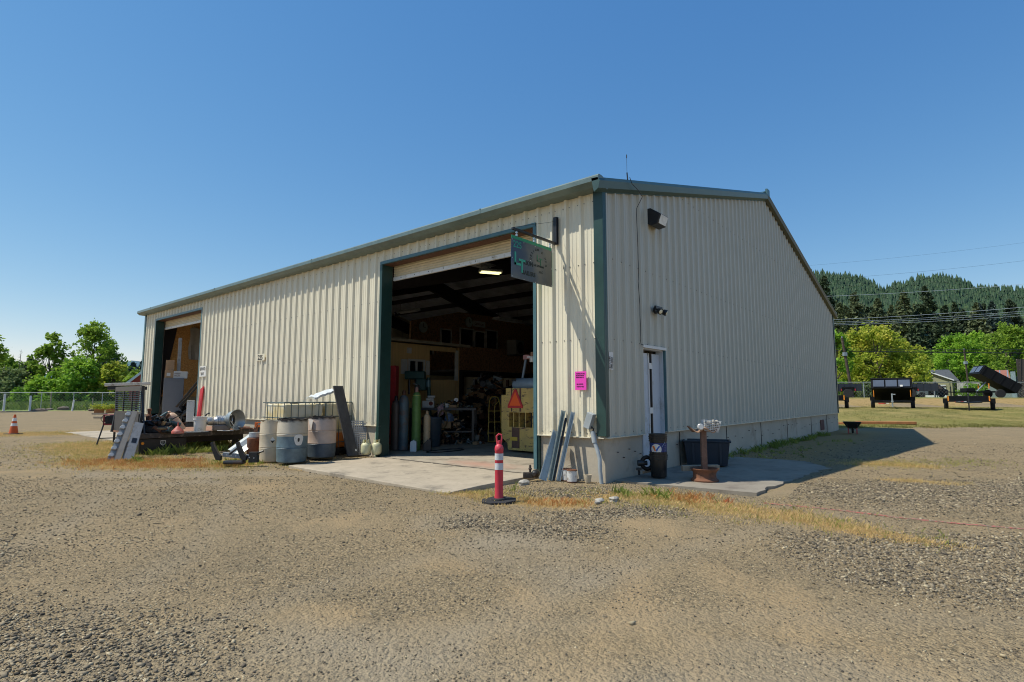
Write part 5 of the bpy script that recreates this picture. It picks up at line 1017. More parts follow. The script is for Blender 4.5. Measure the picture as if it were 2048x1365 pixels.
p = px(380, 20.6); t = thing('white_cabinet', 'small white cabinet standing in the far bay opening', 'cabinet', (p[0], p[1], .01), FV(380)); mb = MB(); mb.b2((-.13,-.15,.45),(.12,.15,1.22)); mb.build('body', m_wht, t, bevel=.01); mb = MB(); mb.b2((-.14,-.16,.0),(.13,.16,.42)); mb.build('base', m_dsteel, t)
p = px(370, 21.2); junk('workshop_clutter', 'dark heap of tools and frames on the floor of the far bay', 'clutter', (p[0], p[1], .01), 70, .7, [m_grease, m_black, m_dsteel, m_brownst], 77, size=(.05,.2), H=1.1)
p = px(388, 21.0); 
for i in range(2): sheet('angle_frame', ['grey steel frame leaning to the right in the far bay, in front', 'second grey steel frame leaning behind the first in the far bay'][i], 'frame', [(p[0]-.5+.12*i,p[1]+.5,1.0),(p[0]-.43+.12*i,p[1]+.5,.98),(p[0]+.17+.12*i,p[1]-.1,2.1),(p[0]+.1+.12*i,p[1]-.1,2.12)], .03, m_dsteel, group='leaning steel frames')
a = px(391, 19.0); b_ = px(397.5, 19.0); c = px(404.5, 19.25); d = px(401, 19.25)
t = sheet('red_ramp', 'narrow bright red metal ramp leaning on the far bay door jamb', 'ramp', [(a[0],a[1],.1),(px(399,19)[0],px(399,19)[1],.1),(c[0],c[1],1.72),(px(398.5,19.3)[0],px(398.5,19.3)[1],1.62)], .05, m_red)
# ------------------------------------------------------------------ inside the main bay
def gas(loc, label, m_body, r_, h_, m_cap, group='gas cylinders by the door jamb', band=None):
    t = thing('gas_cylinder', label, 'gas cylinder', loc, RV, group)
    mb = MB(); mb.lathe([(r_*.8,0),(r_,.02),(r_,h_*.80),(r_*.93,h_*.85),(r_*.7,h_*.895),(r_*.4,h_*.915),(.0,h_*.915)], n=26); mb.build('body', m_body, t, smooth=True)
    mb = MB(); mb.lathe([(r_*.38,h_*.90),(r_*.4,h_*.92),(r_*.4,h_*.97),(r_*.25,h_),(.0,h_)], n=18); mb.build('valve_cap', m_cap, t, smooth=True)
    if band: mb = MB(); mb.lathe([(r_*.96,h_*.825),(r_*.87,h_*.865)], n=24, cap=False); mb.build('label_band', band, t, smooth=True)
    t.scale = (1.1,)*3; return t
m_cbl = M('blue_grey_cylinder', (.09,.14,.17), .5, .1, .3, 5, dirt=(.16,.11,.09), dscale=4, damt=.45); m_cgr = M('green_cylinder', (.12,.24,.06), .5, .1, .15, 7, dirt=(.08,.14,.05), dscale=12, damt=.3); m_ctan = M('tan_cylinder', (.6,.42,.24), .5, 0, .15, 6, dirt=(.25,.16,.09), dscale=14, damt=.2); m_cbr = M('brown_cylinder', (.09,.07,.06), .5, .1, .2, 5)
gas((1.25,6.62,.01), 'tall blue grey gas cylinder with a rusty cap at the left of the main bay', m_cbl, .112, 1.38, m_brownst)
gas((1.49,6.41,.01), 'tall green gas cylinder with a yellow label band in the main bay', m_cgr, .105, 1.46, M('rust_pink_cap', (.35,.2,.16), .6, .1, .2, 5), band=M('yellow_label', (.7,.65,.2), .5, 0, .1, 5))
gas((1.16,6.82,.01), 'dark brown gas cylinder half hidden behind the green door jamb', m_cbr, .105, 1.25, m_dsteel)
gas((1.85,6.41,.01), 'short tan gas cylinder with an orange collar right of the green one', m_ctan, .085, .90, m_ctan)
def jug(loc, label, m, h_=.26, black=False):
    t = thing('plastic_jug', label, 'jug', loc, RV, 'plastic jugs on the shop floor'); mb = MB()
    if black: mb.prism([(-.09,0),(.09,0),(.09,.24),(.05,.27),(.0,.25),(-.09,.15)], -.05, .05, 'y'); mb.cyl((.06,0,.26),(.06,0,.30),.02,n=10)
    else: mb.prism([(-.065,0),(.065,0),(.072,.02),(.072,.20),(.05,.24),(-.05,.24),(-.072,.20),(-.072,.02)], -.06, .06, 'y'); mb.cyl((0,0,.24),(0,0,.262),.024,n=12)
    mb.build('jug', m, t, bevel=.01); t.scale = (1.1,)*3; return t
jug((1.23,6.19,.01), 'white plastic jug on the floor in front of the green cylinder', M('milky_plastic', (.6,.66,.7), .4, 0, .05, 5)); jug((1.56,6.05,.01), 'black fuel can on the floor right of the white jug', m_black, black=True)
t = thing('trash_can', 'dark blue grey round trash can inside the main bay', 'trash can', (2.55,6.99,.01), RV)
m_tc = M('slate_plastic', (.06,.085,.11), .5, 0, .12, 5); mb = MB(); mb.lathe([(.20,0),(.205,.01),(.25,.66),(.265,.67),(.265,.72),(.25,.72),(.24,.66),(.19,.02),(.0,.02)], n=30, cap=False); mb.build('bin', m_tc, t, smooth=True)
for a in (0.3, 2.0, 4.0): mb = MB(); mb.box((.26*math.cos(a),.26*math.sin(a),.6),(.05,.05,.08), rot=(0,0,a)); mb.build('handle', m_tc, t)
# yellow shed office inside
m_ply = M('yellow_plywood', (.62,.43,.19), .8, 0, .12, 3, stretch=(6,6,.3))
sh_ = thing('shed_office', 'small yellow plywood office shed with a white trimmed window standing inside the shop', 'shed', (2.09, 9.13, .01)); X0 = 1.2
def bx_(mb, xa, xb, za, zb, ya=0, yb=.06): mb.b2((xa-X0, ya, za-.12), (xb-X0, yb, zb-.12))
mb = MB(); bx_(mb,1.2,2.45,.12,2.88); bx_(mb,2.45,2.98,.12,2.02); bx_(mb,2.45,2.98,2.40,2.88); bx_(mb,2.98,3.22,.12,2.88); bx_(mb,3.22,4.30,.12,1.86); bx_(mb,3.22,4.30,2.74,2.88); bx_(mb,4.40,4.46,.12,2.88)
mb.b2((0,.06,0),(.06,2.2,2.76)); mb.b2((3.2,.06,0),(3.26,2.2,1.74)); mb.b2((0,2.14,0),(3.26,2.2,2.76)); mb.build('wall', m_ply, sh_)
mb = MB(); vs = [(-.2,-.25,2.78),(3.5,-.25,2.78),(3.5,2.5,3.0),(-.2,2.5,3.0),(-.2,-.25,2.86),(3.5,-.25,2.86),(3.5,2.5,3.08),(-.2,2.5,3.08)]; mb.add(vs, [(0,3,2,1),(4,5,6,7),(0,1,5,4),(1,2,6,5),(2,3,7,6),(3,0,4,7)]); mb.build('roof', M('weathered_roof_board', (.28,.25,.19), .8, 0, .2, 5), sh_)
m_tw = M('dull_white_trim', (.62,.61,.58), .6, 0, .08, 4)
mb = MB(); bx_(mb,2.40,2.46,1.98,2.44,-.03,0); bx_(mb,2.97,3.03,1.98,2.44,-.03,0); bx_(mb,2.46,2.97,2.38,2.44,-.03,0); bx_(mb,2.46,2.97,1.98,2.03,-.03,0); bx_(mb,2.69,2.74,2.03,2.38,-.02,.02); wn_ = mb.build('window', m_tw, sh_); mb = MB(); bx_(mb,2.46,2.97,2.03,2.38,.02,.03); mb.build('pane', m_glass, wn_)
for a, b_ in ((2.14,2.36),(3.07,3.20)): mb = MB(); bx_(mb,a,b_,2.0,2.42,-.03,-.005); mb.build('shutter', m_tw, sh_)
mb = MB(); bx_(mb,4.30,4.40,1.86,2.80,-.02,.05); mb.build('white_post', m_tw, sh_); mb = MB(); bx_(mb,3.95,4.0,1.86,2.62,1.0,1.05); mb.build('white_post', m_tw, sh_)
mb = MB(); bx_(mb,2.35,2.50,2.60,2.76,-.03,0); mb.build('junction_box', m_tw, sh_)
mb = MB(); bx_(mb,1.3,4.4,.14,2.7,2.05,2.1); mb.build('inner_wall', m_inner, sh_)
t = thing('tool_cabinet', 'tall bright red tool cabinet beside the yellow shed', 'cabinet', (2.33,8.52,.01), RV); mb = MB(); mb.b2((-.2,-.2,0),(.14,.2,2.05)); mb.build('body', m_red, t, bevel=.01); mb = MB(); mb.b2((.0,-.206,.05),(.006,-.2,2.0)); mb.build('door_seam', m_black, t)
# drill press
m_dgr = M('machine_green', (.02,.075,.07), .4, .2, .15, 6)
t = thing('drill_press', 'dark green drill press standing behind the workbench', 'drill press', (3.05,8.08,.01), RV)
mb = MB(); mb.b2((-.42,-.15,1.70),(.12,.18,1.92)); mb.build('head', m_dgr, t, bevel=.03); mb = MB(); mb.b2((-.12,-.17,1.40),(.16,.16,1.72)); mb.build('gear_case', m_dgr, t, bevel=.03)
mb = MB(); mb.cyl((.28,.05,.0),(.20,.05,1.75),.05,n=14); mb.b2((-.05,-.2,0),(.5,.25,.06)); mb.build('column', m_dgr, t)
mb = MB(); mb.cyl((-.30,-.05,1.72),(-.30,-.05,1.30),.03,n=12); mb.cyl((-.14,-.05,1.7),(-.14,-.05,1.35),.02,n=10); mb.build('spindle', m_dsteel, t); mb = MB(); mb.cyl((-.05,-.18,1.55),(.03,-.26,1.48),.012,n=8); mb.cyl((-.05,-.18,1.55),(-.17,-.22,1.58),.012,n=8); mb.build('feed_handle', m_galv, t)
mb = MB(); mb.cyl((.2,0,1.68),(.2,0,1.5),.07,n=16); mb.build('motor', M('blue_grey_motor', (.12,.22,.26), .4, .2, .1, 5), t)
# workbench
t = thing('workbench', 'long dark steel workbench crowded with tools inside the main bay', 'workbench', (3.43,7.5,.01), RV)
mb = MB(); mb.b2((-.85,-.3,.88),(.9,.35,.94)); mb.build('top', m_dsteel, t); mb = MB(); mb.b2((-.8,-.25,.3),(.85,.3,.34)); mb.build('shelf', m_dsteel, t)
for x_ in (-.82,.82):
    for y_ in (-.26,.28): mb = MB(); mb.b2((x_-.03,y_-.03,0),(x_+.03,y_+.03,.88)); mb.build('leg', m_black, t)
wb = (3.43,7.5); zt = .94*1.1+.015
t = boxat('carton', 'white carton with a round red logo on the left of the workbench', 'box', -.42, -.05, zt, .34, .25, .2, m_wbox, loc0=wb, rz=RV); mb = MB(); mb.lathe([(0,0),(.06,0),(.06,.004),(0,.004)], (.08,-.13,.12), 18, (R(90),0,0)); mb.build('logo', m_dred, t)
t = thing('cushion_roll', 'cream rag rolls piled on the white carton', 'rags', (wb[0]-.24, wb[1]+.30, zt+.2), RV); mb = MB(); mb.cyl((-.12,0,.04),(.10,0,.04),.045,n=12); mb.cyl((-.08,0,.12),(.14,0,.12),.035,n=12); mb.build('rolls', m_whplas, t, smooth=True)
mb = MB(); vs = []
c_, s_ = math.cos(RV), math.sin(RV)
for i in range(6):
    for j_ in range(6): u = i/5*.17; v = j_/5*.32; y_ = -.33-.02*math.sin(i*1.7)-.02*math.sin(j_); x_ = -.12+u; vs.append((wb[0]+x_*c_-y_*s_, wb[1]+x_*s_+y_*c_, 1.08-v+.02*i))
mb.add(vs, [(i*6+j_, i*6+j_+1, i*6+j_+7, i*6+j_+6) for i in range(5) for j_ in range(5)]); tag(mb.build('rag', M('pink_rag', (.5,.33,.36), .9, 0, .3, 25), fix=False, smooth=True), 'pink and white rag draped over the front of the workbench', 'rag')
t = boxat('small_box', 'brown cardboard tray on the right of the workbench', 'box', .30, -.1, zt, .22, .2, .08, m_card, loc0=wb, rz=RV)
t = thing('mug', 'white mug standing on the workbench next to the tray', 'mug', (wb[0]+.12*c_+.15*s_, wb[1]+.12*s_-.15*c_, zt), RV); mb = MB(); mb.lathe([(.05,0),(.055,.12),(.05,.12),(.045,.01),(0,.01)], n=18, cap=False); mb.build('cup', m_wht, t, smooth=True); mb = MB(); mb.tube([(.05,0,.03),(.085,0,.05),(.085,0,.08),(.05,0,.1)], .007, 6); mb.build('handle', m_wht, t)
t = thing('pressure_gauge', 'round white gauge standing above the workbench', 'gauge', (wb[0]+.38*c_, wb[1]+.38*s_, zt+.15), RV); mb = MB(); mb.lathe([(0,-.02),(.06,-.02),(.06,.02),(0,.02)], (0,0,.07), 20, (R(90),0,0)); mb.build('case', m_galv, t); mb = MB(); mb.lathe([(0,.021),(.05,.021),(.05,.023),(0,.023)], (0,0,.07), 20, (R(90),0,0)); mb.build('dial', m_wht, t); mb = MB(); mb.cyl((0,0,-.15),(0,0,.02),.012,n=8); mb.build('stem', m_dsteel, t)
j = junk('bench_tools', 'small tools bottles and clamps scattered over the workbench top', 'tools', (wb[0]+.25*c_, wb[1]+.25*s_, zt), 80, .6, [m_dsteel, m_black, m_galv2, m_teal, m_brownst, m_card], 91, size=(.015,.06), H=.2)
j = junk('shelf_clutter', 'heap of rags hoses and boxes under the workbench', 'clutter', (wb[0]+.3*c_, wb[1]+.3*s_, .36), 90, .8, [m_black, m_grease, m_card, m_dsteel, m_black], 92, size=(.03,.12), H=.38)
mb = MB(); random.seed(4); rock(mb, (0,0,0), (.17,.1,.12), 12); o = mb.build('blue_cloth', M('blue_cloth', (.16,.22,.34), .9, 0, .35, 14)); o.location = (wb[0]+.22*c_+.25*s_, wb[1]+.22*s_-.25*c_, .75); tag(o, 'crumpled blue cloth stuffed under the workbench', 'cloth')
t = thing('hose_coil', 'coiled tan air hose hanging from the front of the workbench', 'hose', (wb[0]+.02*c_+.36*s_, wb[1]+.02*s_-.36*c_, .72), RV); mb = MB()
for k in range(5): mb.tube([(.12*math.cos(a)+.01*k, -.01*k, .26*math.sin(a)) for a in [i*PI/10 for i in range(20)]], .011, 6, closed=True)
mb.build('coil', M('tan_hose', (.22,.16,.07), .6, 0, .1, 5), t, smooth=True)
t = thing('floor_hose', 'thin black hose lying in a loop on the shop floor', 'hose', (0,0,0)); mb = MB(); mb.tube([(.0+1.85+.6*math.cos(a), 5.7+.24*math.sin(a), .02) for a in [i*PI/14 for i in range(28)]], .012, 6, closed=True); mb.build('loop', m_black, t)
boxat('open_carton', 'open brown carton under the workbench', 'box', .12, -.25, .46, .3, .25, .2, m_card, loc0=wb, rz=RV)
t = thing('tub', 'small white tub on the floor behind the workbench end', 'tub', (4.45,7.15,.01), RV); mb = MB(); mb.lathe([(.10,0),(.12,.18),(.125,.2),(.11,.2),(.09,.02),(0,.02)], n=18, cap=False); mb.build('tub', m_whplas, t)
# back bench / machines
t = thing('welding_table', 'dark welding table with shelves behind the workbench', 'table', (4.72,8.14,.01), RV); mb = MB(); mb.b2((-.5,-.3,.86),(.5,.3,.92)); mb.build('top', m_dsteel, t); mb = MB(); mb.b2((-.5,-.3,.3),(.5,.3,.34)); mb.build('shelf', m_dsteel, t)
for x_ in (-.47,.47): 
    for y_ in (-.27,.27): mb = MB(); mb.b2((x_-.03,y_-.03,0),(x_+.03,y_+.03,.86)); mb.build('leg', m_black, t)
junk('metal_offcuts', 'pile of steel offcuts and machines behind the hand truck', 'metal scrap', (6.48,8.8,.01), 160, 1.6, [m_dsteel, m_brownst, m_grease, m_black, m_osbd], 93, size=(.06,.35), H=1.3)
# steel stock rack behind
t = thing('steel_rack', 'tall rack of dark upright steel bars against the loft', 'rack', (8.2, 10.9, .01)); random.seed(12)
for k in range(22): mb = MB(); x_ = k*.42+random.uniform(-.1,.1); h_ = random.uniform(1.6,2.3); mb.b2((x_,-.1,0),(x_+random.uniform(.05,.2),.0,h_)); mb.build('bar', random.choice([m_dsteel, m_brownst, m_grease]), t)
mb = MB(); mb.b2((0,-.2,.9),(9.5,-.14,.96)); mb.build('rail', m_dsteel, t)
# hand truck
t = thing('hand_truck', 'yellow tubular hand truck standing on the shop floor', 'hand truck', (4.67,6.55,.01), RV+.15, rot=(R(-9),0,RV+.2))
m_hy = M('worn_yellow_tube', (.5,.33,.06), .5, .1, .2, 8)
mb = MB(); mb.tube([(-.19,0,.0),(-.155,0,.9),(-.13,0,1.15),(-.07,0,1.24),(.03,0,1.25),(.11,0,1.22),(.15,0,1.1),(.17,0,.9),(.19,0,0)], .016, 8); mb.tube([(.13,0,1.12),(.02,0,1.02),(-.0,0,.85),(.0,0,0)], .013, 8)
for z_ in (.25,.55,.85): mb.tube([(-.18,0,z_),(.18,0,z_)], .012, 6)
mb.tube([(-.2,.1,.15),(-.18,0,.4)], .01, 6); mb.tube([(.2,.1,.15),(.18,0,.4)], .01, 6); mb.build('frame', m_hy, t, smooth=True)
for s2 in (-1,1): mb = MB(); mb.lathe([(.03,-.03),(.11,-.035),(.125,-.02),(.125,.02),(.11,.035),(.03,.03)], (s2*.235,.09,.12), 18, (0,R(90),0)); mb.build('wheel', m_tyre, t, smooth=True)
mb = MB(); mb.b2((-.2,-.2,0),(.2,.0,.01)); mb.build('toe_plate', m_hy, t)
# forklift
m_fy, n, l, b = nt('chipped_yellow'); tc = n.new('ShaderNodeTexCoord'); mpn = n.new('ShaderNodeMapping'); mpn.inputs['Scale'].default_value = (1.2,1.2,5); l.new(tc.outputs['Object'], mpn.inputs[0]); nn_ = n.new('ShaderNodeTexNoise'); nn_.inputs['Scale'].default_value = 3.2; nn_.inputs['Detail'].default_value = 9; nn_.inputs['Roughness'].default_value = .75; l.new(mpn.outputs[0], nn_.inputs['Vector'])
l.new(mix(mix((.62,.44,.13), (.5,.35,.12), ramp(noise(4), .4, .6)), (.12,.065,.04), ramp(nn_.outputs['Fac'], .55, .58)), b.inputs['Base Color']); b.inputs['Roughness'].default_value = .5
fk = thing('forklift', 'chipped yellow forklift parked with its counterweight and orange triangle facing the door', 'forklift', (2.66, 3.96, .01), R(-90))
def fr_(mb, xa, xb, za, zb, ya=0, yb=.28): mb.b2((xa,ya,za),(xb,yb,zb))
mb = MB(); fr_(mb,-.53,.55,.88,1.27); mb2 = mb; fr_(mb,-.40,.55,1.27,1.42); fr_(mb,-.53,-.30,.56,.88); fr_(mb,.52,.55,.56,.88); fr_(mb,-.50,.52,.30,.56)
mb.prism([(-.32,.05),(.42,.05),(.45,.08),(.45,.30),(-.36,.30),(-.34,.08)], 0, .28, 'y'); mb.prism([(-.53,.56),(-.50,.30),(-.36,.20),(-.36,.56)], .001, .27, 'y'); mb.build('counterweight', m_fy, fk)
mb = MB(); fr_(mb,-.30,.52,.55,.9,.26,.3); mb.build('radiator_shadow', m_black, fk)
for x_ in (-.20,-.04,.14,.34): mb = MB(); fr_(mb,x_,x_+.022,.56,.88,.02,.2); mb.build('grille_bar', m_fy, fk)
m_rstripe = M('brown_stripe', (.13,.07,.05), .7, .1, .3, 12)
mb = MB(); fr_(mb,-.25,-.21,.9,1.42,-.004,.0); mb.build('stripe', m_rstripe, fk); mb = MB(); fr_(mb,.0,.05,.9,1.42,-.004,0); mb.build('stripe', m_rstripe, fk); mb = MB(); fr_(mb,-.22,.0,.10,.55,-.004,0); mb.build('stripe', m_rstripe, fk)
mb = MB(); mb.prism([(-.33,.98),(.10,.98),(.10,1.03),(-.08,1.39),(-.14,1.39),(-.33,1.03)], -.02, -.006, 'y'); tr_ = mb.build('warning_triangle', m_red, fk); mb = MB(); mb.prism([(-.28,1.03),(.05,1.03),(-.11,1.34)], -.024, -.02, 'y'); mb.build('orange_field', M('fluorescent_orange', (.95,.13,.02), .5, 0, .03, 5), tr_)
mb = MB(); mb.lathe([(0,-.45),(.10,-.44),(.15,-.36),(.15,.40),(.10,.5),(0,.5)], (.12,.22,1.50), 22, (0,R(90),0)); mb.build('fuel_tank', M('blue_grey_tank', (.22,.28,.33), .45, .1, .12, 5), fk, smooth=True); mb = MB(); mb.b2((-.30,.08,1.58),(-.18,.10,1.62)); mb.build('tank_slot', m_black, fk)
mb = MB(); mb.tube([(-.12,.2,1.42),(-.08,.35,2.15)], .03, 8); mb.tube([(.5,.2,1.4),(.5,.35,2.15)], .03, 8); mb.tube([(-.08,.35,2.12),(.5,.35,2.15)], .025, 8); mb.b2((-.1,.35,2.14),(.55,1.6,2.18)); mb.build('overhead_guard', M('blue_grey_guard', (.2,.24,.27), .5, .1, .1, 5), fk)
mb = MB(); mb.b2((-.12,.28,2.08),(.06,.32,2.18)); mb.build('pink_plate', M('faded_pink_plate', (.4,.2,.19), .6, 0, .1, 5), fk); mb = MB(); mb.lathe([(.07,0),(.07,.1),(.0,.1)], (.26,.15,2.0), 12); mb.b2((.1,.14,2.1),(.3,.17,2.13)); wl_ = mb.build('work_lamp', m_whplas, fk); mb = MB(); mb.lathe([(.05,.13),(.05,.22),(0,.22)], (.26,.15,2.0), 12); mb.build('amber_dome', M('brown_dome', (.3,.14,.07), .4), wl_)
mb = MB(); fr_(mb,-.42,.44,.15,1.2,.28,1.8); mb.build('chassis', m_dsteel, fk)
for x_ in (-.45,.45):
    for y_ in (.42,1.5): mb = MB(); mb.lathe([(.08,-.09),(.21,-.1),(.24,-.07),(.24,.07),(.21,.1),(.08,.09)], (x_,y_,.24), 24, (0,R(90),0)); mb.build('wheel', m_tyre, fk, smooth=True)
mb = MB(); fr_(mb,-.27,-.06,.26,.30+.04,-.006,0); mb.build('yellow_tag', m_yel, fk); mb = MB(); fr_(mb,.05,.08,1.1,1.2,-.003,0); 
# loft, office
lf = thing('storage_loft', 'dark chipboard loft with a windowed office above it at the back of the shop', 'loft', (8.0, 11.5, 0))
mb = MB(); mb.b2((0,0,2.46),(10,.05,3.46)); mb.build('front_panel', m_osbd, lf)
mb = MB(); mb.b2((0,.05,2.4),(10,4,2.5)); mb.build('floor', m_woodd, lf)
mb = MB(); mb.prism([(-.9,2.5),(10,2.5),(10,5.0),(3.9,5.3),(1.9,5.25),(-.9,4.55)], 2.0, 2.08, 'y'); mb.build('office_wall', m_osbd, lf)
for xa, xb, za, zb in ((.75,1.43,3.55,4.4),(1.95,2.85,3.5,4.55),(3.7,4.55,3.6,4.62),(2.9,3.65,3.6,4.5),(-.4,.35,3.2,3.75)):
    mb = MB(); mb.b2((xa,1.94,za),(xa+.06,2,zb)); mb.b2((xb-.06,1.94,za),(xb,2,zb)); mb.b2((xa+.06,1.94,zb-.06),(xb-.06,2,zb)); f_ = mb.build('window', m_tw, lf); mb = MB(); mb.b2((xa+.06,1.97,za),(xb-.06,1.99,zb-.06)); mb.build('pane', m_glass, f_)
for k in range(5): mb = MB(); mb.b2((.1+k*2.4,.1,.12),(.25+k*2.4,.25,2.4)); mb.build('post', m_woodd, lf)
for x_, z_, lb_ in ((7.72,4.34,'round wall clock at the left of the loft office'), (10.5,4.84,'second round wall clock beside the white sign above the loft windows')):
    t = thing('wall_clock', lb_, 'clock', (x_, 13.44, z_)); mb = MB(); mb.lathe([(0,0),(.24,0),(.24,.03),(0,.03)], (0,0,0), 24, (R(90),0,0)); mb.build('face', M('clock_face', (.55,.6,.58), .5, 0, .1, 9), t); mb = MB(); mb.b2((-.01,-.04,0),(.01,-.035,.16)); mb.b2((0,-.04,-.01),(.11,-.035,.01)); mb.build('hand', m_black, t)
t = thing('shop_banner', 'white banner with red lettering above the loft windows', 'banner', (11.2, 13.44, 4.82)); mb = MB(); mb.b2((-.42,-.02,-.14),(.42,0,.14)); mb.build('board', m_tw, t); txt('Lawson', .2, m_dred, t, (-.33,-.03,-.06), RX)
t = thing('unit_heater', 'square grey unit heater hanging in front of the loft', 'heater', (11.2, 11.2, 3.55), R(10)); mb = MB(); mb.b2((-.35,-.25,-.33),(.35,.25,.33)); mb.build('casing', M('heater_grey', (.24,.24,.23), .5, .1, .1, 5), t, bevel=.02); mb = MB(); mb.lathe([(.0,0),(.27,0),(.27,.02),(.0,.02)], (0,-.26,0), 24, (R(90),0,0)); mb.build('fan_grille', m_dsteel, t)
# ceiling lights
m_tube = bpy.data.materials.new('lit_tube'); m_tube.use_nodes = True; q_ = m_tube.node_tree.nodes['Principled BSDF']; q_.inputs['Emission Color'].default_value = (1,.9,.4,1); q_.inputs['Emission Strength'].default_value = 2.0
m_fix = M('light_fixture', (.5,.5,.48), .5, 0, .05, 4)
def clight(loc, rz, label, lit=False, w_=.35, L2=1.2, tilt=0):
    t = thing('ceiling_light', label, 'ceiling light', loc, rz, 'fluorescent fixtures hung under the shop roof', rot=(0, tilt, rz)); mb = MB(); mb.prism([(-w_/2,0),(w_/2,0),(w_/4,.08),(-w_/4,.08)], -L2/2, L2/2, 'y'); mb.build('housing', m_fix, t)
    for s2 in (-.08,.08): mb = MB(); mb.cyl((s2,-L2/2+.03,-.02),(s2,L2/2-.03,-.02),.016,n=8); mb.build('lamp_tube', m_tube if lit else m_tw, t)
    mb = MB(); [mb.cyl((0,y_,.08),(0,y_,.5),.005,n=5) for y_ in (-L2*.4,L2*.4)]; mb.build('chain', m_dsteel, t)
clight((2.45,7.15,4.95), 0, 'ceiling light nearest the left jamb under the shop roof'); clight((3.3,6.3,5.2), R(90), 'long ceiling light just below the roll-up door', w_=.6, L2=1.6); clight((3.72,5.9,4.93), R(60), 'the one ceiling light that is switched on, glowing yellow', True, L2=.65)
clight((8.6,9.4,4.35), R(90), 'wide ceiling light low at the right above the loft', w_=.5, L2=1.4); clight((6.2,12.6,4.75), 0, 'small distant ceiling light left above the yellow shed')

for o in list(bpy.data.objects):
    if o.parent is None and o.type == 'EMPTY' and o.name.split('.')[0] in ('trash_can','shed_office','tool_cabinet','drill_press','workbench','hand_truck','forklift','welding_table'): o.scale = (1.1,)*3

junk('parts_bins', 'jumble of machine parts bottles and bins against the yellow shed', 'clutter', (3.9,8.0,.01), 140, .9, [m_dsteel, m_brownst, m_card, m_teal, m_galv2], 94, size=(.04,.16), H=1.0)
junk('floor_scrap', 'scattered offcuts rags and cans on the floor under the workbench', 'scrap', (3.2,7.3,.01), 90, 1.1, [m_dsteel, m_black, m_card, m_galv2, m_brownst], 95, size=(.03,.12), H=.35)
junk('wall_tools', 'tools and jackets hanging in the dark behind the hand truck', 'tools', (6.6,8.6,1.0), 90, 1.3, [m_brownst, m_dsteel, m_osbd, m_black, m_galv2], 96, size=(.06,.25), H=1.1)
# ------------------------------------------------------------------ foliage builders
def leafquads(C, s, g, up=.5, asp=1.3):
    m = len(C); nrm = g.normal(0, 1, (m, 3)); nrm[:, 2] += up*2; nrm /= np.linalg.norm(nrm, axis=1)[:, None]
    t1 = np.cross(nrm, g.normal(0, 1, (m, 3))); t1 /= np.linalg.norm(t1, axis=1)[:, None]; t2 = np.cross(nrm, t1); s = np.asarray(s).reshape(-1, 1)*g.uniform(.6, 1.3, (m, 1))
    P = np.stack([C-t1*s*asp*.5, C+t2*s*.42, C+t1*s*asp*.5, C-t2*s*.42], 1); return P.reshape(-1, 3)
m_bark = M('bark', (.10,.08,.06), .9, 0, .3, 6, bump=.6, bscale=15)
def broadleaf(name, label, px_, t_, H, Wd, seed, mat, leaf=.3, cnt=5000, prof='round', base=.12, trunk=.25, group=None, zb=None, cat='tree', gaps=.5):
    g = np.random.default_rng(seed); p = px(px_, t_); z0_ = tz(*p) if zb is None else zb
    t = thing(name, label, cat, (p[0], p[1], z0_), 0, group)
    mb = MB(); random.seed(seed); top = H*.8
    mb.tube([(random.uniform(-.1,.1)*k, random.uniform(-.1,.1)*k, top*k/5) for k in range(6)], [trunk*(1-.16*k) for k in range(6)], 8)
    nC = 95 if prof != 'low' else 60; cs = []
    while len(cs) < nC:
        u = g.uniform(base, 1); a = g.uniform(0, 2*PI)
        if prof == 'round': rr = math.sin(min(1, (u-base)/(1-base)*.90+.10)*PI)**.6
        elif prof == 'tall': rr = min(1, .35+1.6*(1-u))*(.55+.45*(1-u))
        else: rr = math.cos((u-base)/(1-base)*PI/2)**.5
        r_2 = Wd/2*rr*(g.uniform(.25,1)**.6)*g.uniform(.75, 1.12); cs.append((r_2*math.cos(a), r_2*math.sin(a), u*H, g.uniform(.6, 1.25)))
    for c in cs[::4]:
        h0 = c[2]*random.uniform(.45,.75); mb.tube([(0,0,h0), (c[0]*.5,c[1]*.5,(h0+c[2])/2), (c[0]*.95,c[1]*.95,c[2])], [trunk*.28, trunk*.18, trunk*.06], 5)
    mb.build('trunk', m_bark, t)
    cs = np.array(cs); k = g.integers(0, nC, cnt); rad = Wd*.10*cs[k, 3]
    sub = g.normal(0, 1, (nC*7, 3)); sub /= np.linalg.norm(sub, axis=1)[:, None]; si = k*7+g.integers(0, 7, cnt)
    C = cs[k, :3]+sub[si]*rad[:, None]*np.array([1.1,1.1,.8])+g.normal(0, .42, (cnt, 3))*rad[:, None]*gaps*1.3
    C[:, 2] = np.maximum(C[:, 2], .1)
    npmesh('crown', leafquads(C, leaf, g), np.arange(cnt*4).reshape(-1, 4), mat, t); return t
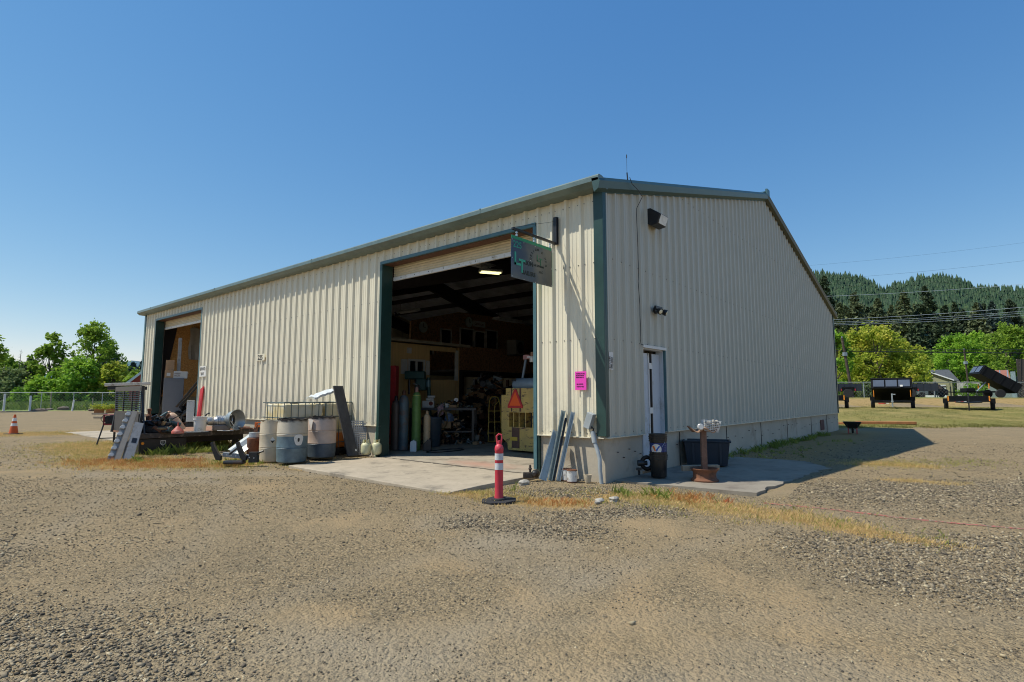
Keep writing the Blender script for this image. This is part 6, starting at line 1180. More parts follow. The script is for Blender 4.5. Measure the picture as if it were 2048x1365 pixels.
def conifer(name, label, px_, t_, H, Wd, seed, mat, cnt=3200, leaf=.5, group=None, zb=None, bare=.08):
    g = np.random.default_rng(seed); p = px(px_, t_); z0_ = tz(*p) if zb is None else zb
    t = thing(name, label, 'conifer', (p[0], p[1], z0_), 0, group); mb = MB(); mb.cyl((0,0,0),(0,0,H*.97),H*.016,.03,n=8); mb.build('trunk', m_bark, t)
    Wd *= 1.3; nb = 260; u = np.sort(g.uniform(bare, 1, nb)**.9); a = g.uniform(0, 2*PI, nb); R2 = Wd/2*(1-u)**.75*g.uniform(.6, 1.15, nb)+.15; k = g.integers(0, nb, cnt); v = g.uniform(.05, 1, cnt)**.7
    r_2 = R2[k]*v; sp_ = .10*R2[k]+.12; aa = a[k]+g.normal(0, .18, cnt)*(1.2-v); C = np.stack([r_2*np.cos(aa), r_2*np.sin(aa), u[k]*H-r_2*.28+g.normal(0, .3, cnt)*sp_], -1)+g.normal(0, .5, (cnt, 3))*sp_[:, None]
    npmesh('crown', leafquads(C, leaf*(.55+.75*(1-u[k])), g, up=.2, asp=1.7), np.arange(cnt*4).reshape(-1, 4), mat, t); return t
lf_a = leafmat('spring_green_leaves', (.09,.17,.02), (.38,.52,.07), .5, (.22,.34,.04))
lf_b = leafmat('yellow_green_leaves', (.15,.22,.02), (.68,.60,.11), .5, (.38,.46,.05))
lf_c = leafmat('bright_green_leaves', (.09,.20,.02), (.38,.56,.06), .45, (.22,.40,.04))
lf_d = leafmat('grey_green_leaves', (.08,.12,.04), (.26,.32,.13), .35, (.16,.22,.08))
lf_e = leafmat('dark_conifer_needles', (.02,.035,.02), (.11,.145,.07), .2, (.05,.075,.035))
lf_f = leafmat('blue_green_needles', (.025,.045,.04), (.10,.15,.12), .2, (.055,.085,.07))
lf_g = leafmat('olive_conifer_needles', (.045,.065,.03), (.20,.23,.10), .2, (.11,.135,.06))
gt = 'trees beyond the left fence'
T = lambda y, t_: (795-y)/1110*t_+1.35
broadleaf('poplar_tree', 'slender spring green tree with a narrow ragged crown left of centre beyond the fence', 95, 82, T(668,82), 6.2, 1, lf_a, .36, 5200, 'tall', .05, .2, gt, gaps=.45)
broadleaf('broadleaf_tree', 'tallest broad green tree beyond the left fence', 178, 84, T(656,84), 8.6, 2, lf_a, .32, 10500, 'round', .03, .3, gt, gaps=.5)
broadleaf('broadleaf_tree', 'bright green bushy tree filling in left of the tallest one', 150, 80, T(722,80), 8.5, 3, lf_c, .34, 5200, 'low', .03, .2, gt)
broadleaf('broadleaf_tree', 'pale green low tree just right of the tallest one', 222, 82, T(730,82), 5.5, 4, lf_b, .34, 3400, 'round', .05, .18, gt)
broadleaf('broadleaf_tree', 'low yellow green bushy tree near the left edge', 22, 80, T(745,80), 8, 5, lf_d, .34, 4200, 'low', .03, .2, gt)
broadleaf('broadleaf_tree', 'round dark green tree at the far left edge of the photo', 4, 100, T(718,100), 7.5, 6, lf_a, .4, 4200, 'round', .1, .2, gt)
broadleaf('broadleaf_tree', 'low green bush between the slender tree and the dark conifer', 76, 79, T(760,79), 5.5, 7, lf_c, .34, 2600, 'low', .03, .15, gt)
broadleaf('broadleaf_tree', 'small pale shrub growing against the left fence', 36, 66, T(776,66), 1.9, 8, lf_c, .2, 900, 'round', .03, .06, gt)
broadleaf('broadleaf_tree', 'green shrub hugging the building far corner beyond the fence', 272, 76, T(742,76), 4, 9, lf_a, .3, 2200, 'low', .03, .1, gt)
broadleaf('broadleaf_tree', 'tall tree whose leafy branch tip reaches in at the left edge', -66, 52, T(662,52), 5.0, 10, lf_a, .3, 3000, 'round', .45, .2, gt)
conifer('conifer', 'dark conifer standing left of the slender green tree', 54, 84, T(716,84), 5.2, 11, lf_e, 3600, .5, gt, bare=.02)
conifer('conifer', 'dark blue conifer tucked behind the tallest broad tree', 211, 92, T(690,92), 7, 12, lf_f, 3000, .55, gt)
for i, (a, y_, d) in enumerate(((243,727,130),(262,726,135),(281,722,128),(254,735,120),(128,742,130),(232,735,140))):
    conifer('conifer', ['distant blue conifer nearest the tallest broad tree','distant blue conifer in the middle of the far row','distant blue conifer beside the building corner','shorter distant conifer in front of the far row','distant conifer seen between the two green trees','distant pale conifer at the left of the far row'][i], a, d, T(y_,d), 5.5, 20+i, lf_f, 1500, .8, 'distant conifers at left')
t = thing('dead_tree', 'bare grey dead tree between the bushes at left', 'tree', (*px(33,88), 0)); mb = MB(); random.seed(3); Hd = T(700,88); mb.cyl((0,0,0),(0,0,Hd),.10,.02,n=6)
mb.build('trunk', m_bark, t); mb = MB()
for k in range(34): z_ = Hd*random.uniform(.35,.98); a = random.uniform(0,6.3); L1 = random.uniform(.3,1.5)*(1.15-z_/Hd); mb.tube([(0,0,z_),(L1*math.cos(a),L1*math.sin(a),z_+L1*.35)], [.03,.008], 4)
mb.build('branches', m_bark, t).__setitem__('kind', 'stuff')
# right side trees
gr_ = 'conifers below the forested hill'
for i, (a, y_, d, w_, m, lb_) in enumerate(((1662,552,112,9.5,lf_e,'tall dark conifer rising right behind the building corner'),(1722,584,118,9,lf_g,'brown tinged conifer second from the building corner'),(1690,606,108,7,lf_g,'shorter conifer between the first two behind the building'),(1768,598,120,9,lf_g,'round topped olive conifer above the yellow maple'),(1822,583,112,9,lf_g,'tall pointed conifer above the right of the yellow maple'),(1866,573,112,9.5,lf_e,'tallest pointed dark conifer above the olive house'),(1905,612,116,8,lf_e,'dark conifer right of the tallest one'),(1843,640,104,8,lf_e,'low black green conifer behind the maple edge'),(1968,606,128,8.5,lf_g,'olive conifer above the bright green trees'),(2000,604,130,8.5,lf_f,'grey green conifer near the right edge'),(2036,598,134,9,lf_e,'dark conifer at the right edge of the photo'),(1935,625,140,9,lf_g,'pale conifer between the two clumps'),(1745,615,126,8,lf_e,'dark conifer hiding between the olive ones'),(1795,612,130,8,lf_g,'small olive conifer left of the tall pointed one'),(1888,655,104,8,lf_e,'broad shadowy conifer behind the olive house'),(1640,590,125,8,lf_e,'dark conifer mostly hidden by the gable'))):
    conifer('conifer', lb_, a, d, T(y_,d)+.2-1.35, w_, 40+i, m, 4200, .72, gr_, bare=.02)
random.seed(77); words = ['black green','olive','grey green','dusky']; spots_ = ['behind the building corner','above the left of the maple','above the middle of the maple','above the right of the maple','behind the olive house','above the transformer pole','at the right edge']
for i in range(28):
    a = 1650+i*14.5+random.uniform(-6,6); d = random.uniform(132,150); y_ = random.uniform(606,650)
    conifer('conifer', f"{words[i%4]} conifer in the dense belt {spots_[min(6,i//4)]}", a, d, T(y_,d)-1, 8.5, 900+i, [lf_e, lf_g, lf_f, lf_e][i%4], 2400, .95, 'dense conifer belt at the hill foot', bare=.0)
gr2 = 'broadleaf trees along the road'
broadleaf('maple_tree', 'large yellow green maple spreading behind the black trailers', 1762, 66, T(664,66)-1.3, 9.3, 60, lf_b, .25, 15000, 'round', .04, .3, gr2, gaps=.5)
broadleaf('maple_tree', 'left half of the yellow green maples beside the leaning pole', 1712, 68, T(676,68)-1.3, 6.5, 61, lf_b, .25, 8500, 'round', .04, .25, gr2)
broadleaf('broadleaf_tree', 'bright green tree right beside the building behind the fence', 1678, 62, T(668,62)-1.3, 4.0, 62, lf_c, .26, 4500, 'low', .03, .2, gr2)
broadleaf('maple_tree', 'yellow green maple nearest the olive house', 1818, 67, T(690,67)-1.3, 5.4, 63, lf_b, .25, 7500, 'round', .04, .25, gr2)
broadleaf('broadleaf_tree', 'vivid green tree between the olive house and the right pole', 1922, 84, T(676,84)-1.3, 7.4, 64, lf_c, .3, 8500, 'round', .05, .25, gr2)
broadleaf('broadleaf_tree', 'vivid green tree behind the transformer pole', 1962, 92, T(672,92)-1.3, 7, 65, lf_c, .32, 6500, 'round', .05, .25, gr2)
broadleaf('broadleaf_tree', 'deep green tree at the right edge above the rusty roof', 2022, 82, T(656,82)-1.3, 9.0, 66, lf_a, .32, 10500, 'round', .05, .3, gr2)
broadleaf('broadleaf_tree', 'dark green tree behind the ridge of the olive house', 1856, 92, T(708,92)-1.3, 7, 67, lf_a, .34, 5200, 'low', .03, .2, gr2)
broadleaf('broadleaf_tree', 'green thicket filling the gap right of the olive house', 1984, 76, T(730,76)-1.3, 6, 68, lf_a, .3, 4200, 'low', .03, .2, gr2)
broadleaf('shrub', 'yellow green shrub behind the tipped trailer tongue', 1947, 51, T(770,51)-1.3, 2.3, 69, lf_c, .14, 1800, 'low', .03, .05, cat='shrub')
broadleaf('shrub', 'grey green shrub behind the fence beside the low trailer', 1738, 50, T(768,50)-1.3, 1.9, 70, lf_d, .14, 1700, 'low', .03, .05, cat='shrub')
# hills with forest
def hill(name, mat, prof, t0, t1, nt_=70, seed=0, rough=6):
    xs = np.linspace(prof[0][0], prof[-1][0], 150); tt = np.linspace(0, 1, nt_); X, Tt = np.meshgrid(xs, tt); pk = np.interp(X, [q[0] for q in prof], [q[1] for q in prof]); T2 = t0+(t1-t0)*Tt
    zt_ = (795-pk)/1110*t1+1.35; Z = 1+zt_*(T2/t1)*np.clip(Tt, 0, 1)**.62; r = (X-1024)/1110*T2; x = CAMX+FW[0]*T2+RT[0]*r; y = CAMY+FW[1]*T2+RT[1]*r
    Z = Z+(fbm(x, y, 130, seed)-.5)*rough*Tt*(1-Tt)*7*Tt; Z[0] = -3
    V = np.stack([x, y, Z], -1).reshape(-1, 3); nx = len(xs); i = np.arange((nt_-1)*(nx-1)); a = (i//(nx-1))*nx+i % (nx-1); F = np.stack([a, a+1, a+nx+1, a+nx], 1)
    o = npmesh(name, V, F, mat, smooth=True); o['kind'] = 'structure'; return V, X, Tt, o
m_hill = M('forest_floor', (.03,.05,.035), .95, 0, .3, .02)
PR = [(1500,560),(1640,556),(1690,560),(1735,566),(1775,590),(1800,582),(1850,566),(1900,563),(1935,572),(1960,585),(2000,588),(2048,590),(2150,600),(2300,640)]
V, X, Tt, o = hill('forested_hill', m_hill, PR, 170, 1150, seed=4)
def forest(name, label, V, cnt, H0, mat, seed, tmin=0., tmax=1.):
    g = np.random.default_rng(seed); nx = 150; nt_ = 70; G3 = V.reshape(nt_, nx, 3); u = g.uniform(0, 1, cnt); v = tmin+(tmax-tmin)*g.uniform(0, 1, cnt)**.75; fi = u*(nx-1.001); fj = v*(nt_-1.001); i = fi.astype(int); j_ = fj.astype(int); fu = (fi-i)[:, None]; fv = (fj-j_)[:, None]
    P = (G3[j_, i]*(1-fu)+G3[j_, i+1]*fu)*(1-fv)+(G3[j_+1, i]*(1-fu)+G3[j_+1, i+1]*fu)*fv
    H = H0*(.35+1.0*g.uniform(0, 1, cnt)**1.4); Wt = H*g.uniform(.13, .27, cnt); k = 7; a = np.linspace(0, 2*PI, k, endpoint=False)[None, :]+g.uniform(0, 6, (cnt, 1)); out = []
    n3 = 3
    for lv in range(n3):
        zb_ = H*(.05+.27*lv); zt_ = H*(.55+.225*lv); rr = Wt*(1-.27*lv); jit = g.uniform(.6, 1.3, (cnt, k)); ring = np.stack([P[:, None, 0]+rr[:, None]*jit*np.cos(a), P[:, None, 1]+rr[:, None]*jit*np.sin(a), P[:, None, 2]+zb_[:, None]+g.uniform(-.05, .05, (cnt, k))*H[:, None]], -1)
        tip = np.stack([P[:, 0], P[:, 1], P[:, 2]+zt_], -1)[:, None]; out.append(np.concatenate([ring, tip], 1))
    A = np.concatenate(out, 1); nv = n3*(k+1); tri = np.array([(lv*(k+1)+q, lv*(k+1)+(q+1) % k, lv*(k+1)+k) for lv in range(n3) for q in range(k)]); F = (tri[None]+(np.arange(cnt)*nv)[:, None, None]).reshape(-1, 3)
    return tag(npmesh(name, A.reshape(-1, 3), F, mat), label, 'forest', kind='stuff')
m_far = leafmat('hazy_conifers', (.007,.022,.012), (.055,.10,.04), .0, (.021,.05,.024)); m_mid = leafmat('mid_conifers', (.01,.024,.012), (.075,.12,.04), .0, (.032,.06,.024))
forest('hillside_forest', 'dense blue green conifer forest covering the far hill', V, 13000, 19, m_far, 5, .35, 1.)
forest('lower_hill_forest', 'darker green conifer forest on the lower slopes of the hill', V, 6000, 19, m_mid, 6, .03, .55)
PR2 = [(1650,560),(1700,545),(1748,556),(1790,600),(1850,640)]
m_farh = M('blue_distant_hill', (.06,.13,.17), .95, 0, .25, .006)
Vh, _, _, o = hill('distant_hill', m_farh, [(-300,742),(0,745),(60,742),(110,752),(160,745),(215,735),(262,722),(300,726),(380,735),(600,745)], 1500, 3200, seed=8, rough=20)
forest('ridge_conifers', 'tall conifers standing along the hill ridge', V, 260, 20, m_far, 9, .95, 1.)
# ------------------------------------------------------------------ left fence, rocks, posts
def chain(parent, r0, r1, t_, z0f, h_, name='chain_link_mesh', pitch=.30, rad=.0065):
    mb = MB(); Lr = r1-r0; k = int(Lr/pitch)+1
    a0 = at(r0, t_); a1 = at(r1, t_)
    def P(u, z_): return (a0[0]+(a1[0]-a0[0])*u/Lr-parent.location.x, a0[1]+(a1[1]-a0[1])*u/Lr-parent.location.y, z_)
    vs = []; fs = []
    for i in range(-int(h_/pitch)-1, k+1):
        for s2 in (0, 1):
            u0 = i*pitch; u1 = u0+h_
            za, zb_ = (0, h_) if s2 == 0 else (h_, 0); ua, ub = max(u0, 0), min(u1, Lr)
            if ua >= ub: continue
            fa = (ua-u0)/h_; fb_ = (ub-u0)/h_; A = P(ua, z0f+za+(zb_-za)*fa); B = P(ub, z0f+za+(zb_-za)*fb_); o_ = len(vs)
            vs += [(A[0],A[1],A[2]-rad),(A[0],A[1],A[2]+rad),(B[0],B[1],B[2]+rad),(B[0],B[1],B[2]-rad)]; fs.append((o_,o_+1,o_+2,o_+3))
    mb.v = vs; mb.f = fs; return mb.build(name, m_glv2, parent, fix=False)
m_glv2 = M('dull_galvanised', (.38,.41,.42), .5, .4, .1, 6)
def fence(name, label, r0, r1, t_, zg, h_, posts, zt_):
    a0 = at(r0, t_); t = thing(name, label, 'fence', (a0[0], a0[1], 0)); a1 = at(r1, t_)
    mb = MB(); mb.tube([(0,0,zt_),(a1[0]-a0[0],a1[1]-a0[1],zt_)], .03, 8); mb.build('top_rail', m_glv2, t)
    for q in posts: c = at((q-1024)/1110*t_, t_); mb = MB(); mb.cyl((c[0]-a0[0],c[1]-a0[1],zg-.1),(c[0]-a0[0],c[1]-a0[1],zt_+.02),.035,n=8); mb.build('post', m_glv2, t)
    chain(t, r0, r1, t_, zg+.03, h_); return t
fence('chain_link_fence', 'chain link fence with grey posts along the far side of the gravel yard', -60, -37, 57, .0, 1.78, (-90,-30,88,152,209,270), 1.83)
fence('roadside_fence', 'chain link fence running behind the parked trailers', 26, 62, 47.5, 1.28, 1.28, (1725,1792,1865,1932,1996,2060), 2.62)
gpst = 'weathered posts along the left fence'
for i, (a, y0_, lb_, w_) in enumerate(((8,788,'tall white square post near the left edge',.16),(60,792,'shorter white post standing beside a dark one',.15),(146,800,'leaning pale post in the middle of the fence line',.12),(185,796,'thin dark stake in the meadow grass',.08),(101,783,'weathered wooden brace post behind the fence',.1))):
    t_ = 55 if i < 3 else 60; p = px(a, t_); h_ = T(y0_, t_); mb = MB(); mb.box((0,0,h_/2),(w_,w_,h_), rot=(0,R(4 if i == 2 else 0),0)); o = mb.build('fence_post', m_wht if i < 3 else m_wood, bevel=.01); o.location = (p[0],p[1],0); tag(o, lb_, 'post', gpst)
m_rock = M('brown_boulder', (.17,.13,.10), .9, 0, .3, 3, bump=.8, bscale=8)
for i, (a, yt, w_, yb, lb_) in enumerate(((33,803,17,817,'large square brown boulder at the left'),(0,803,14,816,'dark boulder cut by the left edge'),(78,817,22,822,'long low rock right of the big boulder'),(99,816,12,821,'small low rock in the boulder row'),(126,814,20,821,'humped brown rock in the middle of the row'),(166,812,22,820,'wide flat rock heap before the planters'),(186,817,14,822,'thin slab of rock beside the planters'))):
    t_ = 1.35*1110/(yb-795); p = px(a, t_); hh = (yb-yt)/1110*t_; ww = w_/1110*t_; mb = MB(); rock(mb, (0,0,0), (ww*.55,ww*.4,hh*.62), 300+i); o = mb.build('boulder', m_rock); o.location = (p[0],p[1],hh*.38); tag(o, lb_, 'boulder', 'boulders edging the gravel yard')
for i, a in enumerate((199, 222)):
    t_ = 48; p = px(a, t_); t = thing('planter', ['wooden planter with yellow green plants, left of two','wooden planter with yellow green plants beside the generator'][i], 'planter', (p[0],p[1],0), FV(a), 'wooden planters with bright plants'); t.scale = (.75,)*3; mb = MB(); mb.box((0,0,.25),(.95,.5,.5)); mb.build('box', m_redwood, t, bevel=.02)
    g = np.random.default_rng(80+i); C = g.normal(0, 1, (700,3))*np.array([.38,.2,.16])+np.array([0,0,.65]); o_ = npmesh('plants', leafquads(C, .12, g), np.arange(2800).reshape(-1,4), leafmat('yellow_planter_leaves', (.25,.3,.03), (.6,.6,.08), .4), t); o_['kind'] = 'stuff'
for i, (a, b_, d) in enumerate(((190,226,36),(186,214,44))): p = px((a+b_)/2, d); mb = MB(); mb.box((0,0,.06),((b_-a)/1110*d,.22,.12), rot=(0,0,RV)); o = mb.build('timber', m_wood); o.location = (p[0],p[1],0); tag(o, ['long timber lying on the gravel left of the generator','weathered timber at the foot of the planters'][i], 'timber')
t = thing('red_barn', 'small red walled house with dark roof peeking past the building', 'house', (*px(288,70), 0), FV(288)); mb = MB(); mb.prism([(-1.6,0),(6,0),(6,6.2),(2.2,6.9),(-1.6,3.3)], 0, 6, 'y'); mb.build('wall', M('barn_red', (.35,.05,.03), .7, 0, .1, 3), t); mb = MB(); mb.prism([(-2.1,3.1),(2.2,7.2),(6.4,3.4),(6.4,3.1),(2.2,6.9),(-1.9,2.9)], -.4, 6.2, 'y'); mb.build('roof', m_wht, t)
t = thing('white_shed', 'small grey white roof corner at the far left edge', 'shed', (*px(-46,60), 0), FV(-46)); mb = MB(); mb.prism([(-1,0),(1.2,0),(1.2,1.9),(-.1,4.0),(-1,4.3)], 0, 4, 'y'); mb.build('wall', M('grey_shed', (.2,.21,.2), .7), t); mb = MB(); mb.prism([(-1,4.35),(-.1,4.1),(1.35,1.85),(1.35,2.0),(0,4.25),(-1,4.5)], -.2, 4.2, 'y'); mb.build('roof', m_wht, t)
# ------------------------------------------------------------------ trailers
m_tb = M('black_trailer_paint', (.008,.009,.011), .6, 0, .3, 4, spec=.15); m_tpan = M('grey_blue_panel', (.13,.15,.19), .3, .3, .1, 3); m_amb = M('amber_reflector', (.75,.25,.02), .4)
def wheel(t, x_, y_, z_, r_=.33, w_=.2, nm='wheel', rot=(0,R(90),0)):
    mb = MB(); mb.lathe([(r_*.55,-w_/2),(r_*.93,-w_/2),(r_,-w_*.35),(r_,w_*.35),(r_*.93,w_/2),(r_*.55,w_/2)], (x_,y_,z_), 24, rot); wh = mb.build(nm, m_tyre, t, smooth=True)
    mb = MB(); mb.lathe([(0,-w_*.3),(r_*.55,-w_*.3),(r_*.55,w_*.3),(0,w_*.3)], (x_,y_,z_), 16, rot); mb.build('rim', m_dsteel, wh)
def place(name, label, q, t_, rz, group='black trailers parked on the grass'): p = px(q, t_); return thing(name, label, 'trailer', (p[0], p[1], tz(*p)+.03), rz+FV(q)-RV, group)
# dump trailer seen from its tongue, bed raised
t = place('dump_trailer', 'black dump trailer with raised bed facing the camera behind the lawn', 1786, 36, RV)
mb = MB()
def bed(mb, w_, l_, h_, ang, zp, yp):       # open box hinged at its rear
    m = Matrix.Translation((0, yp, zp)) @ Matrix.Rotation(-ang, 4, 'X'); k = MB()
    k.b2((-w_/2,-l_,0),(w_/2,0,.06)); k.b2((-w_/2,-l_,.06),(-w_/2+.05,0,h_)); k.b2((w_/2-.05,-l_,.06),(w_/2,0,h_)); k.b2((-w_/2+.05,-l_,.06),(w_/2-.05,-l_+.05,h_)); k.b2((-w_/2+.05,-.05,.06),(w_/2-.05,0,h_*.7))
    for s2 in (-1,1): 
        for q in range(4): k.b2((s2*w_/2-.03,-l_+.1+q*l_/4,.0),(s2*w_/2+.03,-l_+.17+q*l_/4,h_))
    k.b2((-w_/2-.04,-l_-.04,h_-.05),(w_/2+.04,-l_+.05,h_+.02)); k.xf(m); mb.v += []; o = len(mb.v); mb.v += k.v; mb.f += [tuple(i+o for i in f) for f in k.f]; return m
m4 = bed(mb, 2.15, 3.3, .66, R(17), .34, 2.9); bd = mb.build('dump_bed', m_tb, t)
for s2 in (-.68, 0, .68): mb = MB(); mb.b2((s2-.3,-3.35,.1),(s2+.3,-3.34,.54)); mb.xf(m4); mb.build('front_panel', m_tpan, bd)
mb = MB(); mb.b2((-.85,-3.362,.1),(-.75,-3.352,.2)) if False else mb.b2((.45,-3.362,.08),(.60,-3.352,.2)); mb.xf(m4); mb.build('decal', m_whplas, bd)
mb = MB(); mb.b2((-.6,-.6,.42),(-.5,2.9,.55)); mb.b2((.5,-.6,.42),(.6,2.9,.55)); mb.b2((-1.0,-.62,.42),(1.0,-.52,.52)); mb.b2((-.05,-1.7,.40),(.05,-.6,.50)); mb.tube([(-.5,-.6,.46),(0,-1.6,.46),(.5,-.6,.46)], .05, 6); mb.build('frame', m_tb, t)
mb = MB(); mb.cyl((0,-1.5,.12),(0,-1.5,.95),.04,n=8); mb.box((.08,-1.5,.9),(.2,.05,.06)); mb.box((0,-1.75,.46),(.12,.22,.1)); mb.build('jack', m_galv, t)
mb = MB(); mb.cyl((0,.4,.5),(0,1.6,1.25),.05,n=8); mb.build('hydraulic_ram', m_galv, t)
for s2 in (-1,1):
    wheel(t, s2*1.1, 1.2, .33); wheel(t, s2*1.1, 2.0, .33); mb = MB(); mb.b2((s2*1.1-.13,.8,.70),(s2*1.1+.13,2.4,.75)); mb.b2((s2*1.1-.13,.75,.5),(s2*1.1+.13,.8,.75)); mb.build('fender', m_tb, t); mb = MB(); mb.b2((s2*.98-.02,-.2,.75),(s2*.98+.02,-.15,1.2)) ; mb.build('amber_strip', m_amb, t)
mb = MB(); mb.b2((-.75,-.64,.3),(-.35,-.62,.36)); mb.build('red_reflector', m_red, t); mb = MB(); mb.b2((-.35,-.64,.3),(-.2,-.62,.36)); mb.build('white_reflector', m_wht, t)
# flat trailer from behind/front
def flat(label, q, t_, full=True):
    t = place('flatbed_trailer', label, q, t_, RV)
    mb = MB(); mb.b2((-1.02,0,.5),(1.02,.08,.62)); mb.b2((-1.02,3.4,.5),(1.02,3.5,.62)); mb.b2((-1.02,.08,.5),(-.95,3.4,.62)); mb.b2((.95,.08,.5),(1.02,3.4,.62)); mb.b2((-.95,.08,.54),(.95,3.4,.58)); mb.build('deck', m_tb, t)
    mb = MB(); mb.tube([(-1.0,.04,.6),(-1.0,.04,.83),(1.0,.04,.83),(1.0,.04,.6)], .03, 6); mb.b2((-1.0,3.4,.62),(1.0,3.45,.85)); mb.build('rail', m_tb, t)
    mb = MB(); mb.tube([(-.6,.0,.5),(0,-1.0,.46),(.6,.0,.5)], .05, 6); mb.cyl((0,-.9,.0),(0,-.9,1.0),.035,n=8); mb.build('tongue', m_dsteel, t)
    for s2 in (-1,1):
        for y_ in (1.3,2.1): wheel(t, s2*1.12, y_, .31, .31)
        mb = MB(); mb.b2((s2*1.12-.13,.9,.66),(s2*1.12+.13,2.5,.71)); mb.b2((s2*1.12-.13,.85,.4),(s2*1.12+.13,.9,.71)); mb.build('fender', m_tb, t); mb = MB(); mb.b2((s2*.96-.03,-.01,.55),(s2*.96+.03,.0,.85)); mb.build('amber_strip', m_amb, t)
    for i in range(4): mb = MB(); x_ = -.65+i*.14; mb.b2((x_,-.01,.46),(x_+.13,.0,.54)); mb.build('reflector', m_red if i % 2 == 0 else m_wht, t)
    return t
flat('low black flatbed trailer with red and white reflectors, right of the dump trailer', 1939, 33.5); flat('low trailer half hidden behind the building corner', 1655, 36)
# low side trailers
def sidebox(label, q, t_, L3, flip=1):
    t = place('utility_trailer', label, q, t_, RV); mb = MB(); mb.b2((-L3/2,0,.55),(L3/2,1.9,.60)); mb.b2((-L3/2,0,.60),(L3/2,.05,1.15)); mb.b2((-L3/2,1.85,.60),(L3/2,1.9,1.15)); mb.b2((-L3/2,.05,.60),(-L3/2+.05,1.85,1.15)); mb.b2((L3/2-.05,.05,.60),(L3/2,1.85,1.15))
    for k in range(7): x_ = -L3/2+k*L3/6.2; mb.b2((x_,-.03,.5),(x_+.06,.0,1.17))
    mb.build('box_bed', M('dark_blue_black', (.018,.024,.035), .4, 0, .1, 4), t); wx = flip*L3*.12
    wheel(t, wx, -.12, .36, .36, .2, rot=(R(90),0,0)); mb = MB(); mb.prism([(wx-.52,.55),(wx-.42,.86),(wx+.42,.86),(wx+.52,.55),(wx+.46,.55),(wx+.38,.8),(wx-.38,.8),(wx-.46,.55)], -.24, -.0, 'y'); mb.build('fender', m_tb, t)
    mb = MB(); mb.b2((wx+.45,-.245,.55),(wx+.5,-.24,.72)); mb.b2((wx-.5,-.245,.55),(wx-.45,-.24,.72)); mb.build('red_marker', m_red, t); return t
sidebox('dark utility trailer parked along the fence beside the building', 1690, 45.2, 2.5); sidebox('dark utility trailer parked along the fence behind the dump trailer', 1835, 45.2, 2.9, -1)
t = place('dump_trailer', 'black dump trailer seen from the side with its bed tipped up', 1982, 45.5, RV-R(90)+.42); t.scale = (.92,)*3
# local frame: -Y is the tongue end, which points left
mb = MB(); m4 = bed(mb, 2.0, 3.1, .85, R(34), .38, 1.5); bd = mb.build('dump_bed', m_tb, t)
for s2 in (-.45,.45): mb = MB(); mb.b2((s2-.38,-3.16,.14),(s2+.38,-3.145,.76)); mb.xf(m4); mb.build('front_panel', m_tpan, bd)
mb = MB(); mb.b2((-.5,-2.0,.45),(-.4,1.8,.58)); mb.b2((.4,-2.0,.45),(.5,1.8,.58)); mb.tube([(-.45,-2.0,.5),(0,-3.0,.5),(.45,-2.0,.5)], .05, 6); mb.build('frame', m_tb, t)
mb = MB(); mb.cyl((0,-2.9,.05),(0,-2.9,1.0),.04,n=8); mb.box((0,-3.1,.52),(.12,.3,.1)); mb.build('jack', m_dsteel, t); mb = MB(); mb.cyl((0,-1.0,.5),(0,-.2,1.4),.05,n=8); mb.build('hydraulic_ram', m_galv, t)
mb = MB(); mb.b2((-.6,-1.95,.58),(.6,-1.3,.85)); mb.build('pump_box', m_tb, t); mb = MB(); mb.b2((-.92,-.45,.8),(-.86,-.38,1.25)); mb.b2((.86,-.45,.8),(.92,-.38,1.25)); mb.build('amber_strip', m_amb, t)
for s2 in (-1,1): wheel(t, s2*1.05, .3, .36, .36)
# ------------------------------------------------------------------ houses, vehicles, poles
m_olive = M('olive_siding', (.23,.22,.12), .8, 0, .08, 3, stretch=(1,1,8)); m_oliv2 = M('light_olive_siding', (.33,.30,.17), .8, 0, .08, 3); m_shing = M('grey_shingles', (.16,.17,.19), .85, 0, .2, 4)
p = px(1876, 78); hz = 1.28; t = thing('olive_house', 'olive green house with grey roof and a white garage door beyond the fence', 'house', (p[0], p[1], hz), FV(1884))
mb = MB(); mb.prism([(-4.2,0),(1.5,0),(1.5,2.55),(-1.3,3.75),(-4.2,2.5)], 0, 7, 'y'); mb.build('wall', m_olive, t)
mb = MB(); mb.prism([(-2.6,0),(1.4,0),(1.4,2.1),(-.5,2.95),(-2.6,2.0)], -2.6, -.01, 'y'); mb.build('garage_wall', m_oliv2, t)
mb = MB(); mb.prism([(-1.3,3.85),(1.95,2.35),(1.95,2.5),(-1.3,4.02),(-4.6,2.5),(-4.6,2.35)], -.4, 7.3, 'y'); mb.prism([(-1.3,4.0),(1.5,4.0),(2.6,2.4),(1.4,2.4)], 2.5, 6.8, 'y'); mb.build('roof', m_shing, t)
mb = MB(); mb.prism([(-1.3,3.82),(1.95,2.32),(1.95,2.48),(-1.3,3.99),(-4.6,2.48),(-4.6,2.32)], -.46, -.41, 'y'); mb.build('white_fascia', m_wht, t)
gd = MB(); gd.b2((-1.3,-2.64,0),(1.0,-2.61,1.75)); gdo = gd.build('garage_door', m_wht, t)
for x_ in (-1.1,-.5,.1,.6): mb = MB(); mb.b2((x_,-2.66,1.4),(x_+.42,-2.645,1.62)); mb.build('pane', m_glass, gdo)
mb = MB(); mb.b2((1.8,.2,0),(1.85,.3,2.3)); mb.build('porch_post', m_oliv2, t); mb = MB(); mb.b2((1.42,-2.5,0),(1.7,-2.3,2.2)); mb.build('porch_post', m_oliv2, t)
p = px(2012, 62); t = thing('stone_chimney_house', 'house with a rusty striped metal roof and a stone chimney at the right edge', 'house', (p[0], p[1], 1.28), FV(2012))
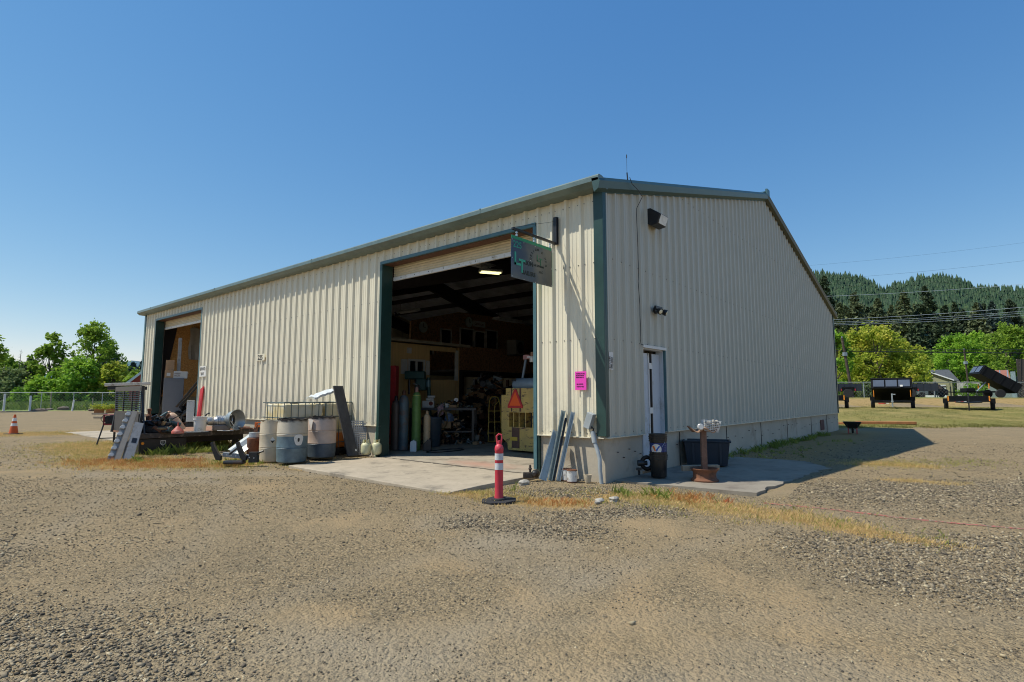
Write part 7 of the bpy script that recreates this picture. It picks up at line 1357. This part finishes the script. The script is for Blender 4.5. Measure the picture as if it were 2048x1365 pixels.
mb = MB(); mb.b2((-1.4,0,0),(6,5,2.35)); mb.build('wall', M('grey_green_wall', (.2,.24,.23), .7, 0, .1, 3), t)
mb = MB(); mb.add([(-1.5,-.3,2.1),(.55,-.3,2.1),(.45,3,3.1),(-1.3,3,3.1),(-1.5,-.3,2.2),(.55,-.3,2.2),(.45,3,3.2),(-1.3,3,3.2)], [(0,3,2,1),(4,5,6,7),(0,1,5,4),(1,2,6,5),(2,3,7,6),(3,0,4,7)]); rr_ = mb.build('roof', M('rusty_roof', (.33,.13,.08), .6, .1, .2, 3), t)
for x_ in (-1.45,-1.0,-.35,.3): mb = MB(); mb.add([(x_,-.31,2.21),(x_+.12,-.31,2.21),(x_+.11,3,3.215),(x_+.02,3,3.215)], [(0,1,2,3)]); mb.build('pale_seam', m_galv2, rr_, fix=False)
mb = MB(); mb.b2((.6,-.2,0),(1.0,.2,2.9)); mb.build('downpipe_panel', M('blue_grey_board', (.25,.33,.36), .6), t)
m_st, n, l, b = nt('river_stone'); tc = n.new('ShaderNodeTexCoord'); v_ = n.new('ShaderNodeTexVoronoi'); v_.inputs['Scale'].default_value = 4.2; l.new(tc.outputs['Object'], v_.inputs['Vector']); sc_ = n.new('ShaderNodeSeparateColor'); l.new(v_.outputs['Color'], sc_.inputs[0])
l.new(mix(mix((.30,.17,.11), (.50,.42,.33), sc_.outputs[0]), (.05,.04,.035), ramp(v_.outputs['Distance'], .13, .17)), b.inputs['Base Color']); b.inputs['Roughness'].default_value = .9
mb = MB(); mb.b2((1.15,-.9,0),(1.95,-.25,4.2)); mb.b2((1.1,-.95,0),(2.8,-.2,1.6)); mb.build('chimney', m_st, t)
p = px(1718, 72); t = thing('grey_roof_house', 'low grey roof glimpsed behind the leaning utility pole', 'house', (p[0], p[1], 1.2), FV(1718)); mb = MB(); mb.b2((-1.4,0,0),(2,4,1.7)); mb.build('wall', m_olive, t); mb = MB(); mb.prism([(-1.8,1.6),(2.2,1.6),(2.0,2.9),(-.4,2.9)], -.3, 4.2, 'y'); mb.build('roof', m_shing, t)
p = px(1908, 56); 
t = thing('board_fence', 'pale vertical board fence between the olive house and the shrub', 'fence', (*px(1917, 62), 1.28), FV(1930)); random.seed(2)
mb = MB()
for k in range(13): mb.b2((k*.15,0,0),(k*.15+.14,.03,1.75+random.uniform(-.08,.08)))
mb.build('boards', M('pale_boards', (.42,.40,.36), .8, 0, .12, 3, island=.15), t); mb = MB(); mb.b2((0,.03,1.2),(1.95,.07,1.3)); mb.build('rail', m_wood, t)
def car(name, label, q, t_, L3, H3, mat, zb_=1.29, cat='car'):
    p = px(q, t_); t = thing(name, label, cat, (p[0], p[1], zb_), FV(q)); a = L3/2
    mb = MB(); mb.prism([(-a,.3),(-a,.65*H3*.9),(-a*.75,.62*H3),(-a*.5,.64*H3),(-a*.25,.98*H3),(a*.55,H3),(a*.85,.66*H3),(a,.6*H3),(a,.3)], 0, 1.7, 'y'); mb.build('body', mat, t, bevel=.05)
    mb = MB(); mb.prism([(-a*.42,.66*H3),(-a*.22,.93*H3),(a*.5,.95*H3),(a*.75,.67*H3)], -.012, -.002, 'y'); mb.build('side_window', m_glass, t)
    for x_ in (-a*.62,a*.62): wheel(t, x_, .05, .32, .32, .2, rot=(R(90),0,0))
car('silver_car', 'silver car parked across the road behind the tipped black trailer', 1823, 63, 3.2, 1.35, M('silver_paint', (.35,.36,.38), .25, .5, .05, 3)); car('dark_pickup', 'dark parked vehicle before the garage of the olive house', 1862, 66, 3.4, 1.55, M('dark_car_paint', (.03,.02,.02), .3, .3, .1, 3))
t = thing('white_trailer_sign', 'pale blue white board standing left of the parked dark vehicle', 'board', (*px(1841, 58), 1.28), FV(1841)); mb = MB(); mb.b2((-.65,0,.75),(.6,.05,1.35)); mb.build('board', M('pale_blue_board', (.5,.56,.62), .5, 0, .08, 3), t); mb = MB(); mb.b2((-.5,.05,0),(-.45,.09,.8)); mb.build('leg', m_dsteel, t); mb = MB(); mb.b2((.4,.05,0),(.45,.09,.8)); mb.build('leg', m_dsteel, t)
p = px(1874, 61); t = thing('person', 'person in dark clothes standing in the driveway of the olive house', 'person', (p[0], p[1], 1.29), RV)
mb = MB(); mb.lathe([(.09,.82),(.16,.9),(.15,1.1),(.2,1.35),(.17,1.45),(.06,1.49),(.055,1.53),(.09,1.6),(.095,1.68),(.07,1.76),(0,1.78)], n=14)
for s2 in (-1,1): mb.tube([(s2*.09,0,.9),(s2*.1,.01,.48),(s2*.11,0,.06),(s2*.12,-.1,.03)], [.09,.065,.045,.04], 8); mb.tube([(s2*.18,0,1.42),(s2*.25,.01,1.12),(s2*.24,-.06,.86)], [.055,.045,.035], 8)
mb.build('body', M('dark_clothes', (.03,.05,.07), .8, 0, .2, 6), t, smooth=True)
m_pole = M('creosote_pole', (.07,.05,.035), .9, 0, .3, 5, dirt=(.15,.12,.09), dscale=3, damt=.3)
gp_ = 'utility poles along the road'
def pole(label, q0, y0_, q1, t_, r_=.14, arm=True, tr=False):
    b0 = px(q1, t_); c0 = px(q0, t_); z1 = T(y0_, t_); t = thing('utility_pole', label, 'utility pole', (b0[0], b0[1], 1.2), 0, gp_); mb = MB(); mb.cyl((0,0,0),(c0[0]-b0[0],c0[1]-b0[1],z1-1.2),r_,r_*.75,n=10); mb.build('pole', m_pole, t)
    dx, dy, dz = c0[0]-b0[0], c0[1]-b0[1], z1-1.2
    if arm: mb = MB(); k = .73; mb.box((dx*k,dy*k,dz*k),(.3,.3,.35), rot=(0,0,RV)); mb.build('bracket', m_galv2, t)
    if tr: mb = MB(); mb.cyl((dx*.7+.35,dy*.7-.3,dz*.55),(dx*.7+.35,dy*.7-.3,dz*.72),.28,n=16); mb.build('transformer', M('transformer_grey', (.5,.52,.53), .4, .2, .05, 3), t)
    else: 
        mb = MB(); mb.b2((dx-.04,dy-.04,dz),(dx+.04,dy+.04,dz+.15)); mb.build('insulator', m_galv2, t)
pole('dark leaning utility pole beside the building corner', 1692, 676, 1707, 54, .15); pole('straight utility pole right of the olive house', 1937, 700, 1941, 68, .12); pole('utility pole with a grey transformer among the green trees', 1957, 696, 1960, 86, .12, False, True)
m_wire2 = M('bright_wire', (.75,.77,.8), .4, .5, 0); m_wireb = M('black_cable', (.02,.02,.02), .7, 0, 0)
gw = 'overhead wires crossing above the lawn'
def wire(label, y0_, y1_, t_, rad, m, q0=1560, q1=2250, sag=.4):
    a = px(q0, t_); c = px(q1, t_); za = T(y0_-(y1_-y0_)*(1660-q0)/388, t_); zc = T(y1_+(y1_-y0_)*(q1-2048)/388, t_); mb = MB(); pts = []
    for i in range(25): u = i/24; pts.append((a[0]+(c[0]-a[0])*u, a[1]+(c[1]-a[1])*u, za+(zc-za)*u-sag*4*u*(1-u)))
    mb.tube(pts, rad, 5); tag(mb.build('overhead_wire', m), label, 'wire', gw)
wire('topmost thin wire high in the sky at right', 522, 478, 60, .006, m_wireb); wire('second thin wire crossing the sky above the hill', 553, 515, 60, .008, m_wireb); wire('pale wire sloping across the hill face', 588, 562, 60, .016, m_wire2)
wire('upper pale wire of the four across the conifers', 636, 609, 60, .018, m_wire2); wire('second pale wire of the four across the conifers', 641, 617, 60, .014, m_wire2); wire('third pale wire of the four across the conifers', 644, 621, 60, .014, m_wire2); wire('lowest pale wire of the four across the conifers', 647, 626, 60, .014, m_wire2)
wire('thick black cable running between the utility poles', 701, 705, 54, .04, m_wireb, sag=.1); wire('thin black cable just above the thick one', 697, 698, 54, .018, m_wireb, sag=.1)
#wire('thin pale wire over the left tree line', 752, 748, 75, .02, m_wire2, -200, 330, .1) if False else None
